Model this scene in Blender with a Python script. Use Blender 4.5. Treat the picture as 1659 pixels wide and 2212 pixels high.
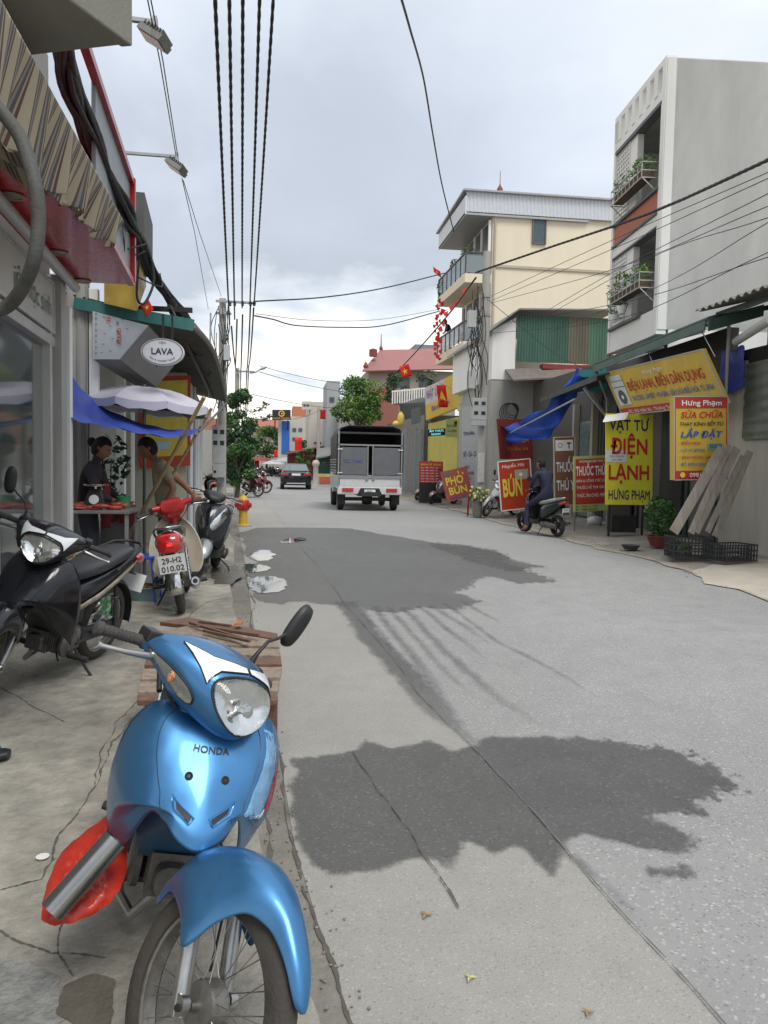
import bpy, bmesh, math, random
import numpy as np
from mathutils import Vector, Matrix
R_ = math.radians
random.seed(7)
scn = bpy.context.scene
for o in list(bpy.data.objects): bpy.data.objects.remove(o)
# ------------------------------------------------------------------ camera (measured from the photograph: 26 mm phone lens, 3.5 deg down)
F = 1663.; CX = 829.5; CY = 1106.
PITCH = R_(3.5); ROLL = R_(1.1); YAW = math.atan((829.5-600)/F)
CAM = Vector((0, 0, 1.5))
fwd = Vector((math.sin(YAW)*math.cos(PITCH), math.cos(YAW)*math.cos(PITCH), -math.sin(PITCH)))
r0 = Vector((math.cos(YAW), -math.sin(YAW), 0)); u0 = r0.cross(fwd)
RR = r0*math.cos(ROLL)+u0*math.sin(ROLL); UU = -r0*math.sin(ROLL)+u0*math.cos(ROLL)
cd = bpy.data.cameras.new('camera'); cam = bpy.data.objects.new('camera', cd); scn.collection.objects.link(cam)
m = Matrix((RR, UU, -fwd)).transposed().to_4x4(); m.translation = CAM; cam.matrix_world = m
cd.sensor_fit = 'VERTICAL'; cd.sensor_height = 36.0; cd.lens = 36.0*F/2212.; cd.clip_start = 0.05; cd.clip_end = 3000
scn.camera = cam
scn.render.resolution_x = 768; scn.render.resolution_y = 1024
# ------------------------------------------------------------------ world: overcast sky over a Nishita sky
W = bpy.data.worlds.new("World"); scn.world = W; W.use_nodes = True
nt = W.node_tree; N = nt.nodes; L = nt.links; N.clear()
out = N.new('ShaderNodeOutputWorld'); bg = N.new('ShaderNodeBackground'); bg.inputs[1].default_value = 0.1
L.new(bg.outputs[0], out.inputs[0])
sky = N.new('ShaderNodeTexSky'); sky.sky_type = 'NISHITA'; sky.sun_disc = False
SUN_EL = R_(58); SUN_AZ = R_(160)      # azimuth measured from +Y towards +X
sky.sun_elevation = SUN_EL; sky.sun_rotation = SUN_AZ
tc = N.new('ShaderNodeTexCoord'); sep = N.new('ShaderNodeSeparateXYZ'); L.new(tc.outputs['Generated'], sep.inputs[0])
def mth(op, a, b=None, c=None):
    n = N.new('ShaderNodeMath'); n.operation = op
    for i, x in enumerate((a, b, c)):
        if x is None: continue
        if isinstance(x, (int, float)): n.inputs[i].default_value = x
        else: L.new(x, n.inputs[i])
    return n.outputs[0]
zz = mth('MAXIMUM', sep.outputs[2], 0.0)
den = mth('ADD', zz, 0.22)
cx_ = mth('DIVIDE', sep.outputs[0], den); cy_ = mth('DIVIDE', sep.outputs[1], den)
cmb = N.new('ShaderNodeCombineXYZ'); L.new(cx_, cmb.inputs[0]); L.new(cy_, cmb.inputs[1])
n1 = N.new('ShaderNodeTexNoise'); n1.inputs['Scale'].default_value = 1.15; n1.inputs['Detail'].default_value = 7; n1.inputs['Roughness'].default_value = .52; n1.inputs['Distortion'].default_value = .35
mp = N.new('ShaderNodeMapping'); mp.inputs['Location'].default_value = (3.4, 1.7, 0); L.new(cmb.outputs[0], mp.inputs[0]); L.new(mp.outputs[0], n1.inputs['Vector'])
# warm break in the cloud low down over the street's left end
side = mth('MULTIPLY', sep.outputs[0], -.10)
e = mth('ADD', mth('ADD', zz, mth('MULTIPLY', mth('SUBTRACT', n1.outputs[0], .5), .78)), mth('MULTIPLY', sep.outputs[0], .22))
rp = N.new('ShaderNodeValToRGB'); L.new(e, rp.inputs[0]); cr = rp.color_ramp
stops = [(0.0, (.80, .74, .66)), (.13, (.86, .82, .75)), (.185, (.58, .62, .66)), (.25, (.375, .41, .465)), (.36, (.41, .447, .51)), (.50, (.53, .57, .64)), (.68, (.68, .715, .765)), (1, (.76, .785, .82))]
while len(cr.elements) < len(stops): cr.elements.new(.5)
for el, (p, c) in zip(cr.elements, stops): el.position = p; el.color = (*c, 1)
sc_ = N.new('ShaderNodeVectorMath'); sc_.operation = 'SCALE'; sc_.inputs['Scale'].default_value = 10.0; L.new(rp.outputs[0], sc_.inputs[0])
mx = N.new('ShaderNodeMix'); mx.data_type = 'RGBA'; mx.inputs[0].default_value = .93
L.new(sky.outputs[0], mx.inputs[6]); L.new(sc_.outputs[0], mx.inputs[7]); L.new(mx.outputs[2], bg.inputs[0])
sd = bpy.data.lights.new('sun', 'SUN'); sd.energy = 1.5; sd.angle = R_(25); sd.color = (1, .96, .9)
so = bpy.data.objects.new('sun', sd); scn.collection.objects.link(so)
sdir = Vector((math.sin(SUN_AZ)*math.cos(SUN_EL), math.cos(SUN_AZ)*math.cos(SUN_EL), math.sin(SUN_EL)))
so.rotation_euler = sdir.to_track_quat('Z', 'Y').to_euler()
scn.view_settings.view_transform = 'Standard'; scn.view_settings.look = 'None'; scn.view_settings.gamma = 1
scn.view_settings.exposure = 0.66
# ------------------------------------------------------------------ measuring helpers: photo point -> point in the place
def ray(x, y): return fwd + RR*((x-CX)/F) - UU*((y-CY)/F)
def G(x, y, z=0.0):
    d = ray(x, y); return CAM + d*((z-CAM.z)/d.z)
def AY(x, y, Y):
    d = ray(x, y); return CAM + d*(Y/d.y)
def AX(x, y, X):
    d = ray(x, y); return CAM + d*(X/d.x)
# ------------------------------------------------------------------ materials
MC = {}
def mat(name, col, rough=.6, metal=0., var=.12, vs=6., bump=0., bs=40., coat=0., trans=0., alpha=1., spec=.5, emit=None, streak=False, ior=1.45, var2=0., sheen=0.):
    if name in MC: return MC[name]
    m = bpy.data.materials.new(name); m.use_nodes = True; MC[name] = m
    nt = m.node_tree; n = nt.nodes; l = nt.links; b = n['Principled BSDF']
    b.inputs['Base Color'].default_value = (*col, 1); b.inputs['Roughness'].default_value = rough; b.inputs['Metallic'].default_value = metal
    b.inputs['Specular IOR Level'].default_value = spec; b.inputs['IOR'].default_value = ior
    if coat: b.inputs['Coat Weight'].default_value = coat; b.inputs['Coat Roughness'].default_value = .08
    if trans: b.inputs['Transmission Weight'].default_value = trans
    if alpha < 1: b.inputs['Alpha'].default_value = alpha
    if emit: b.inputs['Emission Color'].default_value = (*emit[:3], 1); b.inputs['Emission Strength'].default_value = emit[3]
    if var or bump or var2:
        t = n.new('ShaderNodeTexCoord'); mpn = n.new('ShaderNodeMapping'); l.new(t.outputs['Object'], mpn.inputs[0])
        if streak: mpn.inputs['Scale'].default_value = (1, 1, .18)
    if var:
        no = n.new('ShaderNodeTexNoise'); no.inputs['Scale'].default_value = vs; no.inputs['Detail'].default_value = 6; no.inputs['Roughness'].default_value = .62
        l.new(mpn.outputs[0], no.inputs['Vector'])
        r = n.new('ShaderNodeMapRange'); r.inputs[1].default_value = .25; r.inputs[2].default_value = .75; r.inputs[3].default_value = 1-var; r.inputs[4].default_value = 1+var
        l.new(no.outputs[0], r.inputs[0]); fac = r.outputs[0]
        if var2:
            no2 = n.new('ShaderNodeTexNoise'); no2.inputs['Scale'].default_value = vs*.13; no2.inputs['Detail'].default_value = 4
            l.new(mpn.outputs[0], no2.inputs['Vector'])
            r2 = n.new('ShaderNodeMapRange'); r2.inputs[1].default_value = .3; r2.inputs[2].default_value = .7; r2.inputs[3].default_value = 1-var2; r2.inputs[4].default_value = 1+var2
            l.new(no2.outputs[0], r2.inputs[0]); q = n.new('ShaderNodeMath'); q.operation = 'MULTIPLY'; l.new(fac, q.inputs[0]); l.new(r2.outputs[0], q.inputs[1]); fac = q.outputs[0]
        v = n.new('ShaderNodeVectorMath'); v.operation = 'SCALE'; v.inputs[0].default_value = col; l.new(fac, v.inputs['Scale'])
        l.new(v.outputs[0], b.inputs['Base Color'])
        if not trans:
            rr = n.new('ShaderNodeMapRange'); rr.inputs[1].default_value = .3; rr.inputs[2].default_value = .7; rr.inputs[3].default_value = max(0, rough*(1-.25)); rr.inputs[4].default_value = min(1, rough*1.25)
            l.new(no.outputs[0], rr.inputs[0]); l.new(rr.outputs[0], b.inputs['Roughness'])
    if bump:
        nb = n.new('ShaderNodeTexNoise'); nb.inputs['Scale'].default_value = bs; nb.inputs['Detail'].default_value = 4; l.new(mpn.outputs[0], nb.inputs['Vector'])
        bp = n.new('ShaderNodeBump'); bp.inputs['Strength'].default_value = min(1, bump); bp.inputs['Distance'].default_value = .01; l.new(nb.outputs[0], bp.inputs['Height']); l.new(bp.outputs[0], b.inputs['Normal'])
    return m
def speckle(m, scale, c_lo, c_hi, amt):
    """grains of stone in the surface: small light and dark chips"""
    nt = m.node_tree; n = nt.nodes; l = nt.links; b = n['Principled BSDF']
    src = b.inputs['Base Color'].links[0].from_socket
    t = n.new('ShaderNodeTexCoord'); vo = n.new('ShaderNodeTexVoronoi'); vo.inputs['Scale'].default_value = scale; l.new(t.outputs['Object'], vo.inputs['Vector'])
    s = n.new('ShaderNodeSeparateColor'); l.new(vo.outputs['Color'], s.inputs[0])
    r = n.new('ShaderNodeValToRGB'); l.new(s.outputs[0], r.inputs[0]); c = r.color_ramp
    c.elements[0].position = .0; c.elements[0].color = (c_lo, c_lo, c_lo, 1); c.elements[1].position = 1.0; c.elements[1].color = (c_hi, c_hi, c_hi, 1)
    a = c.elements.new(.12); a.color = (1, 1, 1, 1); a = c.elements.new(.9); a.color = (1.0, 1.0, 1.0, 1)
    mx = n.new('ShaderNodeMix'); mx.data_type = 'RGBA'; mx.blend_type = 'MULTIPLY'; mx.inputs[0].default_value = amt
    l.new(src, mx.inputs[6]); l.new(r.outputs[0], mx.inputs[7]); l.new(mx.outputs[2], b.inputs['Base Color'])
# ------------------------------------------------------------------ objects
ORG = {}
SPLIT = {'doorway', 'bracket', 'trim', 'canvas_front', 'cable', 'drainpipe', 'door_frame', 'post', 'door_post', 'junction_box', 'stand', 'opening_frame', 'door_panel', 'strut', 'hanger', 'window', 'yellow_post', 'notice', 'meter_window', 'dark_opening', 'axle', 'side_slats', 'wood_strip', 'rib', 'finial', 'window_frame', 'hinge', 'hanging_wire'}
def wl(o):
    return ORG.get(o.name, Vector((0, 0, 0)))
def setp(o, label=None, cat=None, group=None, kind=None):
    if label: o['label'] = label
    if cat: o['category'] = cat
    if group: o['group'] = group
    if kind: o['kind'] = kind
    return o
def empty(name, loc=(0, 0, 0), label=None, cat=None, group=None, rot=None, scale=1.0):
    o = bpy.data.objects.new(name, None); scn.collection.objects.link(o); o.location = loc; o.empty_display_size = .2
    if rot: o.rotation_euler = rot
    o.scale = (scale,)*3
    ORG[o.name] = Vector(loc) if rot is None and scale == 1.0 else Vector((0, 0, 0))
    return setp(o, label, cat, group)
def lathe_pts(profile, n): pass
class M:
    def __init__(s): s.v = []; s.f = []; s.m = []; s.cur = 0
    def use(s, i): s.cur = i; return s
    def add(s, vs, fs):
        b = len(s.v); s.v += [Vector(p) for p in vs]; s.f += [tuple(b+i for i in f) for f in fs]; s.m += [s.cur]*len(fs); return s
    def mesh(s, vs, fs): return s.add(vs, fs)
    def box(s, c, d, rot=None):
        c = Vector(c); h = [x/2 for x in d]
        P = [Vector((x*h[0], y*h[1], z*h[2])) for x in (-1, 1) for y in (-1, 1) for z in (-1, 1)]
        if rot is not None: P = [rot @ p for p in P]
        return s.add([c+p for p in P], [(0, 1, 3, 2), (4, 6, 7, 5), (0, 4, 5, 1), (2, 3, 7, 6), (0, 2, 6, 4), (1, 5, 7, 3)])
    def slab(s, a, b, c, t):
        """parallelogram a,b,c (c = corner next to a) with thickness vector t"""
        a, b, c, t = map(Vector, (a, b, c, t)); d = b+c-a
        return s.add([a, b, d, c, a+t, b+t, d+t, c+t], [(0, 3, 2, 1), (4, 5, 6, 7), (0, 1, 5, 4), (1, 2, 6, 5), (2, 3, 7, 6), (3, 0, 4, 7)])
    def prism(s, poly, t):
        poly = [Vector(p) for p in poly]; t = Vector(t); n = len(poly)
        return s.add(poly+[p+t for p in poly], [tuple(range(n))[::-1], tuple(range(n, 2*n))]+[(i, (i+1) % n, n+(i+1) % n, n+i) for i in range(n)])
    def bar(s, a, b, w, h=None, up=(0, 0, 1)):
        a = Vector(a); b = Vector(b); h = h or w; d = (b-a); x = d.normalized(); u = Vector(up)
        if abs(x.dot(u)) > .98: u = Vector((1, 0, 0))
        y = x.cross(u).normalized(); z = y.cross(x)
        return s.slab(a-y*w/2-z*h/2, a+y*w/2-z*h/2, a-y*w/2+z*h/2, d)
    def tube(s, pts, r, n=8, caps=True, closed=False):
        pts = [Vector(p) for p in pts]; k = len(pts); rs = r if isinstance(r, (list, tuple)) else [r]*k
        vs = []; prev = None
        for i, p in enumerate(pts):
            if closed: t = pts[(i+1) % k]-pts[i-1]
            else: t = (pts[min(i+1, k-1)]-pts[max(i-1, 0)])
            t = t.normalized() if t.length > 1e-9 else Vector((0, 0, 1))
            if prev is None:
                u = Vector((0, 0, 1)) if abs(t.z) < .9 else Vector((1, 0, 0)); a = t.cross(u).normalized()
            else:
                a = prev - t*prev.dot(t); a = a.normalized() if a.length > 1e-6 else t.orthogonal().normalized()
            prev = a; b = t.cross(a)
            for j in range(n):
                w = 2*math.pi*j/n; vs.append(p+(a*math.cos(w)+b*math.sin(w))*rs[i])
        fs = []
        for i in range(k-1 if not closed else k):
            i2 = (i+1) % k
            for j in range(n): fs.append((i*n+j, i*n+(j+1) % n, i2*n+(j+1) % n, i2*n+j))
        if caps and not closed: fs += [tuple(range(n))[::-1], tuple((k-1)*n+j for j in range(n))]
        return s.add(vs, fs)
    def lathe(s, prof, c=(0, 0, 0), ax=(0, 0, 1), n=16, cap=True):
        ax = Vector(ax).normalized(); a = ax.orthogonal().normalized(); b = ax.cross(a); c = Vector(c); vs = []; fs = []
        for r, h in prof:
            for j in range(n):
                w = 2*math.pi*j/n; vs.append(c+ax*h+(a*math.cos(w)+b*math.sin(w))*r)
        k = len(prof)
        for i in range(k-1):
            for j in range(n): fs.append((i*n+j, i*n+(j+1) % n, (i+1)*n+(j+1) % n, (i+1)*n+j))
        if cap: fs += [tuple(range(n))[::-1], tuple((k-1)*n+j for j in range(n))]
        return s.add(vs, fs)
    def ring(s, prof, c=(0, 0, 0), ax=(0, 0, 1), n=24):
        """closed profile revolved: torus-like"""
        k = len(prof); ax = Vector(ax).normalized(); a = ax.orthogonal().normalized(); b = ax.cross(a); c = Vector(c); vs = []; fs = []
        for j in range(n):
            w = 2*math.pi*j/n; d = a*math.cos(w)+b*math.sin(w)
            for r, h in prof: vs.append(c+ax*h+d*r)
        for j in range(n):
            for i in range(k): fs.append((j*k+i, j*k+(i+1) % k, ((j+1) % n)*k+(i+1) % k, ((j+1) % n)*k+i))
        return s.add(vs, fs)
    def loft(s, rings, caps=True):
        n = len(rings[0]); vs = [p for r in rings for p in r]; fs = []
        for i in range(len(rings)-1):
            for j in range(n): fs.append((i*n+j, i*n+(j+1) % n, (i+1)*n+(j+1) % n, (i+1)*n+j))
        if caps: fs += [tuple(range(n))[::-1], tuple((len(rings)-1)*n+j for j in range(n))]
        return s.add(vs, fs)
    def loftx(s, secs, n=12, caps=True):
        """secs: (x, y, z, half width, half height, exponent)"""
        rings = []
        for x, y, z, hw, hh, e in secs:
            r = []
            for j in range(n):
                w = 2*math.pi*j/n; c, q = math.cos(w), math.sin(w)
                r.append(Vector((x, y+hw*math.copysign(abs(c)**(2/e), c), z+hh*math.copysign(abs(q)**(2/e), q))))
            rings.append(r)
        return s.loft(rings, caps)
    def grid(s, rows):
        nr, nc = len(rows), len(rows[0]); vs = [p for r in rows for p in r]
        return s.add(vs, [(i*nc+j, i*nc+j+1, (i+1)*nc+j+1, (i+1)*nc+j) for i in range(nr-1) for j in range(nc-1)])
    def blob(s, c, r, n=8, jit=0.):
        c = Vector(c); r = Vector(r) if hasattr(r, '__len__') else Vector((r, r, r)); vs = []; m_ = n//2+1
        for i in range(m_+1):
            t = math.pi*i/m_
            for j in range(n):
                w = 2*math.pi*j/n; q = 1+jit*(random.random()-.5)
                vs.append(c+Vector((r.x*math.sin(t)*math.cos(w)*q, r.y*math.sin(t)*math.sin(w)*q, r.z*math.cos(t)*q)))
        return s.add(vs, [(i*n+j, (i+1)*n+j, (i+1)*n+(j+1) % n, i*n+(j+1) % n) for i in range(m_) for j in range(n)])
    def xf(s, fn, start=0):
        for i in range(start, len(s.v)): s.v[i] = fn(s.v[i])
        return s
    def pieces(s):
        n = len(s.v); r = list(range(n))
        def fd(a):
            while r[a] != a: r[a] = r[r[a]]; a = r[a]
            return a
        for f in s.f:
            a = fd(f[0])
            for k in f[1:]: r[fd(k)] = a
        out = {}
        for f, m_ in zip(s.f, s.m): out.setdefault(fd(f[0]), []).append((f, m_))
        res = []
        for fs in out.values():
            q = M(); ids = sorted({i for f, _ in fs for i in f}); mp_ = {i: k for k, i in enumerate(ids)}; q.v = [s.v[i] for i in ids]; q.f = [tuple(mp_[i] for i in f) for f, _ in fs]; q.m = [m_ for _, m_ in fs]; res.append(q)
        return res
    def build(s, name, mats, parent=None, **kw):
        if parent is not None and name in SPLIT:
            ps = s.pieces()
            if len(ps) > 1: return [q.build1(name, mats, parent, **kw) for q in ps][0]
        return s.build1(name, mats, parent, **kw)
    def build1(s, name, mats, parent=None, smooth=None, sub=0, bev=0, solid=0, label=None, cat=None, group=None, kind=None, soff=0):
        if not isinstance(mats, (list, tuple)): mats = [mats]
        if parent is not None: o_ = wl(parent)
        elif kind is None and s.v:
            lo = [min(p[i] for p in s.v) for i in range(3)]; hi = [max(p[i] for p in s.v) for i in range(3)]
            o_ = Vector(((lo[0]+hi[0])/2, (lo[1]+hi[1])/2, lo[2]))
        else: o_ = Vector((0, 0, 0))
        me = bpy.data.meshes.new(name); me.from_pydata([p-o_ for p in s.v], [], s.f)
        for mm in mats: me.materials.append(mm)
        if len(mats) > 1: me.polygons.foreach_set('material_index', s.m)
        bm = bmesh.new(); bm.from_mesh(me)
        if solid == 0 or True: bmesh.ops.recalc_face_normals(bm, faces=bm.faces) if solid == 0 else None
        bm.to_mesh(me); bm.free()
        if smooth is not None:
            me.polygons.foreach_set('use_smooth', [True]*len(me.polygons))
            if smooth < 180: me.set_sharp_from_angle(angle=R_(smooth))
        me.update()
        o = bpy.data.objects.new(name, me); scn.collection.objects.link(o)
        if parent is not None: o.parent = parent
        else: o.location = o_
        ORG[o.name] = o_
        if solid: md = o.modifiers.new('solid', 'SOLIDIFY'); md.thickness = solid; md.offset = soff
        if bev: md = o.modifiers.new('bevel', 'BEVEL'); md.width = bev; md.segments = 2; md.limit_method = 'ANGLE'; md.angle_limit = R_(40)
        if sub: md = o.modifiers.new('sub', 'SUBSURF'); md.levels = sub; md.render_levels = sub
        setp(o, label, cat, group, kind)
        return o
def copy_tree(o, parent=None, loc=None, rotz=None, label=None, **kw):
    c = o.copy(); scn.collection.objects.link(c)
    if parent is not None: c.parent = parent
    if loc is not None: c.location = loc
    if rotz is not None: c.rotation_euler = (c.rotation_euler[0], c.rotation_euler[1], rotz)
    if label: c['label'] = label
    for ch in list(o.children): copy_tree(ch, c)
    return c
# ------------------------------------------------------------------ lettering
TC = {}
def text_mesh(t, bold=0., shear=0.):
    k = (t, bold, shear)
    if k in TC: return TC[k]
    cu = bpy.data.curves.new('t', 'FONT'); cu.body = t; cu.size = 1; cu.shear = shear; cu.resolution_u = 3
    o = bpy.data.objects.new('t', cu); scn.collection.objects.link(o)
    dg = bpy.context.evaluated_depsgraph_get(); me = bpy.data.meshes.new_from_object(o.evaluated_get(dg))
    vs = [(v.co.x, v.co.y) for v in me.vertices]; fs = [tuple(p.vertices) for p in me.polygons]
    bpy.data.objects.remove(o); bpy.data.curves.remove(cu); bpy.data.meshes.remove(me)
    if bold:
        v0, f0 = list(vs), list(fs)
        for dx, dy in ((bold, 0), (0, bold), (bold, bold), (bold*.5, -bold*.5)):
            b = len(vs); vs += [(x+dx, y+dy) for x, y in v0]; fs += [tuple(b+i for i in f) for f in f0]
    xs = [v[0] for v in vs]; x0, x1 = min(xs), max(xs)
    # cap height 0.73 in this font: normalise to baseline 0 .. cap 1, width 0..1
    TC[k] = ([((x-x0)/(x1-x0), y/.73) for x, y in vs], fs, (x1-x0)/.73)
    return TC[k]
class Frame:
    """flat frame: origin o, unit axes ax, ay, normal n, size w,h"""
    def __init__(s, bl, br, tl):
        bl, br, tl = map(Vector, (bl, br, tl)); s.o = bl; s.w = (br-bl).length; s.h = (tl-bl).length
        s.ax = (br-bl).normalized(); s.ay = (tl-bl).normalized(); s.n = s.ax.cross(s.ay).normalized()
    def p(s, u, v, d=0.): return s.o + s.ax*(u*s.w) + s.ay*(v*s.h) + s.n*d
    def quad(s, mb, u0, v0, u1, v1, d): mb.add([s.p(u0, v0, d), s.p(u1, v0, d), s.p(u1, v1, d), s.p(u0, v1, d)], [(0, 1, 2, 3)])
    def text(s, mb, t, u, v, uw, vh, d, bold=0., shear=0., arc=0.):
        vs, fs, asp = text_mesh(t, bold, shear)
        k = len(vs)//5 if bold else len(vs)
        mb.add([s.p(u+uw*x, v+vh*y+arc*math.cos((x-.5)*math.pi), d+.00015*(i//k)) for i, (x, y) in enumerate(vs)], fs)
    def disc(s, mb, u, v, r, d, ry=None, n=20):
        ry = ry or r; mb.add([s.p(u, v, d)+s.ax*(r*math.cos(2*math.pi*i/n))+s.ay*(ry*math.sin(2*math.pi*i/n)) for i in range(n)], [tuple(range(n))])
def sgn(name, cat, label, bl, br, tl, bg, items, th=.03, group=None, parent=None, edge=None, frame=None):
    """sign: items are ('t',text,u,v,uw,vh,mat,bold,shear) or ('r',u0,v0,u1,v1,mat) or ('d',u,v,r,mat)"""
    fr = Frame(bl, br, tl); base = (Vector(bl)+Vector(br))/2
    root = parent or empty(name, base, label, cat, group)
    mb = M(); mb.slab(fr.p(0, 0), fr.p(1, 0), fr.p(0, 1), -fr.n*th); mb.build('board', edge and [bg] or bg, root)
    if frame:
        fm = M(); a = frame[1]
        for p, q in (((0, 0), (1, 0)), ((1, 0), (1, 1)), ((1, 1), (0, 1)), ((0, 1), (0, 0))): fm.bar(fr.p(*p, .004), fr.p(*q, .004), a, a, up=fr.n)
        fm.build('frame', frame[0], root)
    mats = []; lm = M(); d = .003
    for it in items:
        mt = it[6] if it[0] == 't' else it[-1]
        if mt not in mats: mats.append(mt)
        lm.use(mats.index(mt)); d += .0012
        if it[0] == 't': fr.text(lm, it[1], it[2], it[3], it[4], it[5], d+.004, *(it[7:]))
        elif it[0] == 'r': fr.quad(lm, *it[1:5], d)
        elif it[0] == 'd': fr.disc(lm, it[1], it[2], it[3], d, n=24)
    if lm.v: lm.build('lettering', mats, root)
    return root
# ------------------------------------------------------------------ smooth surface patches
class Surf:
    def __init__(s, P): s.P = np.array(P, float); s.nr, s.nc = s.P.shape[:2]
    @staticmethod
    def cr(t, n):
        x = min(max(t, 0), 1)*(n-1); i = min(int(x), n-2); f = x-i
        w = [-.5*f+f*f-.5*f**3, 1-2.5*f*f+1.5*f**3, .5*f+2*f*f-1.5*f**3, -.5*f*f+.5*f**3]
        ix = [i-1, i, i+1, i+2]; W = {}
        for k, a in zip(ix, w):
            if k < 0: W[0] = W.get(0, 0)+2*a; W[1] = W.get(1, 0)-a
            elif k > n-1: W[n-1] = W.get(n-1, 0)+2*a; W[n-2] = W.get(n-2, 0)-a
            else: W[k] = W.get(k, 0)+a
        return W
    def S(s, u, v):
        a = s.cr(u, s.nc); b = s.cr(v, s.nr); p = np.zeros(3)
        for i, wi in b.items():
            for j, wj in a.items(): p += s.P[i, j]*wi*wj
        return Vector(p)
    def N(s, u, v, e=.01):
        du = s.S(min(u+e, 1), v)-s.S(max(u-e, 0), v); dv = s.S(u, min(v+e, 1))-s.S(u, max(v-e, 0))
        n = du.cross(dv); return n.normalized()*s.flip if n.length > 0 else Vector((1, 0, 0))
    flip = 1
    def mesh(s, mb, nu, nv, u0=0, u1=1, v0=0, v1=1, off=0):
        mb.grid([[s.S(u0+(u1-u0)*j/nu, v0+(v1-v0)*i/nv)+(s.N(u0+(u1-u0)*j/nu, v0+(v1-v0)*i/nv)*off if off else Vector((0, 0, 0))) for j in range(nu+1)] for i in range(nv+1)])
    def patch(s, mb, outline, off, dome=0., k=5, c=None, dens=3):
        pts = []
        for i, p in enumerate(outline):
            q = outline[(i+1) % len(outline)]
            for t in range(dens): pts.append((p[0]+(q[0]-p[0])*t/dens, p[1]+(q[1]-p[1])*t/dens))
        if c is None: c = (sum(p[0] for p in pts)/len(pts), sum(p[1] for p in pts)/len(pts))
        rows = []
        for i in range(k+1):
            t = 1-i/k*.96; r = [s.S(c[0]+(p[0]-c[0])*t, c[1]+(p[1]-c[1])*t)+s.N(c[0]+(p[0]-c[0])*t, c[1]+(p[1]-c[1])*t)*(off+dome*(1-t*t)) for p in pts]
            r.append(r[0]); rows.append(r)
        mb.grid(rows); mb.add(rows[-1][:-1], [tuple(range(len(rows[-1])-1))])
    def rim(s, mb, outline, off, r, dens=3):
        pts = []
        for i, p in enumerate(outline):
            q = outline[(i+1) % len(outline)]
            for t in range(dens): pts.append((p[0]+(q[0]-p[0])*t/dens, p[1]+(q[1]-p[1])*t/dens))
        mb.tube([s.S(*p)+s.N(*p)*off for p in pts], r, 5, closed=True)
    def text(s, mb, t, u, v, uw, vh, off, bold=0, shear=0, skew=0.):
        vs, fs, a = text_mesh(t, bold, shear)
        q = [(u+uw*x, v-vh*y+skew*x) for x, y in vs]
        k = len(vs)//5 if bold else len(vs)
        mb.add([s.S(*p)+s.N(*p)*(off+.0001*(i//k)) for i, p in enumerate(q)], fs)
def smooth_outline(pts, it=1):
    for _ in range(it):
        q = []
        for i, p in enumerate(pts):
            n = pts[(i+1) % len(pts)]
            q += [(p[0]*.75+n[0]*.25, p[1]*.75+n[1]*.25), (p[0]*.25+n[0]*.75, p[1]*.25+n[1]*.75)]
        pts = q
    return pts
# ================================================================== GROUND
def fract(pts, amp, it=4, seed=1, closed=True):
    rnd = random.Random(seed); pts = [Vector((p[0], p[1])) for p in pts]
    for k in range(it):
        q = []; n = len(pts)
        for i in range(n if closed else n-1):
            a = pts[i]; b = pts[(i+1) % n]; d = b-a; q.append(a)
            q.append((a+b)/2+Vector((-d.y, d.x))*rnd.uniform(-amp, amp))
        if not closed: q.append(pts[-1])
        pts = q
    return pts
def sheet(name, pts, z, m, label=None, **kw):
    bm = M(); bm.add([Vector((p[0], p[1], z(p[0], p[1]) if callable(z) else z)) for p in pts], [tuple(range(len(pts)))])
    return bm.build(name, m, kind='structure', **kw)
asph = mat('asphalt', (.278, .278, .268), .85, var=.10, vs=3.5, bump=.5, bs=220, var2=.07); speckle(asph, 110, .62, 1.7, .8)
conc = mat('road_concrete', (.292, .282, .258), .88, var=.09, vs=4, bump=.4, bs=160, var2=.08); speckle(conc, 150, .7, 1.35, .7)
pave = mat('pavement_concrete', (.27, .256, .218), .9, var=.34, vs=8, bump=1., bs=28, var2=.30); speckle(pave, 180, .7, 1.3, .5)
gut = mat('gutter_mortar', (.18, .168, .145), .9, var=.3, vs=5, bump=.8, bs=45, var2=.25)
dirt = mat('packed_dirt', (.30, .265, .21), .95, var=.22, vs=1.5, bump=.8, bs=30, var2=.15)
wet = mat('wet_asphalt', (.112, .112, .108), .42, var=.10, vs=3.5, bump=.5, bs=220, spec=.35, var2=.07); speckle(wet, 110, .62, 2.1, .8)
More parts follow.
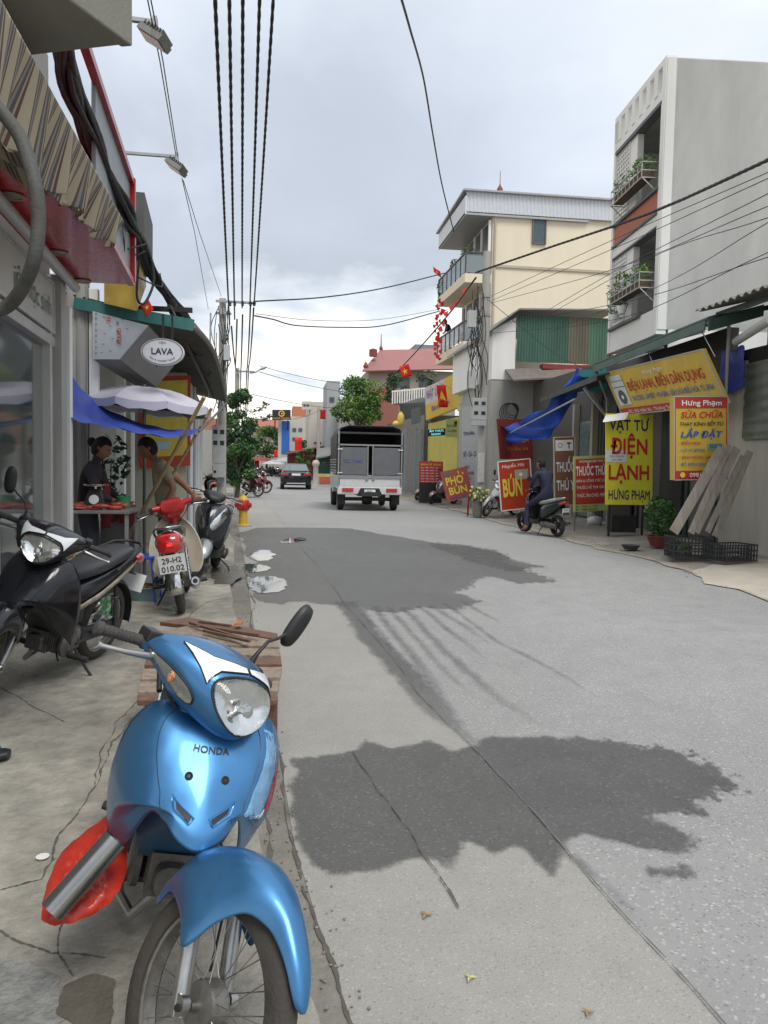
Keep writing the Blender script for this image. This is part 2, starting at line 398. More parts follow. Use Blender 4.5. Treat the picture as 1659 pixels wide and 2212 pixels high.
def wet_alpha(m):
    # damp edge: a measured distance from the stain's outline broken up by the grain of the road
    nt = m.node_tree; n = nt.nodes; l = nt.links; b = n['Principled BSDF']
    at = n.new('ShaderNodeAttribute'); at.attribute_name = 'damp'; sp = n.new('ShaderNodeSeparateXYZ'); l.new(at.outputs['Vector'], sp.inputs[0])
    tc = n.new('ShaderNodeTexCoord'); tot = sp.outputs[0]
    for sc, w, vec in ((95, .50, None), (26, .75, None), (7, 1.1, (1.9, .8, 1))):
        no = n.new('ShaderNodeTexNoise'); no.inputs['Scale'].default_value = sc; no.inputs['Detail'].default_value = 3
        if vec: mp_ = n.new('ShaderNodeMapping'); mp_.inputs['Scale'].default_value = vec; l.new(tc.outputs['Object'], mp_.inputs[0]); l.new(mp_.outputs[0], no.inputs['Vector'])
        else: l.new(tc.outputs['Object'], no.inputs['Vector'])
        s1 = n.new('ShaderNodeMath'); s1.operation = 'SUBTRACT'; l.new(no.outputs[0], s1.inputs[0]); s1.inputs[1].default_value = .5
        s2 = n.new('ShaderNodeMath'); s2.operation = 'MULTIPLY'; l.new(s1.outputs[0], s2.inputs[0]); s2.inputs[1].default_value = w
        s3 = n.new('ShaderNodeMath'); s3.operation = 'MULTIPLY_ADD'; l.new(s2.outputs[0], s3.inputs[0]); l.new(sp.outputs[1], s3.inputs[1]); l.new(tot, s3.inputs[2]); tot = s3.outputs[0]
    r = n.new('ShaderNodeMapRange'); r.inputs[1].default_value = -.02; r.inputs[2].default_value = .03; r.interpolation_type = 'SMOOTHSTEP'; l.new(tot, r.inputs[0])
    q = n.new('ShaderNodeMath'); q.operation = 'MULTIPLY'; l.new(r.outputs[0], q.inputs[0]); l.new(sp.outputs[2], q.inputs[1]); l.new(q.outputs[0], b.inputs['Alpha'])
wet_alpha(wet)
def damp(name, poly, z, m, amp, res=.06, strength=.72, margin=.25):
    P = np.array([[p[0], p[1]] for p in poly]); x0, y0 = P.min(0)-margin; x1, y1 = P.max(0)+margin
    nx = max(6, int((x1-x0)/res)); ny = max(6, int((y1-y0)/res)); X, Y = np.meshgrid(np.linspace(x0, x1, nx), np.linspace(y0, y1, ny)); D = np.full(X.shape, 1e9); C = np.zeros(X.shape, bool); n = len(P)
    for i in range(n):
        a, b = P[i], P[(i+1) % n]; d = b-a; t = np.clip(((X-a[0])*d[0]+(Y-a[1])*d[1])/(d@d+1e-12), 0, 1); D = np.minimum(D, np.hypot(X-a[0]-t*d[0], Y-a[1]-t*d[1]))
        with np.errstate(divide='ignore', invalid='ignore'): C ^= ((a[1] > Y) != (b[1] > Y)) & (X < (b[0]-a[0])*(Y-a[1])/(b[1]-a[1]+1e-12)+a[0])
    S = np.where(C, D, -D); q = M(); q.grid([[Vector((X[j, i], Y[j, i], z)) for i in range(nx)] for j in range(ny)])
    keep = [(f, m_) for f, m_ in zip(q.f, q.m) if max(S.flat[k] for k in f) > -margin]; q.f = [k[0] for k in keep]; q.m = [0]*len(q.f)
    o = q.build(name, m, kind='structure'); at = o.data.attributes.new('damp', 'FLOAT_VECTOR', 'POINT'); S_ = S.ravel(); Xr, Yr = X.ravel(), Y.ravel()
    for k in range(nx*ny): at.data[k].vector = (S_[k], amp(Xr[k], Yr[k]) if callable(amp) else amp, strength)
    return o
wetb = mat('wet_gutter', (.10, .09, .07), .3, var=.3, vs=6, bump=.3, bs=60)
water = mat('puddle_water', (.07, .075, .08), .03, var=0, bump=.03, bs=6, spec=.8)
crk = mat('crack_dark', (.095, .088, .075), .95, var=.3, vs=10)
base_z = -.03
sheet('ground', [(-400, -60), (400, -60), (400, 1200), (-400, 1200)], base_z, dirt)
LK = [(.38, -2), (.27, 1.2), (.215, 1.95), (.15, 2.37), (.08, 2.95), (.01, 4.1), (-.11, 5.6), (-.24, 7.57), (-.40, 10.4), (-.89, 17.9), (-1.5, 30), (-1.9, 45), (-3.4, 75), (-9, 130)]
RK = [(5.5, -2), (5.55, 3), (5.75, 8.1), (6.2, 11.7), (6.05, 15.6), (6.0, 20), (5.95, 27.7), (5.6, 38), (4.9, 60), (3.0, 90), (-4, 130)]
edgeR = fract(RK, .008, 4, 5, False)
sheet('road', [Vector((p[0], p[1])) for p in LK]+list(reversed(edgeR)), 0, asph)
# paler concrete widening left of the long seam
SEAM = [(1.35, -2), (1.2, 2.0), (1.13, 2.83), (1.05, 3.83), (.92, 4.9), (.72, 8.03), (.42, 13.9), (.1, 20), (-.6, 30)]
seam = fract(SEAM, .012, 4, 8, False)
sheet('concrete_road_strip', [Vector(p) for p in LK[:11]]+list(reversed(seam)), .004, conc)
def strip(name, pts, w, z, m, seed=3, amp=.02, it=3, vary=.5, taper=False, **kw):
    p = fract(pts, amp, it, seed, False); rnd = random.Random(seed+9); rows = []
    for i, a in enumerate(p):
        b = p[min(i+1, len(p)-1)]; c = p[max(i-1, 0)]; d = (b-c); d = Vector((-d.y, d.x)).normalized()
        ww = w*(1+vary*rnd.uniform(-1, 1)); 
        if taper: t = i/(len(p)-1); ww *= min(1, 4*(1-t)+.05)
        zz_ = z(a.x, a.y) if callable(z) else z
        rows.append([Vector((a.x+d.x*ww/2, a.y+d.y*ww/2, zz_)), Vector((a.x-d.x*ww/2, a.y-d.y*ww/2, zz_))])
    mb = M(); mb.grid(rows); return mb.build(name, m, kind='structure', **kw)
strip('road_seam', SEAM, .0045, .0145, mat('seam_grey', (.13, .125, .11), .95, var=.3, vs=10), 8, .012, 4, .9)
strip('road_crack', [(.40, 3.9), (.50, 3.3), (.58, 2.75), (.62, 2.45)], .005, .0146, crk, 12, .04, 4, .9)
# wet patches (outlines measured on the road)
def gp(l, z=0): return [G(x, y, z) for x, y in l]
near = [(628, 1640), (700, 1632), (760, 1625), (790, 1600), (850, 1618), (880, 1612), (925, 1600), (975, 1628), (1030, 1612), (1060, 1592), (1160, 1592), (1290, 1598), (1400, 1612), (1480, 1628), (1545, 1655), (1590, 1690), (1560, 1715), (1500, 1730), (1520, 1760), (1440, 1755), (1395, 1770), (1480, 1800), (1500, 1838), (1400, 1840), (1330, 1820), (1265, 1800), (1225, 1820), (1215, 1850), (1190, 1900), (1150, 1855), (1120, 1830), (1060, 1848), (1000, 1818), (985, 1850), (975, 1885), (940, 1855), (870, 1862), (800, 1885), (730, 1893), (690, 1880), (660, 1855), (645, 1830), (636, 1780)]
rxx = G(1600, 1700, 0).x
damp('wet_road_patch', fract(gp(near), .12, 3, 4), .0065, wet, lambda x, y: .05+.30*max(0, min(1, (x-(rxx-.95))/.9))**1.5, .035)
far = [(520, 1150), (560, 1140), (640, 1140), (760, 1142), (850, 1158), (930, 1172), (1010, 1178), (1085, 1195), (1110, 1222), (1160, 1240), (1200, 1258), (1120, 1262), (1050, 1245), (1020, 1262), (985, 1280), (1040, 1300), (1000, 1318), (905, 1312), (850, 1325), (800, 1318), (745, 1312), (690, 1306), (640, 1300), (600, 1308), (560, 1300), (535, 1290), (528, 1240), (522, 1190)]
damp('wet_road_patch', fract(gp(far), .10, 3, 11), .0066, wet, lambda x, y: .18+.25*max(0, min(1, (x-1.6)/2)), .10, .50, .5)
# tyre tracks dragged from the far patch
tr = [([(745, 1300), (800, 1380), (880, 1460), (960, 1550), (1040, 1625)], .13), ([(810, 1310), (870, 1390), (930, 1470), (985, 1540)], .045), ([(870, 1312), (930, 1375), (1010, 1450), (1090, 1520), (1215, 1600)], .045),
      ([(905, 1310), (980, 1370), (1060, 1435)], .03), ([(960, 1305), (1080, 1390), (1200, 1450), (1330, 1530)], .022), ([(840, 1312), (890, 1370), (960, 1450), (1030, 1515)], .03), ([(780, 1315), (840, 1395), (900, 1455)], .035),
      ([(1230, 1850), (1290, 1900), (1380, 1985)], .02), ([(1000, 1300), (1100, 1355)], .03), ([(930, 1310), (1000, 1350), (1070, 1400)], .03)]
for i, (l, w) in enumerate(tr):
    c = fract(gp(l), .01, 3, 20+i, False); L_ = [];
    q = M(); rows = []; va = []
    for k, a in enumerate(c):
        b = c[min(k+1, len(c)-1)]; e = c[max(k-1, 0)]; d = b-e; d = Vector((-d.y, d.x)).normalized(); t = k/(len(c)-1); ww = w*.9*min(1, 3.0*(1-t)+.03)
        rows.append([Vector((a.x+d.x*u*ww, a.y+d.y*u*ww, .0072+.0003*i)) for u in (-1.6, -.8, 0, .8, 1.6)]); va += [((1-abs(u)*1.1)*ww*.5, .045, (.40 if i else .6)*min(1, 1.5*(1-t)+.2)) for u in (-1.6, -.8, 0, .8, 1.6)]
    q.grid(rows); o = q.build('wet_tyre_track', wet, kind='structure'); at = o.data.attributes.new('damp', 'FLOAT_VECTOR', 'POINT')
    for k, v in enumerate(va): at.data[k].vector = v
damp('damp_road_stain', fract(gp([(1400, 1880), (1475, 1870), (1480, 1895), (1410, 1900)]), .2, 2, 3), .0068, wet, .12, .03, .6)
damp('damp_road_stain', fract(gp([(930, 1172), (1010, 1180), (1180, 1225), (1100, 1235), (1000, 1205)]), .2, 2, 3), .0069, wet, .35, .1, .5)
# standing water
for pts in ([(535, 1255), (560, 1245), (605, 1248), (625, 1262), (612, 1280), (560, 1285), (538, 1275)], [(540, 1195), (565, 1188), (592, 1192), (590, 1212), (552, 1214), (538, 1206)], [(598, 1170), (630, 1162), (655, 1166), (640, 1173), (610, 1176)], [(526, 1218), (575, 1222), (590, 1232), (540, 1240), (528, 1230)]):
    sheet('puddle', fract(smooth_outline([tuple(G(*p)[:2]) for p in pts], 1), .13, 4, 7), .0125, water)
# left gutter and pavement: rough concrete, cracked edge
GE = [(.30, -2), (.18, 1.2), (.12, 1.95), (.03, 2.4), (-.06, 2.95), (-.14, 4.1), (-.27, 5.6), (-.42, 7.57), (-.60, 10.4), (-1.1, 17.9), (-1.75, 30), (-2.2, 45)]
kl = [Vector(p) for p in LK[:12]]
PZ = .045
sheet('gutter', kl+list(reversed(fract(GE, .02, 3, 31, False))), .002, gut)
strip('gutter_crack', [(p[0]-.005, p[1]) for p in LK[:9]], .011, .0066, crk, 41, .03, 4, .95)
strip('gutter_crack', [(.10, 1.6), (.03, 2.2), (-.02, 2.7), (-.06, 3.3)], .014, .0066, crk, 43, .05, 4, .95)
pe = fract(GE, .02, 3, 31, False)
pl = M(); top = [Vector((p.x, p.y, PZ)) for p in pe]; n = len(top)
pl.add(top+[Vector((-14, 45, PZ)), Vector((-14, -2, PZ))], [tuple(range(n+2))])
pl.add(top+[Vector((p.x+.02, p.y, -.02)) for p in pe], [(i, i+1, n+i+1, n+i) for i in range(n-1)])
pl.build('pavement', pave, kind='structure')
def pz(x, y): return PZ+.0015
strip('pavement_crack', [G(-10, 1470, PZ), G(60, 1520, PZ), G(140, 1560, PZ)], .006, PZ+.002, crk, 51, .05, 4, .9)
strip('pavement_crack', [G(330, 1500, PZ), G(270, 1570, PZ), G(230, 1640, PZ), G(180, 1740, PZ), G(120, 1820, PZ), G(90, 1900, PZ), G(-20, 1930, PZ)], .007, PZ+.002, crk, 52, .06, 4, .9)
strip('pavement_crack', [G(330, 1420, PZ), G(300, 1500, PZ), G(250, 1560, PZ), G(215, 1650, PZ), G(190, 1720, PZ)], .005, PZ+.0025, crk, 53, .06, 4, .9)
strip('pavement_crack', [G(150, 1900, PZ), G(135, 1990, PZ), G(125, 2060, PZ), G(160, 2110, PZ)], .004, PZ+.002, crk, 54, .05, 4, .9)
strip('pavement_crack', [G(0, 2010, PZ), G(110, 2060, PZ), G(230, 2070, PZ)], .006, PZ+.002, crk, 55, .05, 4, .9)
strip('pavement_crack', [G(400, 1345, PZ), G(450, 1300, PZ), G(500, 1290, PZ)], .008, PZ+.002, crk, 56, .05, 4, .9)
sheet('wet_pavement_patch', fract(gp([(455, 1225), (510, 1222), (515, 1250), (500, 1262), (460, 1262), (448, 1245)], PZ), .1, 3, 6), PZ+.003, wetb)
sheet('wet_pavement_patch', fract(gp([(140, 2130), (205, 2105), (250, 2120), (240, 2212), (170, 2240), (120, 2190)], PZ), .1, 3, 6), PZ+.003, wetb)
sheet('wet_pavement_patch', fract(gp([(0, 2070), (60, 2080), (130, 2110), (150, 2190), (60, 2260), (-40, 2230)], PZ), .1, 3, 9), PZ+.002, mat('damp_pavement', (.2, .2, .19), .6, var=.45, vs=14, bump=.8, bs=60))
# right pavement: concrete apron rising gently to the shop fronts
def rz(x, y):
    ke = np.interp(y, [p[1] for p in RK], [p[0] for p in RK]); return .006+max(0, min(1, (x-ke)/2.4))*.14
rb = M(); ys = [-2, 3, 6, 8.1, 9.5, 11.7, 13.5, 15.6, 18, 20, 24, 27.7, 33, 38, 60]
rows = []
for y in ys:
    ke = float(np.interp(y, [p[1] for p in RK], [p[0] for p in RK])); rows.append([Vector((ke+d, y, rz(ke+d, y))) for d in (-.05, .25, .8, 1.6, 2.4, 12)])
rb.grid(rows); rb.build('right_pavement', mat('apron_concrete', (.24, .22, .185), .9, var=.3, vs=1.6, bump=.8, bs=30, var2=.2), kind='structure', smooth=180)
strip('sandy_road_edge', [(p[0]+.05, p[1]) for p in RK[1:9]], .28, lambda x, y: rz(x, y)+.004, mat('sand', (.33, .285, .22), .95, var=.2, vs=5, bump=.5, bs=80), 61, .03, 3, .6)
pal = M(); pp = fract(gp([(1490, 1235), (1570, 1215), (1680, 1225), (1700, 1310), (1600, 1275), (1520, 1262)]), .06, 3, 3)
pal.add([Vector((p.x, p.y, rz(p.x, p.y)+.006)) for p in pp], [tuple(range(len(pp)))]); pal.build('cement_slab', mat('pale_cement', (.42, .38, .31), .9, var=.12, vs=3, bump=.4, bs=40), kind='structure')
# grit and pebbles washed into the gutter and along the right edge
rnd = random.Random(99); q = M()
for k in range(900):
    y = 1.3+rnd.random()**1.6*12; i = rnd.random(); xl = float(np.interp(y, [p[1] for p in LK], [p[0] for p in LK])); x = xl+rnd.gauss(-.04, .05) if i < .6 else float(np.interp(y+3, [p[1] for p in RK], [p[0] for p in RK]))+rnd.gauss(.1, .12)
    yy_ = y if i < .6 else y+3; r = rnd.uniform(.002, .007)*(1 if i < .6 else 1.8); q.blob(Vector((x, yy_, .008 if i < .6 else rz(x, yy_)+.006)), (r, r, r*.7), 5, .5)
q.build('gutter_grit', mat('grit', (.22, .20, .17), .9, var=.5, vs=60), kind='stuff')
# small litter: dry leaves, pebbles, a scrap
def litter(pts, m, name, label, r, cat):
    for i, (x, y) in enumerate(pts):
        c = G(x, y, 0); b = M(); a = i*1.7
        for k in range(3):
            q = a+k*2.1; d = Vector((math.cos(q), math.sin(q), 0)); e = Vector((-d.y, d.x, 0)); o = c+d*r*.5+Vector((0, 0, .012))
            b.add([o-d*r, o+e*r*.35+Vector((0, 0, r*.25)), o+d*r, o-e*r*.35+Vector((0, 0, r*.12))], [(0, 1, 2, 3)])
        b.build(name, m, label=label[i], cat=cat, solid=.001)
litter([(920, 1983)], mat('dry_leaf', (.30, .2, .1), .8), 'dry_leaf', ['curled brown leaf on the pale road strip, nearer the puddled gutter'], .018, 'leaf')
litter([(1270, 2195)], mat('dry_leaf', (.30, .2, .1), .8), 'dry_leaf', ['small reddish leaf lying on the road at the bottom of the photo'], .014, 'leaf')
litter([(1015, 2120)], mat('pale_leaf', (.45, .42, .2), .8), 'dry_leaf', ['pale yellowish leaf flat on the road below the wet patch'], .015, 'leaf')
b = M(); c = G(92, 1855, PZ); b.lathe([(.006, 0), (.022, .004), (.024, .008)], c+Vector((0, 0, .002)), n=10); b.build('bottle_cap', mat('white_plastic', (.75, .75, .73), .4), label='small white cap lying on the cracked pavement beside the red bag', cat='bottle cap')
b = M(); c = G(648, 1168, 0); b.blob(c+Vector((0, 0, .03)), (.12, .08, .035), 8, .3); b.build('stone', mat('dark_stone', (.08, .08, .08), .8), label='flat dark stone lying in the puddles beyond the hydrant', cat='stone')
# ================================================================== MOTORBIKES
rubber = mat('tyre_rubber', (.028, .028, .028), .75, var=.35, vs=14, bump=.3, bs=90)
dustyrub = mat('dusty_tyre', (.048, .043, .037), .85, var=.4, vs=11, bump=.3, bs=90)
blackp = mat('black_plastic', (.022, .022, .024), .45, var=.25, vs=9, bump=.06, bs=200)
gripm = mat('worn_grip', (.055, .052, .05), .75, var=.3, vs=14, bump=.5, bs=150)
chrome = mat('chrome', (.62, .62, .62), .16, 1., var=.12, vs=16)
alu = mat('brushed_metal', (.42, .42, .41), .35, 1., var=.2, vs=10)
engm = mat('engine_metal', (.17, .165, .155), .5, .8, var=.4, vs=14, bump=.3, bs=40)
darkm = mat('dark_metal', (.045, .043, .042), .5, .5, var=.4, vs=12)
lens = mat('clear_lens', (.97, .98, .98), .02, trans=1., var=0, ior=1.12, coat=.6)
refl = mat('lamp_reflector', (.7, .71, .69), .12, 1., var=.1, vs=30, bump=.22, bs=22)
whitel = mat('position_lens', (.78, .8, .8), .1, var=.05, coat=.6)
amber = mat('amber_bulb', (.55, .25, .12), .3, var=.1)
redl = mat('red_lens', (.42, .012, .012), .12, var=.2, vs=20, coat=1.)
seatm = mat('seat_vinyl', (.035, .036, .04), .42, var=.15, vs=6, bump=.15, bs=160)
mirm = mat('mirror_glass', (.7, .72, .74), .03, 1., var=0)
platem = mat('plate_white', (.72, .73, .72), .4, var=.06)
inkb = mat('ink_black', (.02, .02, .025), .5, var=0)
def paint(name, c, metal=.55, rough=.3): return mat(name, c, rough, metal, var=.10, vs=9, coat=.35, var2=.06)
CAST = R_(26.5); AXD = Vector((-math.sin(CAST), 0, math.cos(CAST))); P0 = Vector((.69, 0, 0))
def wheel(c, parent, R=.285, tw=.037, tyre=rubber, rimm=alu, st=None, spokes=True, name='wheel'):
    c = Vector(c); w = M(); prof = []
    for i in range(11):
        a = math.pi*(i/10*1.3-.15); prof.append((R-.045+.046*math.sin(a), -tw*math.cos(a)))
    w.ring(prof, c, (0, 1, 0), 48)
    if st: w.xf(st)
    t = w.build(name, tyre, parent, smooth=50)
    r = M(); a = R-.052
    r.ring([(a-.022, -.022), (a-.012, -.026), (a+.004, -.024), (a+.004, .024), (a-.012, .026), (a-.022, .022), (a-.016, 0)], c, (0, 1, 0), 48)
    r.lathe([(.012, -.06), (.012, -.035), (.055, -.033), (.06, -.02), (.06, .02), (.05, .03), (.012, .035), (.012, .06)], c, (0, 1, 0), 20)
    if spokes:
        for k in range(36):
            w0 = 2*math.pi*k/36; w1 = w0+(.32 if k % 2 else -.32); s_ = 1 if (k//2) % 2 else -1
            r.tube([c+Vector((.052*math.cos(w0), s_*.026, .052*math.sin(w0))), c+Vector(((a-.02)*math.cos(w1), s_*.004, (a-.02)*math.sin(w1)))], .0016, 4, caps=False)
    else:
        for k in range(5):
            w0 = 2*math.pi*k/5; d = Vector((math.cos(w0), 0, math.sin(w0))); r.bar(c+d*.04, c+d*(a-.01), .04, .022, up=(0, 1, 0))
    if st: r.xf(st)
    r.build('rim', rimm, t, smooth=40)
    return t
def inch(parts): pass
def underbone(name, label, P, P2, loc, yaw, lean=0., steer=0., hero=False, scale=1., group=None, seatc=None, mirrors='LR', cub=False, plate='29-V1\n418.52', tyre=rubber, silver=None, dirty=None, cat='motorbike', lever=True):
    root = empty(name, (0, 0, 0), label, cat, group)
    ms = Matrix.Rotation(steer, 4, AXD)
    st = lambda p: P0 + ms @ (Vector(p)-P0)
    silver = silver or mat('silver_trim', (.5, .48, .44), .4, .3, var=.2, vs=20)
    wx, wz, dR = (.715, .292, .007) if hero else (.62, .285, 0)
    wheel((wx, 0, wz), root, st=st, tyre=tyre, rimm=mat('dirty_rim', (.24, .23, .21), .45, .8, var=.35, vs=20), R=.285+dR)
    wheel((-.60, 0, .285), root, tyre=tyre)
    # fork
    f = M()
    for s in (-1, 1):
        a = Vector((wx-.02, s*(.074 if hero else .082), wz)); f.tube([a+AXD*-.03, a+AXD*.25], [.022, .023], 12); f.tube([a+AXD*.22, a+AXD*.26], .016, 10)
        f.lathe([(.026, -.012), (.026, .012)], (wx-.01, s*.082, wz), (0, 1, 0), 12)
    f.xf(st); f.build('fork', alu, root, smooth=40)
    f = M(); f.tube([st((wx, -.1, wz)), st((wx, .1, wz))], .009, 8); f.build('axle', darkm, root, smooth=40); f = M(); a = Vector((.69, 0, 0))+AXD*.66; f.box(a, (.06, .19, .03)); f.tube([a-AXD*.02, a+AXD*.32], .024, 10); f.xf(st); f.build('steering_stem', darkm, root, smooth=40)
    # front mudguard
    th = [14, 19, 27, 38, 50, 64, 78, 92, 104, 116, 129, 145, 160]
    hw = [.007, .022, .033, .042, .050, .060, .075, .096, .114, .120, .100, .066, .05]
    dr = [.008, .018, .026, .032, .042, .058, .09, .145, .20, .21, .14, .05, .035]
    rr = [.314, .318, .322, .327, .333, .342, .353, .366, .375, .372, .352, .33, .32]
    if hero: th = [31, 34, 40, 48, 58, 68, 80, 92, 104, 116, 129, 145, 160]; hw = [h*(.86 if i < 6 else 1.0) for i, h in enumerate(hw)]; dr = [d*(1 if i < 7 else 1.12) for i, d in enumerate(dr)]; rr = [min(r, .362) for r in rr]
    if cub: hw = [h*.72 for h in hw]; dr = [.04, .06, .07, .07, .07, .08, .09, .09, .08, .07, .07, .06, .04]
    P_ = []
    for t, h, d, R0 in zip(th, hw, dr, rr):
        row = []
        for k in (-1, -.92, -.7, -.38, 0, .38, .7, .92, 1):
            R1 = R0+dR-d*abs(k)**2.6; a = R_(t); row.append((wx+R1*math.cos(a), h*math.sin(k*1.45)/math.sin(1.45), wz+R1*math.sin(a)))
        P_.append(row)
    fs = Surf(P_); fm = M(); fs.mesh(fm, 20, 44); fm.xf(st); fen = fm.build('front_mudguard', [P], root, smooth=180, solid=.004, soff=-1)
    # front leg cover (one shell: raised centre panel + swept wings)
    C = [(.235, .862), (.305, .84), (.37, .78), (.425, .715), (.465, .66), (.495, .61), (.508, .575)]
    E_ = [(.20, .89, .09), (.185, .87, .18), (.165, .785, .236), (.14, .665, .256), (.115, .555, .252), (.09, .445, .232), (.06, .32, .195)]
    if hero or not cub:
        P_ = []
        for r, ((cx, cz), (ex, ez, h)) in enumerate(zip(C, E_)):
            row = []
            for k, fx, fz in ((0, 0, 0), (.26, .045, .02), (.44, .10, .07), (.62, .19, .20), (.80, .38, .45), (.93, .68, .78), (1, 1, 1)):
                y = h*k if r < 5 else h*k
                row.append([cx-(cx-ex)*fx, y, cz-(cz-ez)*fz])
            P_.append(row)
        # bottom edge: centre V, notch for the fork, then the wings going down
        B = P_[6]; B[1] = [.488, .055, .592]; B[2] = [.445, .092, .618]; B[3] = [.34, .130, .60]; B[4] = [.25, .165, .47]; B[5] = [.14, .19, .38]; B[6] = [.06, .198, .31]
        B = P_[5]; B[1] = [.476, .055, .628]; B[2] = [.435, .092, .65]; B[3] = [.345, .138, .645]; B[4] = [.26, .19, .56]; B[5] = [.16, .222, .48]
        full = [[(p[0], -p[1], p[2]) for p in row[:0:-1]]+[tuple(p) for p in row] for row in P_]
        ls = Surf(full); 
        nrm = ls.N(.5, .5)
        if nrm.x < 0: ls.flip = -1
        lm = M(); ls.mesh(lm, 48, 28); shield = lm.build('front_cover', [P], root, smooth=180, solid=.005, soff=-1 if ls.flip > 0 else 1)
        # panel seams, vents and bolts
        for s in (-1, 1):
            sm = M()
            pa = [(.34, .10), (.29, .25), (.225, .42), (.18, .56), (.165, .75), (.16, .97)]; pts = []
            for i in range(len(pa)-1):
                for k in range(5): t = k/5; pts.append((.5+s*(pa[i][0]*(1-t)+pa[i+1][0]*t), pa[i][1]*(1-t)+pa[i+1][1]*t))
            sm.tube([ls.S(*p)+ls.N(*p)*.0003 for p in pts], .0013, 4)
            sm.build('panel_seam', blackp, shield)
        if hero:
            for s in (-1, 1):
                v = M(); o = [(.5+s*.035, .70), (.5+s*.095, .60), (.5+s*.09, .655), (.5+s*.045, .745)]; ls.patch(v, o, .0035, 0, 3); v.build('vent', inkb, shield)
                v = M(); ls.rim(v, [(.5+s*.027, .70), (.5+s*.118, .56), (.5+s*.104, .665), (.5+s*.045, .765)], .001, .003, 4); v.build('vent_lip', P, shield, smooth=60)
                v = M(); p = ls.S(.5+s*.064, .44); nn = ls.N(.5+s*.064, .44); v.lathe([(.012, -.003), (.012, .003), (.009, .005), (.0045, .001)], p, nn, 16); v.build('bolt', darkm, shield, smooth=40)
            t = M(); ls.text(t, 'HONDA', .43, .30, .145, .04, .0016, bold=.04); t.build('lettering', inkb, shield)
            t = M(); ls.patch(t, [(.685, .66), (.72, .50), (.80, .32), (.86, .18), (.92, .24), (.91, .44), (.84, .60), (.76, .72), (.69, .80)], .0006, 0, 5); t.build('sticker', mat('sticker_silver_blue', (.22, .42, .66), .25, .5, var=.25, vs=30, coat=.5), shield)
            t = M().use(0); ls.text(t, 'wave', .685, .80, .12, .06, .003, bold=.03, shear=.3, skew=-.17); t.use(1); ls.text(t, 'α', .805, .64, .10, .10, .0033, bold=.05, shear=.2, skew=-.2)
            ls.patch(t, [(.66, .845), (.80, .70), (.80, .71), (.665, .86)], .002, 0, 2)
            ls.patch(t, [(.87, .55), (.95, .40), (.95, .43), (.88, .565)], .002, 0, 2)
            t.build('lettering', [mat('decal_white', (.75, .75, .75), .3, var=0), mat('decal_red', (.45, .015, .02), .3, var=0)], shield)
    # inner dark shell behind the shield, tunnel, engine
    i_ = M()
    if not cub:
        i_.loftx([(.36, 0, .60, .05, .05, 3), (.28, 0, .66, .10, .14, 3), (.14, 0, .62, .16, .22, 4), (.06, 0, .58, .15, .26, 4)], 16)
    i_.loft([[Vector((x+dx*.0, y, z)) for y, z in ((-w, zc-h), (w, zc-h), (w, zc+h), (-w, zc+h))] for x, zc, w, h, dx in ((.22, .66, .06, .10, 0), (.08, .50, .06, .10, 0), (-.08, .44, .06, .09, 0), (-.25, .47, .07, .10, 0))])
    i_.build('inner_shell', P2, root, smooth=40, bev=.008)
    e = M(); e.loftx([(.16, 0, .30, .05, .05, 3), (.12, 0, .30, .062, .062, 4), (.0, 0, .29, .065, .07, 3), (-.05, 0, .27, .10, .09, 3), (-.2, 0, .27, .11, .095, 3), (-.27, 0, .28, .07, .06, 3)], 14)
    for s in (-1, 1): e.lathe([(.088, 0), (.088, .02), (.07, .035), (.03, .04)], (-.06, s*.09, .265), (0, s, 0), 20); e.lathe([(.055, 0), (.055, .02), (.035, .03)], (-.19, s*.085, .30), (0, s, 0), 16)
    for k in range(5): e.box((.03+.025*k, 0, .31), (.006, .15, .14))
    e.build('engine', engm, root, smooth=40)
    e = M(); e.tube([(-.05, -.19, .20), (-.05, .19, .20)], .013, 8); e.tube([(-.28, -.2, .27), (-.12, -.12, .25)], .01, 6)
    for s in (-1, 1): e.tube([(-.05, s*.13, .20), (-.05, s*.27, .205)], .02, 10); e.tube([(-.30, s*.13, .30), (-.34, s*.24, .31)], .017, 8); e.tube([(-.12, s*.12, .26), (-.60, s*.105, .285)], .014, 6)
    e.tube([(-.02, .06, .2), (.06, .13, .19), (.09, .16, .21)], .006, 6)
    e.build('footrest', darkm, root, smooth=40)
    e = M(); e.tube([(-.13, .12, .22), (-.17, .20, .10), (-.20, .27, .012 + math.tan(lean)*-.27*0)], .010, 6); e.tube([(-.20, .27, .012), (-.155, .30, .012)], .012, 6); e.build('side_stand', darkm, root, smooth=40)
    # exhaust on the right side
    e = M(); e.tube([(.10, -.03, .24), (.08, -.09, .15), (-.05, -.13, .14), (-.25, -.15, .17)], .016, 8)
    e.tube([(-.25, -.15, .17), (-.32, -.155, .20), (-.40, -.16, .225), (-.74, -.17, .30), (-.82, -.172, .317)], [.018, .042, .05, .05, .036], 16); e.build('exhaust', chrome if not hero else alu, root, smooth=40)
    e = M(); e.lathe([(.024, -.01), (.024, .004)], (-.822, -.172, .318), (-1, 0, .2), 12); e.build('exhaust_outlet', darkm, root)
    # chain case, rear shocks, rear mudguard
    e = M(); e.loftx([(-.18, .105, .30, .018, .055, 4), (-.40, .105, .29, .016, .05, 4), (-.62, .10, .285, .015, .055, 3), (-.69, .10, .285, .01, .02, 2)], 10); e.build('chain_case', blackp if not cub else darkm, root, smooth=50)
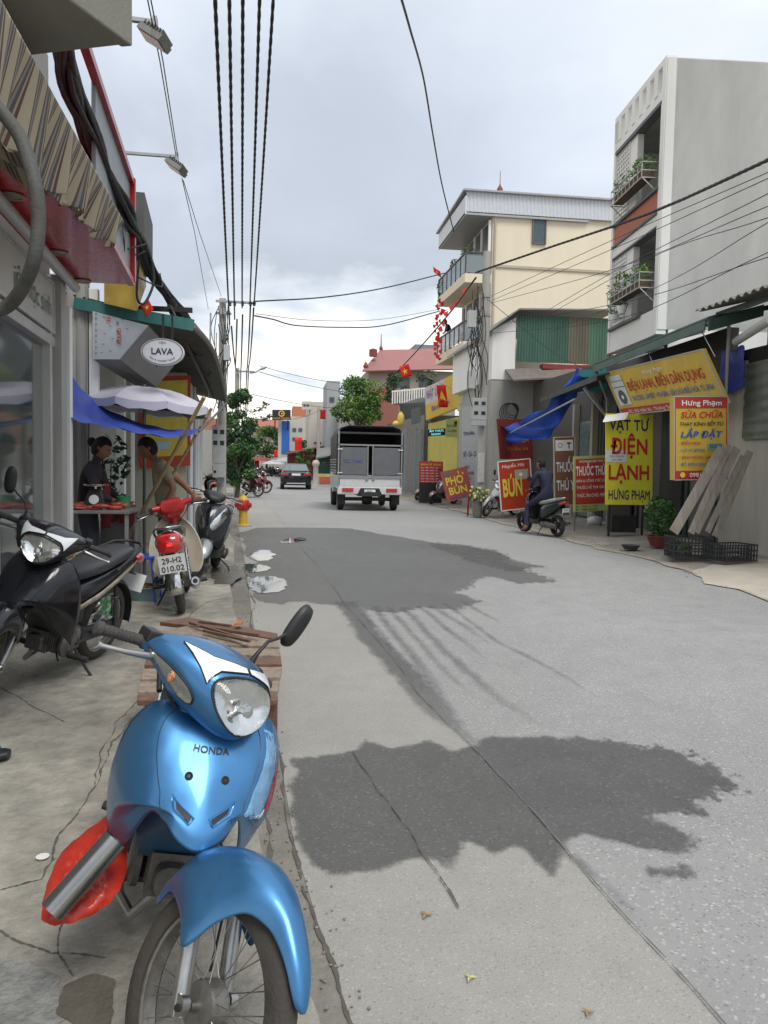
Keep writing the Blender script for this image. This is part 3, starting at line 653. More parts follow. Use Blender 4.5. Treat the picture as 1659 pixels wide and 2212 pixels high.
    for s in (-1, 1):
        e = M(); a, b_ = Vector((-.58, s*.12, .30)), Vector((-.50, s*.12, .60)); e.tube([a, b_], .012, 8)
        for k in range(9): c = a+(b_-a)*(.25+.06*k); e.ring([(.02, -.004), (.027, 0), (.02, .004)], c, b_-a, 12)
        e.build('shock_absorber', chrome if cub else darkm, root, smooth=50)
    rows = []
    for k in range(14):
        t = R_(40+k*11.5) if True else 0; R0 = .335; rows.append([Vector((-.60+(R0-(.03 if abs(j) == 2 else 0))*math.cos(t), j*.032, .285+(R0-(.03 if abs(j) == 2 else 0))*math.sin(t))) for j in (-2, -1, 0, 1, 2)])
    e = M(); e.grid(rows); rm = e.build('rear_mudguard', chrome if cub else blackp, root, smooth=60, solid=.004)
    # body side / tail
    sb = M(); sb.loftx([(.02, 0, .50, .07, .05, 3), (-.06, 0, .54, .105, .12, 3), (-.25, 0, .585, .125, .115, 3), (-.45, 0, .655, .125, .075, 3), (-.65, 0, .715, .11, .05, 3), (-.84, 0, .765, .075, .035, 2.5), (-.90, 0, .775, .04, .02, 2)], 16)
    body = sb.build('side_cover', P, root, smooth=180, sub=1)
    for s in (-1, 1):
        q = M(); rows = []
        for x, z, y, h in ((.03, .47, .075, .012), (-.12, .515, .116, .02), (-.3, .57, .131, .022), (-.5, .645, .129, .018), (-.7, .715, .108, .012), (-.85, .76, .075, .004)):
            rows.append([Vector((x, s*(y+.004), z-h)), Vector((x, s*(y+.007), z)), Vector((x, s*(y+.003), z+h))])
        q.grid(rows); q.build('side_stripe', silver, body, smooth=180, solid=.002)
    # seat
    q = M(); q.loftx([(.0, 0, .70, .05, .03, 2.5), (-.05, 0, .715, .085, .045, 2.8), (-.2, 0, .735, .115, .05, 3), (-.38, 0, .755, .125, .045, 3), (-.5, 0, .785, .12, .05, 3), (-.66, 0, .81, .11, .045, 3), (-.76, 0, .82, .085, .03, 2.5), (-.80, 0, .82, .04, .015, 2)], 18)
    q.build('seat', seatc or seatm, root, smooth=180, sub=1)
    q = M(); q.tube([(-.46, -.13, .72), (-.6, -.145, .80), (-.78, -.115, .845), (-.88, -.05, .855), (-.88, .05, .855), (-.78, .115, .845), (-.6, .145, .80), (-.46, .13, .72)], .011, 8); q.build('grab_rail', alu if cub else blackp, root, smooth=60)
    # tail lamp, plate
    if cub:
        q = M(); q.loftx([(-.78, 0, .72, .11, .075, 4), (-.90, 0, .71, .115, .095, 4), (-.955, 0, .70, .10, .08, 3), (-.975, 0, .70, .05, .04, 2.5)], 16); tl = q.build('tail_light', redl, root, smooth=50)
        q = M(); q.ring([(.12, -.01), (.13, 0), (.12, .012)], (-.87, 0, .72), (-1, 0, 0), 20); [p.__setitem__(2, .70+(p.z-.70)*.85) for p in q.v]; q.build('tail_light_frame', chrome, tl, smooth=60)
        q = M(); q.box((-.976, 0, .70), (.012, .05, .03)); q.build('bulb', mat('bulb_red', (.9, .03, .02), .2, var=0, emit=(.9, .05, .03, .35)), tl, bev=.004)
    else:
        q = M(); q.loftx([(-.80, 0, .74, .10, .035, 3), (-.90, 0, .745, .09, .04, 3), (-.95, 0, .74, .06, .025, 2.5), (-.96, 0, .74, .03, .01, 2)], 14); tl = q.build('tail_light', redl, root, smooth=50)
    pw_ = .12 if cub else .095; a, b_, c_ = Vector((-.94, pw_, .44 if cub else .47)), Vector((-.94, -pw_, .44 if cub else .47)), Vector((-.985, pw_, .61 if cub else .60))
    pm = M(); fr = Frame(a, b_, c_); pm.slab(fr.p(0, 0), fr.p(1, 0), fr.p(0, 1), -fr.n*.003); pl_ = pm.build('license_plate', platem, root)
    tm = M(); l1, l2 = plate.split('\n'); fr.text(tm, l1, .14, .56, .72, .32, .002, bold=.02); fr.text(tm, l2, .08, .1, .84, .32, .002, bold=.02); tm.build('lettering', inkb, pl_)
    q = M(); q.bar((-.80, 0, .66), (-.935, 0, .60), .06, .01); q.build('plate_bracket', blackp, root)
    # handlebar assembly, headlight cowl
    if not cub:
        cw = [(.065, 1.045, .10, .045, 1.01), (.12, 1.065, .20, .035, 1.005), (.205, 1.064, .228, .055, .985), (.285, 1.045, .222, .085, .965), (.35, 1.005, .200, .11, .945), (.39, .95, .172, .14, .92), (.392, .892, .140, .165, .89), (.36, .845, .100, .18, .865), (.30, .828, .05, .20, .85)]
        P_ = []
        for cx, cz, h, ex, ez in cw:
            P_.append([(cx-(cx-ex)*abs(k)**2.1, h*math.sin(k*1.4)/math.sin(1.4), cz-(cz-ez)*abs(k)**1.7) for k in (-1, -.88, -.66, -.35, 0, .35, .66, .88, 1)])
        cs = Surf(P_); cs.flip = 1 if cs.N(.5, .5).x > 0 else -1
        hl = smooth_outline([(.32, .56), (.38, .48), (.5, .45), (.62, .48), (.68, .56), (.67, .68), (.60, .78), (.5, .82), (.40, .78), (.33, .68)], 2)
        def inside(p, poly):
            c = False; n = len(poly)
            for i in range(n):
                a, b = poly[i], poly[i-1]
                if (a[1] > p[1]) != (b[1] > p[1]) and p[0] < (b[0]-a[0])*(p[1]-a[1])/(b[1]-a[1])+a[0]: c = not c
            return c
        nu, nv = (110, 90) if hero else (60, 48)
        cm = M(); cs.mesh(cm, nu, nv); cm.f = [f_ for k_, f_ in enumerate(cm.f) if not inside(((k_ % nu+.5)/nu, (k_//nu+.5)/nv), hl)]; cm.m = [0]*len(cm.f)
        cm.xf(st); cowl = cm.build('headlight_cowl', [P], root, smooth=180, solid=.004, soff=-1 if cs.flip > 0 else 1)
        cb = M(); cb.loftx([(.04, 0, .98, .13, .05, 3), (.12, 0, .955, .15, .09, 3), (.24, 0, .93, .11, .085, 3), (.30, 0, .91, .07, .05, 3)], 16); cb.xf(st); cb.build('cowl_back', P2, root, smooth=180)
        cb = M(); cb.tube([(.19, 0, .845), (.175, 0, .925)], [.075, .085], 16); cb.xf(st); nk = cb.build('neck', P, root, smooth=40)
        # headlamp: lens bowl low centre with two pointed position lenses rising to the sides
        h1 = M(); cs.patch(h1, hl, .003, .016, 7, c=(.5, .645), dens=2); h1.xf(st)
        hb = M(); cs.patch(hb, hl, .0, -.055, 9, c=(.5, .645), dens=2)
        bc = cs.S(.5, .64)-cs.N(.5, .64)*.055; hb.use(1); hb.tube([bc, bc+cs.N(.5, .64)*.035], [.009, .007], 10); hb.lathe([(.016, 0), (.017, .006), (.004, .01)], bc+cs.N(.5, .64)*.034, cs.N(.5, .64), 14)
        hb.xf(st)
        lampo = hb.build('headlight', [refl, chrome], root, smooth=60)
        h1.build('headlight_glass', lens, lampo, smooth=180)
        rm_ = M(); cs.rim(rm_, hl, .004, .0035, 2); rm_.xf(st); rm_.build('headlight_rim', blackp, lampo, smooth=60)
        for s in (-1, 1):
            sp = [(.5+s*.005, .425), (.5+s*.12, .45), (.5+s*.165, .50), (.5+s*.19, .55), (.5+s*.20, .25), (.5+s*.12, .355), (.5+s*.005, .39)]
            q = M(); cs.patch(q, sp, .0045, .002, 4); q.xf(st); q.build('position_lens', whitel, lampo, smooth=60)
            q = M(); cs.rim(q, sp, .0035, .0022); q.xf(st); q.build('lens_trim', blackp, lampo, smooth=60)
            tsg = smooth_outline([(.5+s*.285, .76), (.5+s*.255, .66), (.5+s*.325, .50), (.5+s*.40, .35), (.5+s*.43, .34), (.5+s*.42, .52), (.5+s*.37, .72)], 1)
            q = M(); cs.patch(q, tsg, .003, .001, 4); q.use(1); q.blob(cs.S(.5+s*.35, .58)+cs.N(.5+s*.35, .58)*.004, (.014, .012, .02), 8); q.xf(st); ts = q.build('turn_signal', [refl, amber], root, smooth=60)
            q = M(); cs.patch(q, tsg, .008, .006, 4); q.xf(st); q.build('signal_glass', lens, ts, smooth=180)
            q = M(); cs.rim(q, tsg, .003, .003); q.xf(st); q.build('signal_rim', blackp, ts, smooth=60)
            q = M(); p_ = cs.S(.5+s*.36, .15); n_ = cs.N(.5+s*.36, .15); q.lathe([(.009, 0), (.009, .003), (.004, .002)], p_, n_, 14); q.xf(st); q.build('screw_cap', darkm, cowl, smooth=40)
    else:
        cb = M(); cb.loftx([(.00, 0, 1.0, .12, .06, 3), (.05, 0, .985, .135, .09, 3), (.17, 0, .955, .12, .10, 3), (.24, 0, .93, .10, .10, 2.5), (.28, 0, .925, .08, .08, 2)], 18)
        for s in (-1, 1):
            k0 = len(cb.v); cb.tube([(.07, s*.06, .985), (.05, s*.15, 1.005), (.03, s*.21, 1.01)], [.045, .032, .024], 10)
        cb.xf(st); cowl = cb.build('headlight_cowl', P2, root, smooth=60)
        q = M(); q.box((.06, 0, 1.045), (.10, .15, .01), Matrix.Rotation(.15, 3, 'Y')); q.xf(st); q.build('dial_panel', mat('dial_glass', (.5, .6, .66), .15, var=.1, coat=.5), cowl)
        q = M(); q.tube([(.20, 0, .82), (.17, 0, .93)], .05, 12); q.xf(st); q.build('neck', P2, root, smooth=40)
        q = M(); q.lathe([(.07, 0), (.06, .02), (.03, .035), (0.001, .04)], st((.27, 0, .925)), st((1.27, 0, .925))-st((.27, 0, .925)), 18); q.build('headlight', lens, root, smooth=60)
        # cream leg shields: two broad curved wings
        q = M(); rows = []
        for (x, z, h) in ((.20, .88, .08), (.17, .82, .16), (.12, .72, .23), (.08, .58, .27), (.06, .45, .28), (.05, .33, .25), (.04, .27, .19)):
            rows.append([Vector((x+.14*(1-abs(k)**1.8), h*k, z)) for k in (-1, -.93, -.75, -.45, 0, .45, .75, .93, 1)])
        q.grid(rows); q.build('leg_shield', P, root, smooth=180, solid=.012, sub=1)
        q = M(); q.loftx([(.27, 0, .70, .05, .12, 3), (.12, 0, .56, .055, .11, 3), (-.05, 0, .50, .05, .08, 3)], 12); q.build('tunnel_cover', mat('pale_grey_plastic', (.5, .53, .55), .35, var=.1), root, smooth=50)
    hb = M()
    for s in (-1, 1): hb.tube([(.10, 0, .985), (.085, s*.12, .99), (.065, s*.2, .985), (.03, s*.36, .97)], .011, 8)
    hb.xf(st); hbar = hb.build('handlebar', darkm, root, smooth=50)
    for s in (-1, 1):
        g = M(); a = Vector((.057, s*.225, .983)); d = Vector((-.03*1.0, s*.14, -.012)); u = d.normalized()
        g.tube([a-u*.03, a-u*.005, a, a+d*.2, a+d*.85, a+d*.87, a+d*1.0, a+d*1.02], [.024, .024, .018, .0165, .0165, .023, .021, .012], 14)
        for k in range(7): c = a+d*(.2+.09*k); g.ring([(.0155, -.002), (.0182, 0), (.0155, .002)], c, u, 14)
        g.xf(st); gg = g.build('grip', gripm, hbar, smooth=40)
        q = M(); q.loft([[Vector((x, y+s*0, z)) + 0*u for x, y, z in ring] for ring in [[(.03, s*.185, .985), (.10, s*.185, .985), (.10, s*.185, 1.03), (.03, s*.185, 1.03)], [(.03, s*.23, .99), (.09, s*.23, .99), (.09, s*.23, 1.025), (.03, s*.23, 1.025)]]]); q.xf(st); q.build('switch_housing', blackp, hbar, bev=.006)
        if lever and (s == -1 or hero is False):
            q = M(); q.tube([(.115, s*.19, .96), (.125, s*.23, .958), (.118, s*.30, .948), (.108, s*.335, .944), (.098, s*.36, .940), (.092, s*.37, .938)], [.013, .011, .008, .007, .0075, .013], 10); q.xf(st); q.build('brake_lever', alu, hbar, smooth=60)
        if ('R' if s == -1 else 'L') in mirrors:
            q = M(); q.tube([(.075, s*.20, 1.02), (.08, s*.205, 1.07), (.07, s*.235, 1.12), (.04, s*.30, 1.14), (.03, s*.335, 1.165)], [.014, .007, .006, .006, .006], 8); q.xf(st); mr = q.build('mirror', darkm, root, smooth=60)
            q = M(); k0 = 0; q.loftx([(.045, s*.37, 1.205, .020, .055, 3), (.035, s*.37, 1.205, .034, .082, 2.6), (.018, s*.37, 1.205, .036, .088, 2.6)], 20)
            rz_ = Matrix.Rotation(s*R_(-12), 3, 'X'); q.xf(lambda p: Vector((.03, s*.37, 1.205))+rz_ @ (p-Vector((.03, s*.37, 1.205)))); q.xf(st); q.build('mirror_shell', blackp, mr, smooth=60)
            q = M(); q.loftx([(.0175, s*.37, 1.205, .031, .08, 2.6), (.0165, s*.37, 1.205, .030, .079, 2.6)], 20); q.xf(lambda p: Vector((.03, s*.37, 1.205))+rz_ @ (p-Vector((.03, s*.37, 1.205)))); q.xf(st); q.build('mirror_glass', mirm, mr)
    cbm = M(); cbm.tube([st((.08, -.2, .99)), st((.14, -.19, .95)), st((.17, -.12, .87)), Vector((.22, -.06, .80))], .004, 6); cbm.tube([st((.08, -.18, .985)), st((.16, -.15, .90)), Vector((.22, -.05, .78))], .0035, 6)
    cbm.tube([st((.60, .09, .30)), st((.52, .10, .5)), Vector((.33, .05, .62))], .004, 6); cbm.build('cable', blackp, root, smooth=60)
    root.location = loc; root.scale = (scale,)*3
    root.rotation_euler = (Matrix.Rotation(yaw, 3, 'Z') @ Matrix.Rotation(lean, 3, 'X')).to_euler()
    return root
blue = paint('blue_metallic_paint', (.055, .195, .40), .72, .38)
underbone('motorbike', 'blue underbone motorbike in the foreground with red and white lettering on its front cover', blue, mat('dark_blue_plastic', (.03, .10, .2), .45, .2, var=.1), (-.378, 2.37, 0.0), R_(-81.5), R_(-12.5), R_(34), hero=True, scale=.925, mirrors='L', tyre=dustyrub)  # inner panels are a plain darker blue plastic
# ================================================================== LEFT SIDE
P8 = AY(138, 1000, 8.0)
def PL(x, y, off=0.):
    d = ray(x, y); t = (P8.x+off+.066*8)/(d.x+.066*d.y); return CAM+d*t
def LA(Y, off, z): return Vector((P8.x+off-.066*(Y-8), Y, z))
redp = mat('red_sign_panel', (.33, .018, .022), .3, var=.12, vs=3, coat=.3)
purp = mat('maroon_soffit', (.42, .02, .03), .25, var=.35, vs=1.2, coat=.4)
grey_conc = mat('stained_concrete', (.27, .265, .235), .9, var=.3, vs=3, bump=.4, bs=30, streak=True)
whitew = mat('white_paint_wall', (.78, .78, .76), .8, var=.10, vs=2.5, streak=True, var2=.08)
alumw = mat('aluminium_frame', (.50, .50, .48), .45, .4, var=.12, vs=8)
glassm = mat('shop_glass', (.07, .09, .085), .06, var=.25, vs=1.3, coat=.5)
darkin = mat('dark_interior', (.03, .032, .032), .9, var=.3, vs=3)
cablem = mat('cable_black', (.02, .02, .022), .6, var=.2, vs=12)
# --- glazed shop house at the left
root = empty('shop_building', LA(6.5, 0, 0), 'grey shop house at the left edge with a tall glazed front and white end post', 'building')
w = M(); w.prism([LA(1.0, -.12, PZ), LA(8.0, -.12, PZ), LA(8.0, -5, PZ), LA(1.0, -5, PZ)], (0, 0, 5.3)); w.build('wall', [mat('render_grey', (.30, .30, .28), .85, var=.2, vs=3)], root)
w = M(); a = Frame(LA(4.2, -.07, PZ+.1), LA(7.55, -.07, PZ+.1), LA(4.2, -.07, 2.55)); w.slab(a.p(0, 0), a.p(1, 0), a.p(0, 1), -a.n*.02); gp_ = w.build('glass_pane', glassm, root)
w = M()
for u in (0, .45, .96): w.box(LA(4.2+3.4*u, -.04, 1.35), (.09, .07, 2.6), Matrix.Rotation(.066, 3, 'Z'))
w.box(LA(5.9, -.04, 2.58), (.09, 3.5, .09), Matrix.Rotation(.066, 3, 'Z')); w.box(LA(5.9, -.04, .18), (.09, 3.5, .12), Matrix.Rotation(.066, 3, 'Z')); w.build('window_frame', alumw, root, bev=.006)
w = M(); w.box(LA(7.72, -.02, 1.6), (.16, .22, 3.2), Matrix.Rotation(.066, 3, 'Z')); w.build('end_pilaster', mat('pilaster_grey', (.36, .36, .34), .7, var=.2, vs=5, streak=True), root)
w = M(); w.box(LA(7.98, .03, 1.5), (.10, .12, 2.95), Matrix.Rotation(.066, 3, 'Z')); w.build('end_post', whitew, root, bev=.006)
w = M(); w.box(LA(7.86, .0, 1.6), (.04, .09, 3.1), Matrix.Rotation(.066, 3, 'Z')); w.build('dark_joint', darkin, root)
sgn('fascia_sign', 'sign', 'white signboard with green lettering above the shop glass at the left edge', LA(4.2, .0, 2.66), LA(7.55, .0, 2.66), LA(4.2, .0, 3.10), mat('dirty_white_board', (.45, .45, .42), .5, var=.15, vs=4, streak=True),
    [('t', 'iệt', .60, .30, .1, .4, mat('green_ink', (.10, .17, .12), .6, var=.2)), ('t', 'học sinh', .73, .30, .24, .4, mat('green_ink', (.1, .2, .12), .6))], .03, frame=(alumw, .03))
w = M(); w.tube([LA(3.0, .12, 3.17), LA(8.0, .12, 3.17)], .045, 12); o = w.build('roller_tube', alumw, smooth=40, label='grey metal tube running under the maroon soffit of the left shop', cat='tube')
# red box sign with soffit and downlights
root = empty('red_box_sign', LA(6, .3, 3.22), 'large red and white box sign with maroon underside projecting over the left pavement', 'sign')
w = M(); w.slab(LA(3.3, -.02, 3.24), LA(8.05, -.02, 3.24), LA(3.3, .62, 3.24), (0, 0, .03)); sof = w.build('soffit', purp, root)
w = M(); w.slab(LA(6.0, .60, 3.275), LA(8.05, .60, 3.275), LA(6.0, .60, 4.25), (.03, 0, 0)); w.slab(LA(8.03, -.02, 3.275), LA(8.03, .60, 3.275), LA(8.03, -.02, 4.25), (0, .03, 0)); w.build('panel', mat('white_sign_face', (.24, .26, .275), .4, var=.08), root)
w = M()
for a, b in ((LA(3.3, .64, 3.26), LA(8.07, .64, 3.26)), (LA(8.06, .65, 3.27), LA(8.06, .65, 4.27)), (LA(3.3, .64, 4.24), LA(8.07, .64, 4.24))): w.bar(a, b, .06, .06)
w.build('border', redp, root)
fr = Frame(LA(6.6, .655, 3.42), LA(7.9, .655, 3.42), LA(6.6, .655, 4.1)); w = M(); fr.text(w, 'Tiệm', .5, .45, .4, .2, .003, bold=.02); fr.text(w, 'HS', .55, .12, .3, .2, .003, bold=.02); w.build('lettering', mat('slate_ink', (.12, .15, .18), .5, var=0), root)
for x, y in ((25, 423), (125, 546), (177, 607)):
    c = G(x, y, 3.235); w = M(); w.lathe([(.085, 0), (.085, -.008), (.065, -.008), (.062, .0)], c, n=24, cap=False); w.lathe([(.062, -.002), (.0, -.002)], c, n=24, cap=False); w.build('downlight', mat('downlight_face', (.30, .24, .20), .35, var=.15), root, smooth=40)
# striped fabric awning
stripe = bpy.data.materials.new('striped_canvas'); stripe.use_nodes = True; MC['striped_canvas'] = stripe
n = stripe.node_tree.nodes; l = stripe.node_tree.links; b = n['Principled BSDF']; b.inputs['Roughness'].default_value = .85
at = n.new('ShaderNodeAttribute'); at.attribute_name = 'cloth'; sp = n.new('ShaderNodeSeparateXYZ'); l.new(at.outputs['Vector'], sp.inputs[0])
r = n.new('ShaderNodeValToRGB'); r.color_ramp.interpolation = 'CONSTANT'; fr_ = n.new('ShaderNodeMath'); fr_.operation = 'FRACT'; l.new(sp.outputs[0], fr_.inputs[0]); l.new(fr_.outputs[0], r.inputs[0])
cs_ = [(0, (.36, .31, .22)), (.40, (.10, .07, .05)), (.50, (.22, .20, .18)), (.62, (.08, .08, .09)), (.76, (.30, .26, .18)), (.83, (.10, .05, .045)), (.93, (.36, .31, .22))]
while len(r.color_ramp.elements) < len(cs_): r.color_ramp.elements.new(.5)
for e_, (p, c) in zip(r.color_ramp.elements, cs_): e_.position = p; e_.color = (*c, 1)
l.new(r.outputs[0], b.inputs['Base Color'])
def cloth(name, rows, uv, m, parent, th=.004, sub=1):
    q = M(); q.grid(rows); o = q.build(name, m, parent, smooth=180, solid=th, sub=sub)
    at = o.data.attributes.new('cloth', 'FLOAT_VECTOR', 'POINT'); nr, nc = len(rows), len(rows[0])
    for i in range(nr):
        for j in range(nc): at.data[i*nc+j].vector = uv(i/(nr-1), j/(nc-1))
    return o
root = empty('awning', LA(6, .5, 3.9), 'striped beige and brown cloth awning with a hanging valance above the red sign', 'awning')
ra = PL(62, 125, .80); rb_ = PL(262, 478, .80); ra = ra+(ra-rb_)*.35
w = M(); w.tube([ra, rb_], .015, 8); w.build('rod', alumw, root)
rnd = random.Random(3); rows = []
nc = 120
for i in range(7):
    v = i/6; row = []
    for j in range(nc):
        u = j/(nc-1); p = ra.lerp(rb_, u); drop = (.42-.22*u)*v
        wv = math.sin(u*95)*.022+math.sin(u*41+1)*.03
        row.append(p+Vector((.02-v*.10+wv*v*1.2, wv*v*.6, -drop-(.02*math.sin(u*60) if i == 6 else 0))))
    rows.append(row)
cloth('valance', rows, lambda v, u: (u*26, v, 0), stripe, root)
rows = []
for i in range(24):
    u = i/23; p = ra.lerp(rb_, u*.80); q_ = LA(p.y, .02, 3.42); row = []
    for j in range(12):
        v = j/11; c = (p+Vector((-.08, 0, -.40+.2*u))).lerp(q_, v); row.append(c+Vector((0, 0, .05*math.sin(u*34)+.03*math.sin(v*9))))
    rows.append(row)
cloth('canopy', rows, lambda u, v: (v*5, u, 0), stripe, root)
# concrete balcony slab over the camera's left
q = M(); zb = 3.32; bt = [G(-160, 142, zb), G(0, 128, zb), G(256, 99, zb), G(262, 103, zb), G(287, 101, zb), G(150, 0, zb), G(60, -66, zb), G(-160, -60, zb)]
q.prism(bt, (0, 0, 1.1)); q.build('balcony_slab', mat('balcony_concrete', (.19, .19, .165), .9, var=.18, vs=3, bump=.3, bs=40), label='weathered concrete balcony jutting in at the top left corner', cat='balcony', bev=.01)
# grey duct panel + red steel eave behind the cables
# houses stepping away behind: grey stub wall and gold sign
q = M(); a = AY(262, 440, 9.0); q.slab(AY(240, 540, 9.0), AY(312, 545, 9.0), AY(240, 410, 9.0), (-.1, 1.2, 0)); q.build('box_canopy', mat('old_grey_tin', (.10, .10, .10), .7, .2, var=.3), label='dark grey tin box canopy behind the red sign, under the cables', cat='canopy')
q = M(); gold = mat('gold_panel', (.42, .29, .06), .45, .2, var=.2, vs=5)
zg0 = AY(300, 672, 9.1).z; q.prism([AY(225, 655, 9.1), AY(296, 672, 9.1), AY(312, 610, 10.2)+Vector((.02, 0, -.05)), AY(240, 600, 10.2)], (0, 0, .55)); q.build('gold_box_sign', gold, label='gold coloured box sign beyond the red sign on the left', cat='sign')
# cable bundle sagging along the eaves (each cable its own thing)
def cable(pts, r, label, m=None, group=None, name='cable', n=6, cat='cable'):
    q = M(); q.tube(pts, r, n); return q.build(name, m or cablem, smooth=180, label=label, cat=cat, group=group)
def smooth_path(pts, k=6):
    P = [Vector(p) for p in pts]; P = [P[0]*2-P[1]]+P+[P[-1]*2-P[-2]]; out = []
    for i in range(1, len(P)-2):
        for j in range(k):
            t = j/k; out.append(.5*((2*P[i])+(P[i+1]-P[i-1])*t+(2*P[i-1]-5*P[i]+4*P[i+1]-P[i+2])*t*t+(3*P[i]-P[i-1]-3*P[i+1]+P[i+2])*t**3))
    out.append(P[-2]); return out
rnd = random.Random(12)
spine = [(128, 60, 4.6), (150, 180, 5.2), (205, 320, 6.2), (262, 460, 7.4), (300, 520, 8.4), (335, 600, 9.6), (385, 670, 11.5), (415, 710, 13), (450, 770, 16), (478, 830, 21.5)]
for k in range(26):
    pts = []
    for i, (x, y, Y) in enumerate(spine):
        s_ = 1.7 if i < 4 else .75
        pts.append(AY(x+rnd.uniform(-13, 13)*s_, y+rnd.uniform(-10, 10)*s_, Y+rnd.uniform(-.08, .08)))
    cable(smooth_path(pts, 5), rnd.choice((.012, .016, .022, .028)), 'black cable in the tangled bundle strung along the left eaves', group='cables bundled along the left eaves')
for k in range(12):
    i = rnd.randint(3, 8); x, y, Y = spine[i]; x2, y2, Y2 = spine[i]; 
    a = AY(x, y, Y); p = [a, a+Vector((rnd.uniform(-.2, .1), rnd.uniform(-.3, .3), -rnd.uniform(.15, .3))), a+Vector((rnd.uniform(-.1, .2), rnd.uniform(0, .6), -rnd.uniform(.25, .5))), a+Vector((rnd.uniform(0, .2), .8, -rnd.uniform(.0, .2)))]
    cable(smooth_path(p, 8), .008, 'loose loop of black cable hanging below the left cable bundle', group='loose cable loops on the left')
cable(smooth_path([AY(300, 560, 8.6), AY(296, 640, 8.6), AY(312, 655, 8.7), AY(332, 610, 8.8), AY(328, 560, 8.8)], 8), .014, 'black cable hanging in a long loop beside the small flag at the left')
cable(smooth_path([AY(-40, 190, 2.6), AY(0, 238, 2.6), AY(45, 300, 2.55), AY(76, 400, 2.5), AY(83, 480, 2.5), AY(74, 560, 2.5), AY(48, 622, 2.55), AY(15, 662, 2.6), AY(-40, 680, 2.6)], 8), .0215, 'thick dusty black hose curving in at the left edge', mat('dusty_hose', (.07, .07, .065), .7, var=.35, vs=25, bump=.3, bs=80), n=14, name='hose', cat='hose')
# twisted power cables overhead
def twisted(pts, r, label, group=None, pitch=.42, m=None):
    P = smooth_path(pts, 1) if False else pts; q = M()
    dens = []
    for i in range(len(P)-1):
        a, b = Vector(P[i]), Vector(P[i+1]); n = max(2, int((b-a).length/(pitch/6)))
        dens += [a.lerp(b, j/n) for j in range(n)]
    dens.append(Vector(P[-1])); dist = 0
    for s in (0, 1):
        pts2 = []; dist = 0
        for i, p in enumerate(dens):
            if i: dist += (p-dens[i-1]).length
            w = dist/pitch*2*math.pi+s*math.pi; pts2.append(p+Vector((math.cos(w), 0, math.sin(w)))*r*.26)
        q.tube(pts2, r*.80, 6, caps=False)
    return q.build('power_cable', m or cablem, smooth=180, label=label, cat='power cable', group=group)
def sag(a, b, s, n=10): return [a.lerp(b, i/n)+Vector((0, 0, -4*s*(i/n)*(1-i/n))) for i in range(n+1)]
ends = [(458, 496, 702), (493, 507, 690), (525, 523, 665), (566, 540, 655), (600, 549, 655)]
lab = ['leftmost', 'second from the left', 'middle one', 'fourth from the left', 'rightmost']
for k, (x0, x1, y1) in enumerate(ends):
    a = AY(x0, 0, 8.3+.15*k); b = AY(x1, y1, 21.8); c = a+(a-AY(x0+(x1-x0)*.28, 300, 12.2))*1.1
    twisted(sag(c, b, .15, 12), .020, 'thick twisted black power cable crossing the sky overhead, %s of the five' % lab[k], 'five twisted power cables overhead')
for k, (x0, y0, x1, y1) in enumerate(((500, 705, 513, 800), (512, 690, 508, 790), (524, 680, 520, 800), (541, 660, 533, 800), (548, 665, 537, 790))):
    cable(sag(AY(x0, y0, 21.9), AY(x1, y1, 35.8), .4), .022, 'black power cable running on from the near left pole to the far left pole', group='cables between the two left poles')
for k, (x0, y0, x1, y1) in enumerate(((513, 800, 514, 890), (520, 800, 520, 895), (533, 800, 528, 905), (537, 790, 532, 900))):
    cable(sag(AY(x0, y0, 36), AY(x1, y1, 60), .5), .025, 'thin black cable dropping beyond the far left pole', group='cables beyond the far left pole')
for k, (pts, r, lb) in enumerate((
    ([(862, -20, 12), (885, 60, 14), (915, 170, 18), (935, 290, 22), (955, 400, 26), (980, 500, 29.8)], .022, 'wavy black cable dropping through the sky to the cream building'),
    ([(550, 651, 22), (700, 642, 24), (830, 622, 26), (960, 590, 30)], .022, 'black cable crossing the street from the left pole to the upper balcony'),
    ([(550, 682, 22), (590, 690, 23), (640, 703, 24), (740, 707, 25.5), (830, 703, 27), (950, 672, 30)], .02, 'wavy black cable crossing the street below the upper crossing cable'),
    ([(553, 678, 22), (680, 692, 24), (820, 690, 27), (950, 668, 31)], .008, 'very thin wire crossing the street above the wavy cable'))):
    cable(smooth_path([AY(*p) for p in pts], 8), r, lb)
for k, (x0, y0, x1, y1, x2, y2) in enumerate(((317, -10, 345, 130, 380, 335), (324, -10, 352, 132, 384, 338), (393, 385, 420, 500, 450, 668), (396, 390, 430, 500, 478, 640))):
    cable([AY(x0, y0, 7.0 if k < 2 else 11.5), AY(x1, y1, 8.2 if k < 2 else 15), AY(x2, y2, 11 if k < 2 else 21.5)], .006, ['thin wire above the nearer floodlight', 'second thin wire beside the floodlights', 'thin wire falling from the farther floodlight to a short post', 'thin wire falling from the farther floodlight to the left pole'][k], name='wire', cat='wire')
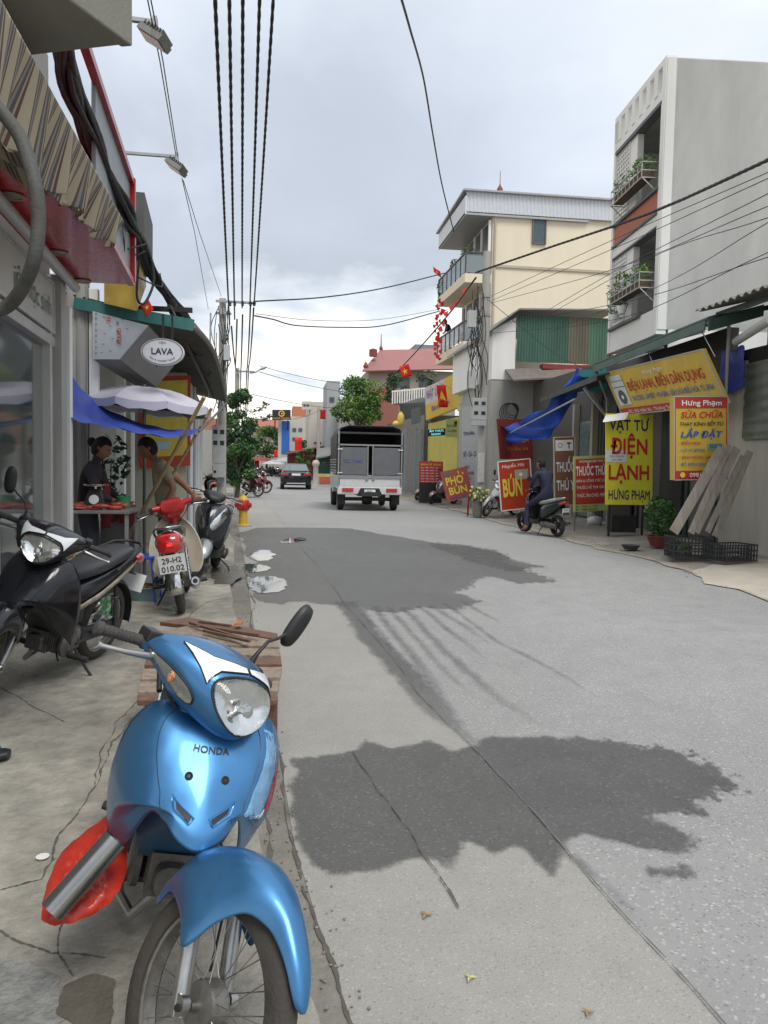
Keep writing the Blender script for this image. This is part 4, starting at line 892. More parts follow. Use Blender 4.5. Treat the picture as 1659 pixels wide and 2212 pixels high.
# floodlights on arms
def flood(x, y, Y, armx, army, label, s=1.0):
    c = AY(x, y, Y); root = empty('floodlight', c, label, 'floodlight', 'floodlights on steel arms')
    q = M(); q.bar(AY(armx, army, Y), AY(x+6*0, y-34*s, Y), .045, .035); q.bar(AY(x+2, y-44*s, Y), AY(x+4, y-8*s, Y), .07, .04); q.build('arm', mat('galvanised', (.34, .35, .36), .5, .5, var=.15), root)
    rt = Matrix.Rotation(R_(38), 3, 'Y') @ Matrix.Rotation(R_(-25), 3, 'Z')
    q = M(); q.box(c, (.30, .18, .06), rt)
    for k in range(7): q.box(c+rt @ Vector((-.12+.04*k, 0, .05)), (.01, .18, .05), rt)
    q.build('housing', mat('grey_casting', (.20, .20, .19), .6, .3, var=.2), root)
    q = M(); q.box(c+rt @ Vector((0, 0, -.034)), (.26, .14, .008), rt); q.build('lamp_glass', mat('lamp_glass_pink', (.35, .24, .22), .3, var=.1), root)
flood(333, 82, 7.6, 285, 42, 'grey finned floodlight on an arm below the concrete balcony')
flood(380, 362, 11.2, 240, 328, 'grey finned floodlight on a long arm, farther down the street', .7)
# small Vietnamese flags
flagr = mat('flag_red', (.62, .02, .015), .7, var=.08, vs=6); stary = mat('star_yellow', (.85, .60, .04), .6, var=0)
def star_pts(c, ax, ay, r): return [c+ax*(math.sin(math.pi*i/5)*(r if i % 2 == 0 else r*.4))+ay*(math.cos(math.pi*i/5)*(r if i % 2 == 0 else r*.4)) for i in range(10)]
def flag(bl, br, tl, label, star=True, group='small red flags with yellow stars', wav=.05, pole=None):
    bl, br, tl = map(Vector, (bl, br, tl)); root = empty('flag', bl, label, 'flag', group); fr = Frame(bl, br, tl); rows = []
    f = lambda u, v: fr.p(u, v, wav*fr.w*math.sin(u*7+v*2))
    q = M(); q.grid([[f(j/8, i/5) for j in range(9)] for i in range(6)]); q.build('cloth', flagr, root, smooth=180, solid=.004)
    if star:
        q = M(); r = fr.h*.27; pts = [(.5+r/fr.w*math.sin(math.pi*i/5)*(1 if i % 2 == 0 else .4), .5+r/fr.h*math.cos(math.pi*i/5)*(1 if i % 2 == 0 else .4)) for i in range(10)]
        for s in (1, -1): q.add([f(*p)+fr.n*.006*s for p in pts]+[f(.5, .5)+fr.n*.007*s], [(i, (i+1) % 10, 10) for i in range(10)])
        q.build('star', stary, root)
    if pole: q = M(); q.tube([Vector(pole[0]), Vector(pole[1])], .012, 6); q.build('pole', mat('flag_pole', (.5, .45, .4), .6, var=.1), root)
    return root
flag(AY(303, 660, 9.0), AY(316, 684, 9.0), AY(319, 644, 9.0), 'small red flag with a star above the teal eave on the left')
# --- drinks shop (second building)
teal = mat('teal_gutter', (.045, .17, .16), .5, .1, var=.2, vs=6, streak=True)
clad = mat('grey_cladding', (.34, .34, .32), .7, var=.12, vs=2)
def corr(mb, a, b, c, n, amp):
    """corrugated sheet a->b across, a->c along"""
    a, b, c = map(Vector, (a, b, c)); nn = (b-a).cross(c-a).normalized(); rows = [[], []]
    for j in range(n*4+1):
        u = j/(n*4); p = a.lerp(b, u)+nn*amp*math.sin(j*math.pi/2+.4); rows[0].append(p); rows[1].append(p+(c-a))
    mb.grid(rows)
root = empty('shop_building', (-2.6, 10.5, 0), 'low drinks shop with a teal roof edge and grey cladding beside the glazed shop', 'building')
q = M(); corr(q, AY(138, 1000, 9.3)*1+Vector((-1.2, 0, -1.45)), Vector((-2.18, 9.3, PZ)), AY(138, 1000, 9.3)+Vector((-1.2, 0, 2.0)), 14, .012); q.build('cladding', clad, root, solid=.01)
q = M(); q.slab((-4.0, 9.35, PZ), (-2.19, 9.35, PZ), (-4.0, 9.35, 3.6), (0, .1, 0)); q.slab((-4.0, 14, PZ), (-4.0, 9.46, PZ), (-4., 14, 3.7), (-.1, 0, 0)); q.build('wall', clad, root)
q = M(); q.box((-2.12, 9.36, 1.75), (.10, .10, 3.4)); q.build('corner_post', whitew, root, bev=.005)
q = M(); q.box((-2.42, 12.4, 1.7), (.13, .10, 3.3)); q.box((-2.28, 12.6, 1.7), (.05, .05, 3.3)); q.build('inner_post', whitew, root, bev=.005)
q = M(); q.box((-2.75, 13.2, 1.6), (.5, .06, 3.2)); q.build('door_panel', mat('ivory_panel', (.65, .64, .60), .6, var=.08), root)
q = M(); q.bar(AY(160, 655, 9.25), AY(418, 703, 9.25), .05, .13); q.build('roof_edge', teal, root)
ev = [(AY(418, 703, 9.3)), AY(457, 752, 12), AY(477, 805, 16), AY(491, 868, 21.5)]
q = M(); rows = [[], []]
path = smooth_path(ev, 6)
for p in path: rows[0].append(p); rows[1].append(Vector((p.x-2.6, p.y, p.z+.55)))
q.grid(rows); q.build('tin_roof', mat('dark_tin', (.055, .055, .052), .7, .2, var=.4, vs=4), root, solid=.02)  # very dark tin with a random patchy tone
q = M(); q.tube(path, .035, 8); q.build('roof_lip', mat('rusty_grey_tin', (.26, .24, .22), .7, .3, var=.4, vs=12), root, smooth=60)
q = M()
for yy in (10.2, 12.2, 14.5, 17.5, 20): q.box((-2.3-(yy-10)*.04, yy, 3.42), (2.4, .05, .06))
q.bar((-1.3, 9.5, 3.32), (-1.75, 21, 3.2), .05, .05); q.build('rafter', darkm, root)
# film covered metal box sign
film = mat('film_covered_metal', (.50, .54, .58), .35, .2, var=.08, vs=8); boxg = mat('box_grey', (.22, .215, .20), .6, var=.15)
root = empty('metal_box_sign', AY(230, 780, 9.2), 'unfinished metal box sign still in printed protective film under the teal roof edge', 'sign')
q = M(); fa = [AY(200, 672, 9.18), AY(320, 703, 9.18), AY(258, 776, 9.18), AY(201, 776, 9.18)]; q.prism(fa, (-.0, .02, 0)); q.build('front_panel', film, root)
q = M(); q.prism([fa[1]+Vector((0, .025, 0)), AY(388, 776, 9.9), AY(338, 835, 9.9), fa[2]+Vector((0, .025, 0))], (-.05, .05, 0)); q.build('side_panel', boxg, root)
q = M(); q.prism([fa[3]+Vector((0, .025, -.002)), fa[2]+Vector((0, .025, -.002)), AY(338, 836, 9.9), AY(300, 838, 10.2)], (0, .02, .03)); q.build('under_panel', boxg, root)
q = M().use(0); fr = Frame(AY(200, 776, 9.17), AY(320, 776, 9.17), AY(200, 672, 9.17))
rnd = random.Random(2)
for v in (.1, .22, .34, .46, .58, .70, .82, .92): fr.text(q, 'IN', .05, v, .03, .05, .004, bold=.03)
for v in (.35, .55, .72): fr.text(q, 'IN', .43, v, .04, .07, .004, bold=.04)
for u, v in ((.18, .86), (.16, .3), (.2, .52), (.30, .68), (.52, .82), (.30, .16), (.34, .42), (.14, .12), (.60, .62)): fr.text(q, 'N.', u, v, .05, .03, .004, bold=.02)
q.use(1); 
for i, ch in enumerate('ALLEAD'[:6]): 
    pass
o0 = len(q.v); fr2 = Frame(AY(262, 745, 9.165), AY(262, 705, 9.165), AY(250, 745, 9.165)); fr2.text(q, 'ALEAD', 0, 0, .9, .75, .004, bold=.02); fr2.text(q, '8', 1.25, 1.9, .25, .8, .004)
q.build('lettering', [mat('ink_navy', (.03, .04, .09), .5, var=0), mat('ink_red', (.5, .03, .04), .5, var=0)], root)
q = M(); fr = Frame(AY(296, 800, 9.62), AY(345, 762, 9.62), AY(285, 783, 9.62))
for i in range(6): fr.quad(q, .0+.15*i, -.9+.1*(i % 2), .1+.15*i, .9, -.06)
q.build('price_list', mat('faded_print', (.12, .11, .10), .7, var=.2), root)
# round shop sign LAVA
c = AY(353, 762, 9.0); root = empty('oval_sign', c, 'white oval hanging sign reading LAVA under the teal roof edge', 'sign')
q = M(); k0 = 0; q.lathe([(.232, 0), (.235, .01), (.235, .07), (.232, .08)], (0, 0, 0), (0, -1, 0), 40); q.xf(lambda p: c+Vector((p.x, p.y, p.z*.63))); q.build('board', mat('white_acrylic', (.66, .68, .70), .35, var=.04), root, smooth=40)
q = M(); q.ring([(.215, -.001), (.222, -.001), (.222, .003), (.215, .003)], (0, 0, 0), (0, -1, 0), 48); q.xf(lambda p: c+Vector((p.x, p.y-.081, p.z*.63))); 
fr = Frame(c+Vector((-.235, -.083, -.148)), c+Vector((.235, -.083, -.148)), c+Vector((-.235, -.083, .148)))
fr.text(q, 'LAVA', .25, .40, .5, .24, .002, bold=.03); fr.text(q, 'TIỆM', .42, .80, .16, .07, .002, bold=.01)
vs, fs, asp = text_mesh('TEA & SWEET SOUP', .01)
q.add([c+Vector((.172*math.sin((x-.5)*2.0)*(1-.12*(y)), -.086, -.108*math.cos((x-.5)*2.0)*(1-.16*y)-.002)) for x, y in vs], fs); q.build('lettering', mat('ink_navy', (.03, .04, .09), .5, var=0), root)
q = M(); q.bar(c+Vector((.0, -.03, .14)), c+Vector((.0, -.03, .42)), .025); q.bar(c+Vector((.1, -.03, .14)), c+Vector((.1, -.03, .42)), .02); q.build('hanger', darkm, root)
# --- third building: protruding white house with the yellow poster
root = empty('house', (-2.0, 16, 0), 'white shuttered house with a poster wall, under the long tin roof on the left', 'house')
q = M(); q.prism([(-1.62, 14, PZ), (-4.4, 14, PZ), (-4.9, 22.5, PZ), (-2.15, 22.5, PZ)], (0, 0, 3.0)); q.build('wall', mat('cream_render', (.42, .41, .33), .85, var=.12, vs=2, streak=True), root)
q = M()
for i in range(4):
    y0 = 14.5+i*1.9; x0 = -1.62-.0625*(y0-14)
    fr = Frame((x0+.01, y0, .15), (x0-.0625*1.5+.01, y0+1.5, .15), (x0+.01, y0, 2.6)); 
    mb = M(); corr(mb, fr.p(0, 0, .01), fr.p(1, 0, .01), fr.p(0, 1, .01), 16, .012); mb.build('shutter', mat('pale_shutter', (.60, .62, .62), .55, var=.1), root, solid=.01)
mb = M(); mb.tube([(-1.58, 14.05, .1), (-1.58, 14.05, 3.0)], .03, 8); mb.tube([(-1.70, 16.1, .1), (-1.70, 16.1, 3.0)], .03, 8); mb.build('drainpipe', mat('pvc_grey', (.32, .34, .36), .5, var=.1), root, smooth=50)
sgn('poster_sign', 'poster', 'yellow poster with a red border on the cream wall behind the standing man', AY(302, 1012, 13.9), AY(411, 1006, 13.9), AY(302, 815, 13.9), mat('poster_red', (.42, .06, .03), .5, var=.1),
    [('r', .06, .12, .94, .95, mat('poster_yellow', (.62, .50, .09), .5, var=.15)), ('t', 'TRÀ SỮA', .16, .72, .68, .08, mat('poster_orange', (.6, .22, .03), .5), .02), ('r', .25, .55, .75, .66, mat('poster_blue', (.42, .55, .62), .5)), ('r', .3, .36, .75, .40, mat('poster_orange', (.6, .22, .03), .5)), ('r', .2, .2, .6, .28, mat('poster_blue', (.42, .55, .62), .5))], .02)
# --- parasol, tarp, bamboo
navy = mat('navy_canvas', (.03, .03, .07), .8, var=.2); canv = mat('faded_lilac_canvas', (.50, .49, .55), .8, var=.08, vs=4)
ac = AY(312, 836, 9.6); root = empty('parasol', (ac.x, ac.y, PZ), 'faded lilac market parasol with a navy underside beside the blue tarp', 'parasol')
tip = ac; rim = []
for k in range(8):
    w_ = 2*math.pi*(k+.5)/8; rim.append(Vector((tip.x+.08+.74*math.cos(w_), tip.y+.74*math.sin(w_), tip.z-.19-.05*math.cos(w_))))
q = M(); q2 = M()
for k in range(8):
    a, b = rim[k], rim[(k+1) % 8]; rows = []; rows2 = []
    for i in range(6):
        t = i/5; row = [tip.lerp(a, t).lerp(tip.lerp(b, t), j/4)-Vector((0, 0, .03*t*math.sin(math.pi*j/4)))+Vector((0, 0, .06*math.sin(math.pi*t))) for j in range(5)]; rows.append(row)
    rows.append([p+Vector((0, 0, -.09-.012*math.sin(j*3+k))) for j, p in enumerate(rows[-1])]); q.grid(rows); q2.grid([[p-Vector((0, 0, .012)) for p in r_] for r_ in rows[:-1]])
q.build('canopy', canv, root, smooth=50); q2.build('lining', navy, root, smooth=50)
q = M(); q.tube([Vector((tip.x, tip.y, PZ)), tip+Vector((0, 0, .03))], .02, 10); q.build('pole', mat('pole_grey', (.2, .2, .2), .5, .4), root)
q = M()
for p in rim: q.tube([tip+Vector((0, 0, -.02)), p+Vector((0, 0, -.02))], .006, 5)
q.build('rib', darkm, root)
tarp = mat('blue_tarpaulin', (.05, .09, .42), .5, var=.25, vs=4, bump=.4, bs=14, coat=.1)
fe = [(140, 902, 7.9), (190, 915, 8.0), (250, 925, 8.1), (320, 938, 8.2), (385, 945, 8.3), (432, 930, 8.6)]
be = [(136, 780, 9.2), (175, 838, 9.25), (235, 885, 9.3), (310, 915, 9.3), (375, 928, 9.2), (434, 925, 8.9)]
rows = []; rnd = random.Random(8)
F1 = smooth_path([AY(*p) for p in fe], 5); F2 = smooth_path([AY(*p) for p in be], 5)
for i in range(9):
    v = i/8; rows.append([a.lerp(b, v)+Vector((0, 0, -.10*math.sin(math.pi*v)*(1-j/len(F1))+.012*math.sin(j*1.3+v*5))) for j, (a, b) in enumerate(zip(F1, F2))])
q = M(); q.grid(rows); q.build('tarpaulin', tarp, smooth=180, solid=.004, sub=1, label='blue tarpaulin slung from the white post to the bamboo poles', cat='tarpaulin')
bam = mat('bamboo', (.36, .27, .14), .55, var=.2, vs=12)
def bamboo(a, b, r, label):
    q = M(); n = 9; pts = []; rs = []
    for i in range(n):
        for t, k in ((0, 1.18), (.04, 1), (.96, 1)): pts.append(a.lerp(b, (i+t)/n)); rs.append(r*k)
    q.tube(pts+[b], rs+[r], 10); q.build('bamboo_pole', bam, smooth=50, label=label, cat='pole', group='bamboo poles propping the tarp')
bamboo(G(215, 1262, PZ)+Vector((0, .3, 0)), AY(441, 858, 8.15), .021, 'long bamboo pole slanting in front of the standing man up to the tarp')
bamboo(AY(362, 1045, 9.3), AY(457, 882, 8.9), .018, 'shorter bamboo pole slanting up behind the standing man')
cable([AY(430, 932, 8.5), AY(462, 900, 9.5), AY(488, 872, 11.5)], .014, 'taut grey rope from the tarp corner to the roof edge', mat('rope_grey', (.12, .12, .11), .8), name='rope', cat='rope')
# --- utility poles on the left
def pole(base, h, r0, r1, label, group='concrete utility poles'):
    root = empty('utility_pole', base, label, 'utility pole', group); q = M(); q.tube([Vector(base)+Vector((0, 0, h*i/8)) for i in range(9)], [r0+(r1-r0)*i/8 for i in range(9)], 14)
    q.build('shaft', mat('pole_concrete', (.36, .355, .33), .85, var=.15, vs=5, streak=True, bump=.3, bs=60), root, smooth=60); return root
pb = Vector((AY(479, 1000, 22).x, 22, PZ)); zt = AY(478, 645, 22).z
pr = pole(pb, zt-PZ, .135, .095, 'near concrete utility pole on the left with meter boxes and a crossarm')
gal = mat('galvanised', (.34, .35, .36), .5, .5, var=.15)
q = M(); q.bar(AY(466, 650, 21.85), AY(553, 655, 21.85), .06, .06); q.bar(AY(467, 676, 21.85), AY(500, 678, 21.85), .06, .06); q.build('crossarm', gal, pr)
q = M()
for x in (497, 507, 524, 541, 549): q.lathe([(.02, -.08), (.045, -.05), (.03, -.02), (.05, .01), (.03, .04), (.02, .07)], AY(x, 655, 21.8), n=10)
q.build('insulator', mat('insulator_dark', (.04, .04, .045), .4, var=.1), pr, smooth=50)
q = M(); q.box(AY(490, 762, 21.75), (.17, .14, .42)); q.build('junction_box', mat('box_pale', (.48, .50, .52), .5, var=.08), pr, bev=.01)
mbx = mat('meter_box', (.40, .41, .40), .55, var=.1)
q = M(); c = AY(473, 960, 21.7); q.box(c, (.36, .16, 1.05)); q.box(c+Vector((-.0, 0, -.72)), (.33, .16, .38)); bx = q.build('meter_box', mbx, pr, bev=.01)
q = M()
for dx in (-.09, .09):
    for dz in (.34, .04): q.box(c+Vector((dx, -.085, dz)), (.11, .012, .12))
q.box(c+Vector((-.1, -.085, -.75)), (.07, .012, .07)); q.build('meter_window', mat('meter_window', (.03, .04, .05), .2, var=0), bx)
q = M(); q.box(AY(478, 1030, 21.8), (.18, .01, .34)); q.build('notice', mat('paper_strip', (.28, .32, .38), .7, var=.3, vs=20), pr)
rnd = random.Random(4)
for k in range(14):
    a = AY(472+rnd.uniform(-6, 24), rnd.uniform(650, 760), 21.8); b = AY(462+rnd.uniform(-4, 34), rnd.uniform(800, 930), 21.6)
    cable(smooth_path([a, a.lerp(b, .3)+Vector((rnd.uniform(-.25, .25), 0, 0)), a.lerp(b, .7)+Vector((rnd.uniform(-.2, .2), 0, 0)), b], 5), .012, 'tangled black cable dangling down the near left utility pole', group='cables tangled on the near left pole')
pb2 = Vector((AY(511, 1000, 36).x, 36, PZ)); p2 = pole(pb2, AY(511, 795, 36).z-PZ, .13, .10, 'farther concrete utility pole on the left wrapped in creeper')
q = M(); q.bar(AY(510, 802, 35.8), AY(550, 803, 35.8), .07, .07); q.build('crossarm', gal, p2)
root = empty('street_lamp', AY(548, 803, 36), 'street lamp head on a curved arm above the far left pole', 'street lamp')
q = M(); q.tube(smooth_path([AY(540, 806, 35.8), AY(552, 804, 35.8), AY(562, 798, 35.8)], 4), .03, 8); q.build('arm', gal, root, smooth=60)
q = M(); q.loft([[AY(x, y, 35.8)+Vector((0, .12*math.cos(a)*w, h*math.sin(a))) for a in [2*math.pi*i/10 for i in range(10)]] for x, y, w, h in ((560, 799, .3, .02), (566, 796, .9, .07), (572, 794, 1, .07), (577, 793, .4, .02))]); q.build('lamp_head', mat('lamp_grey', (.42, .43, .43), .5, .2, var=.1), root, smooth=60)
q = M(); q.tube([AY(455, 676, 20), AY(452, 860, 20)], .022, 8); q.build('short_post', gal, label='thin grey pipe post standing on the roof left of the near pole', cat='post', smooth=50)
# ================================================================== PEOPLE
skinm = mat('skin_tan', (.26, .125, .075), .55, var=.08, vs=9); hairm = mat('hair_black', (.010, .009, .009), .8, var=.2, vs=40)
def person(label, J, r, regions, face, headr=.1, hair='short', mats=None, hands=True, extra=None, grip=None):
    """J: joint -> world point; r: radius; face: direction the face points (unit); head centre = J['head']"""
    edges = [('pelvis', 'waist'), ('waist', 'chest'), ('chest', 'neck'), ('neck', 'headb')]
    for s in 'LR': edges += [('chest', 'sh'+s), ('sh'+s, 'el'+s), ('el'+s, 'wr'+s), ('pelvis', 'hip'+s), ('hip'+s, 'kn'+s), ('kn'+s, 'an'+s), ('an'+s, 'toe'+s)]
    J = {k: Vector(v) for k, v in J.items()}
    f = Vector(face).normalized(); up = (J['head']-J['neck']).normalized(); lf = up.cross(f).normalized(); up = f.cross(lf)
    J['headb'] = J['head']-up*headr*.6
    names = ['pelvis']+[k for k in J if k not in ('pelvis', 'head')]
    me = bpy.data.meshes.new('sk'); me.from_pydata([J[k] for k in names], [(names.index(a), names.index(b)) for a, b in edges], [])
    o = bpy.data.objects.new('sk', me); scn.collection.objects.link(o)
    md = o.modifiers.new('s', 'SKIN'); md.use_smooth_shade = True
    R = dict(pelvis=.125, waist=.115, chest=.13, neck=.055, headb=.06, shL=.07, shR=.07, elL=.043, elR=.043, wrL=.028, wrR=.028, hipL=.09, hipR=.09, knL=.062, knR=.062, anL=.04, anR=.04, toeL=.032, toeR=.032); R.update(r)
    for i, k in enumerate(names): me.skin_vertices[0].data[i].radius = (R[k], R[k]); me.skin_vertices[0].data[i].use_root = (k == 'pelvis')
    sb = o.modifiers.new('b', 'SUBSURF'); sb.levels = 2; sb.render_levels = 2
    dg = bpy.context.evaluated_depsgraph_get(); m2 = bpy.data.meshes.new_from_object(o.evaluated_get(dg)); vs = [v.co.copy() for v in m2.vertices]; fs = [tuple(p.vertices) for p in m2.polygons]
    bpy.data.objects.remove(o); bpy.data.meshes.remove(m2)
    q = M(); segs = [(a, b) for a, b in edges]
    def near(p):
        best = None
        for a, b in segs:
            d = J[b]-J[a]; t = max(0, min(1, (p-J[a]).dot(d)/max(d.length_squared, 1e-9))); e = (p-J[a]-d*t).length/((R[a]+R[b])/2)
            if best is None or e < best[0]: best = (e, a, b, t)
        return best
    b0 = len(q.v); q.v += vs
    for fc in fs:
        c = sum((vs[i] for i in fc), Vector())/len(fc); _, a, b, t = near(c); q.f.append(fc); q.m.append(regions(a, b, t))
    # head with face
    q.use(0); hc = J['head']; k0 = len(q.v); n = 18; rows = []
    for i in range(15):
        t = math.pi*i/14; row = []
        for j in range(n+1):
            w = 2*math.pi*j/n; x = math.sin(t)*math.cos(w); y = math.sin(t)*math.sin(w); z = math.cos(t)
            X = x*.98; Z = z*1.18; Y = y*.80
            if x > 0:
                if -.45 < z < .12 and abs(y) < .22: X += .22*max(0, 1-abs(y)/.22)*max(0, 1-abs(z+.22)/.3)      # nose
                if z < -.5: X += .10*x; Y *= .85                                                          # chin
                if abs(z-.06) < .14 and .18 < abs(y) < .5: X -= .06                                       # eye sockets
            if z < -.4: Y *= .85
            row.append(hc+(f*X+lf*Y+up*Z)*headr)
        rows.append(row)
    q.grid(rows)
    for s in (-1, 1):
        q.blob(hc+(lf*s*.80-f*.02-up*.05)*headr, headr*.19, 6)
        q.use(len(mats)-1); q.blob(hc+(f*.86+lf*s*.33+up*.07)*headr, headr*.075, 6); q.use(0)
    q.use(len(mats)-2); q.blob(hc+(f*.93-up*.55)*headr, headr*.10, 6); q.use(0)
    if hands:
        for s in 'LR':
            w = J['wr'+s]; d = (w-J['el'+s]).normalized()
            if grip and s in grip: d = Vector(grip[s]).normalized()
            sd_ = d.orthogonal().normalized(); nn = d.cross(sd_); c = w+d*.045
            q.loft([[w+d*t+sd_*(a*ww)+nn*(b*.014) for a, b in ((-1, -1), (1, -1), (1, 1), (-1, 1))] for t, ww in ((-.01, .024), (.03, .038), (.085, .040), (.095, .036))])
            for k, (oo, ln) in enumerate(((-.03, .062), (-.010, .074), (.010, .070), (.030, .055))):
                a = w+d*.09+sd_*oo; q.tube([a, a+d*ln*.45+nn*.006, a+d*ln*.75+nn*.022, a+d*ln*.8+nn*.042], [.0095, .009, .008, .006], 6)
            a = w+d*.03+sd_*.03; q.tube([a, a+sd_*.028+d*.02, a+sd_*.036+d*.045+nn*.012], [.011, .010, .007], 6)
    root = empty('person', (J['pelvis'].x, J['pelvis'].y, min(J['toeL'].z, J['toeR'].z)-.03), label, 'person')
    q.build('body', mats, root, smooth=180)
    h = M(); rows = []
    for i in range(10):
        t = math.pi*.60*i/9; row = []
        for j in range(19):
            w = 2*math.pi*j/18; x = math.cos(w); tt = t*(.62 if x > .35 else (.84 if x > -.1 else 1.30)); row.append(hc+(f*math.sin(tt)*x*1.04+lf*math.sin(tt)*math.sin(w)*.90+up*(math.cos(tt)*1.24+.02))*headr)
        rows.append(row)
    h.grid(rows)
    if hair == 'bun': h.blob(hc+(-f*1.15+up*.25)*headr, headr*.48, 10, .1)
    h.build('hair', hairm, root, smooth=180)
    if extra: extra(root, J, f, lf, up)
    return root
# standing man in the beige shirt
def man_reg(a, b, t):
    k = a+b
    if 'hand' in k or b.startswith('wr'): return 0 if t > .05 else 0
    if a.startswith('sh') and b.startswith('el'): return 1 if t < .62 else 0
    if b in ('neck',): return 1 if t < .75 else 0
    if a == 'neck': return 0
    if k in ('pelviswaist',): return 1 if t > -.1 else 2
    if k in ('waistchest',) or b.startswith('sh'): return 1
    if b.startswith('hip') or b.startswith('kn'): return 2
    return 0 if b.startswith('an') else 3
bx_, by_ = -1.34, 9.2
man = {k: (bx_+x, by_+y, z+PZ) for k, (x, y, z) in dict(pelvis=(.06, 0, .92), waist=(.05, 0, 1.06), chest=(.0, 0, 1.30), neck=(-.07, 0, 1.46), head=(-.15, -.02, 1.60),
    shL=(-.03, .19, 1.40), elL=(.20, .24, 1.20), wrL=(.34, .10, 1.07), shR=(.02, -.19, 1.40), elR=(.17, -.24, 1.15), wrR=(.06, -.20, .93),
    hipL=(.04, .10, .86), knL=(-.02, .11, .48), anL=(.05, .11, .09), toeL=(-.12, .12, .04), hipR=(.06, -.10, .86), knR=(.03, -.12, .48), anR=(.10, -.12, .09), toeR=(-.07, -.13, .04)).items()}
shirt = mat('beige_shirt', (.25, .215, .14), .85, var=.15, vs=7, bump=.5, bs=9); shorts = mat('dark_shorts', (.05, .04, .04), .85, var=.2)
person('man in a beige shirt standing at the market table with a hand behind his hip', man, {'chest': .165, 'waist': .14, 'pelvis': .14, 'shL': .08, 'shR': .08}, man_reg, (-1, -.25, -.45), .105, 'short', [skinm, shirt, shorts, blackp, mat('lips', (.2, .07, .05), .5, var=0), inkb])
# woman sitting in the shade
def wom_reg(a, b, t):
    if b.startswith('wr'): return 1 if t < .6 else 0
    if b == 'headb' or a == 'neck': return 0
    if b.startswith('sh') or b.startswith('el') or b in ('waist', 'chest', 'neck'): return 1
    if b.startswith('hip') or b.startswith('kn') or b.startswith('an'): return 2
    return 3
bx_, by_ = -2.0, 8.75
wom = {k: (bx_+x, by_+y, z+PZ) for k, (x, y, z) in dict(pelvis=(-.06, 0, .86), waist=(-.06, 0, 1.0), chest=(.0, 0, 1.26), neck=(.03, 0, 1.43), head=(.09, 0, 1.58),
    shL=(.0, -.18, 1.36), elL=(.10, -.24, 1.10), wrL=(.30, -.12, .98), shR=(.0, .18, 1.36), elR=(.12, .22, 1.10), wrR=(.32, .10, .98),
    hipL=(-.05, -.10, .80), knL=(0, -.11, .46), anL=(-.02, -.11, .09), toeL=(.14, -.11, .04), hipR=(-.05, .10, .80), knR=(.0, .11, .46), anR=(-.02, .11, .09), toeR=(.14, .11, .04)).items()}
def apron(root, J, f, lf, up):
    q = M(); c = J['chest']; q.grid([[c+Vector((.13+.05*(1-abs(k)), k*w, -.05-.1*i)) for k in (-1, -.5, 0, .5, 1)] for i, w in enumerate((.08, .12, .15, .17, .18, .18))]); q.build('apron', mat('red_apron', (.20, .015, .02), .8, var=.2), root, smooth=180, solid=.005)
person('woman with tied hair in dark clothes and a red apron behind the market table', wom, {'chest': .14, 'pelvis': .15, 'waist': .13}, wom_reg, (1, -.1, -.35), .105, 'bun', [skinm, mat('dark_blouse', (.035, .03, .035), .85, var=.2), mat('grey_trousers', (.08, .085, .10), .85, var=.2), blackp, mat('lips', (.2, .07, .05), .5, var=0), inkb], extra=apron)
# ================================================================== MARKET CORNER
tx, ty = -1.86, 8.35
root = empty('table', (tx, ty, PZ), 'metal market table spread with raw meat in front of the woman', 'table')
q = M(); q.box((tx, ty, .97), (.75, .62, .035)); q.build('tabletop', mat('steel_top', (.28, .28, .27), .4, .6, var=.3), root, bev=.005)
for sx in (-1, 1):
    for sy in (-1, 1): q = M(); q.bar((tx+sx*.34, ty+sy*.27, PZ), (tx+sx*.34, ty+sy*.27, .955), .035); q.build('leg', mat('leg_steel', (.3, .3, .3), .5, .5), root)
meat = mat('raw_meat', (.34, .06, .05), .4, var=.4, vs=30, bump=.4, bs=40)
rnd = random.Random(21)
for k in range(12):
    q = M(); c = Vector((tx+rnd.uniform(-.3, .34), ty+rnd.uniform(-.26, .2), 1.01+.02*(k % 2))); q.blob(c, (rnd.uniform(.05, .10), rnd.uniform(.03, .06), .022), 8, .5)
    q.build('meat_piece', meat, smooth=180, label='slab of raw red meat lying on the market table', cat='meat', group='meat pieces on the market table')
root = empty('scale', (tx-.05, ty+.12, .99), 'dark kitchen scale with a platform standing on the market table', 'scale')
q = M(); q.loft([[Vector((tx-.05+a*w, ty+.12+b*w*.8, .99+h)) for a, b in ((-1, -1), (1, -1), (1, 1), (-1, 1))] for h, w in ((0, .11), (.1, .09), (.2, .05))]); q.build('housing', darkm, root, bev=.006)
q = M(); q.lathe([(.12, 0), (.13, .015), (.13, .02)], (tx-.05, ty+.12, 1.22), n=20); q.lathe([(.012, 0), (.012, .04)], (tx-.05, ty+.12, 1.185)); q.build('pan', chrome, root, smooth=40)
q = M(); q.lathe([(.05, 0), (.05, .008)], (tx-.05, ty+.04, 1.08), (0, -1, .2), 18); q.build('dial', platem, root)
q = M(); c = Vector((tx+.22, ty+.18, .99)); q.lathe([(.06, 0), (.075, .12), (.078, .12), (.070, .115), (.055, .01), (.0, .01)], c, n=16, cap=False); q.build('green_tub', mat('green_plastic', (.02, .22, .09), .4, var=.1), smooth=40, label='small green plastic tub beside the scale', cat='tub')
bluep = mat('blue_plastic', (.03, .08, .5), .35, var=.1)
root = empty('stool', (-1.42, 8.25, PZ), 'bright blue plastic stool under the right end of the market table', 'stool')
q = M(); q.box((-1.42, 8.25, .50), (.32, .32, .03)); q.build('seat', bluep, root, bev=.01)
for sx in (-1, 1):
    for sy in (-1, 1): q = M(); q.bar((-1.42+sx*.19, 8.25+sy*.19, PZ), (-1.42+sx*.13, 8.25+sy*.13, .49), .06, .012); q.build('leg', bluep, root)
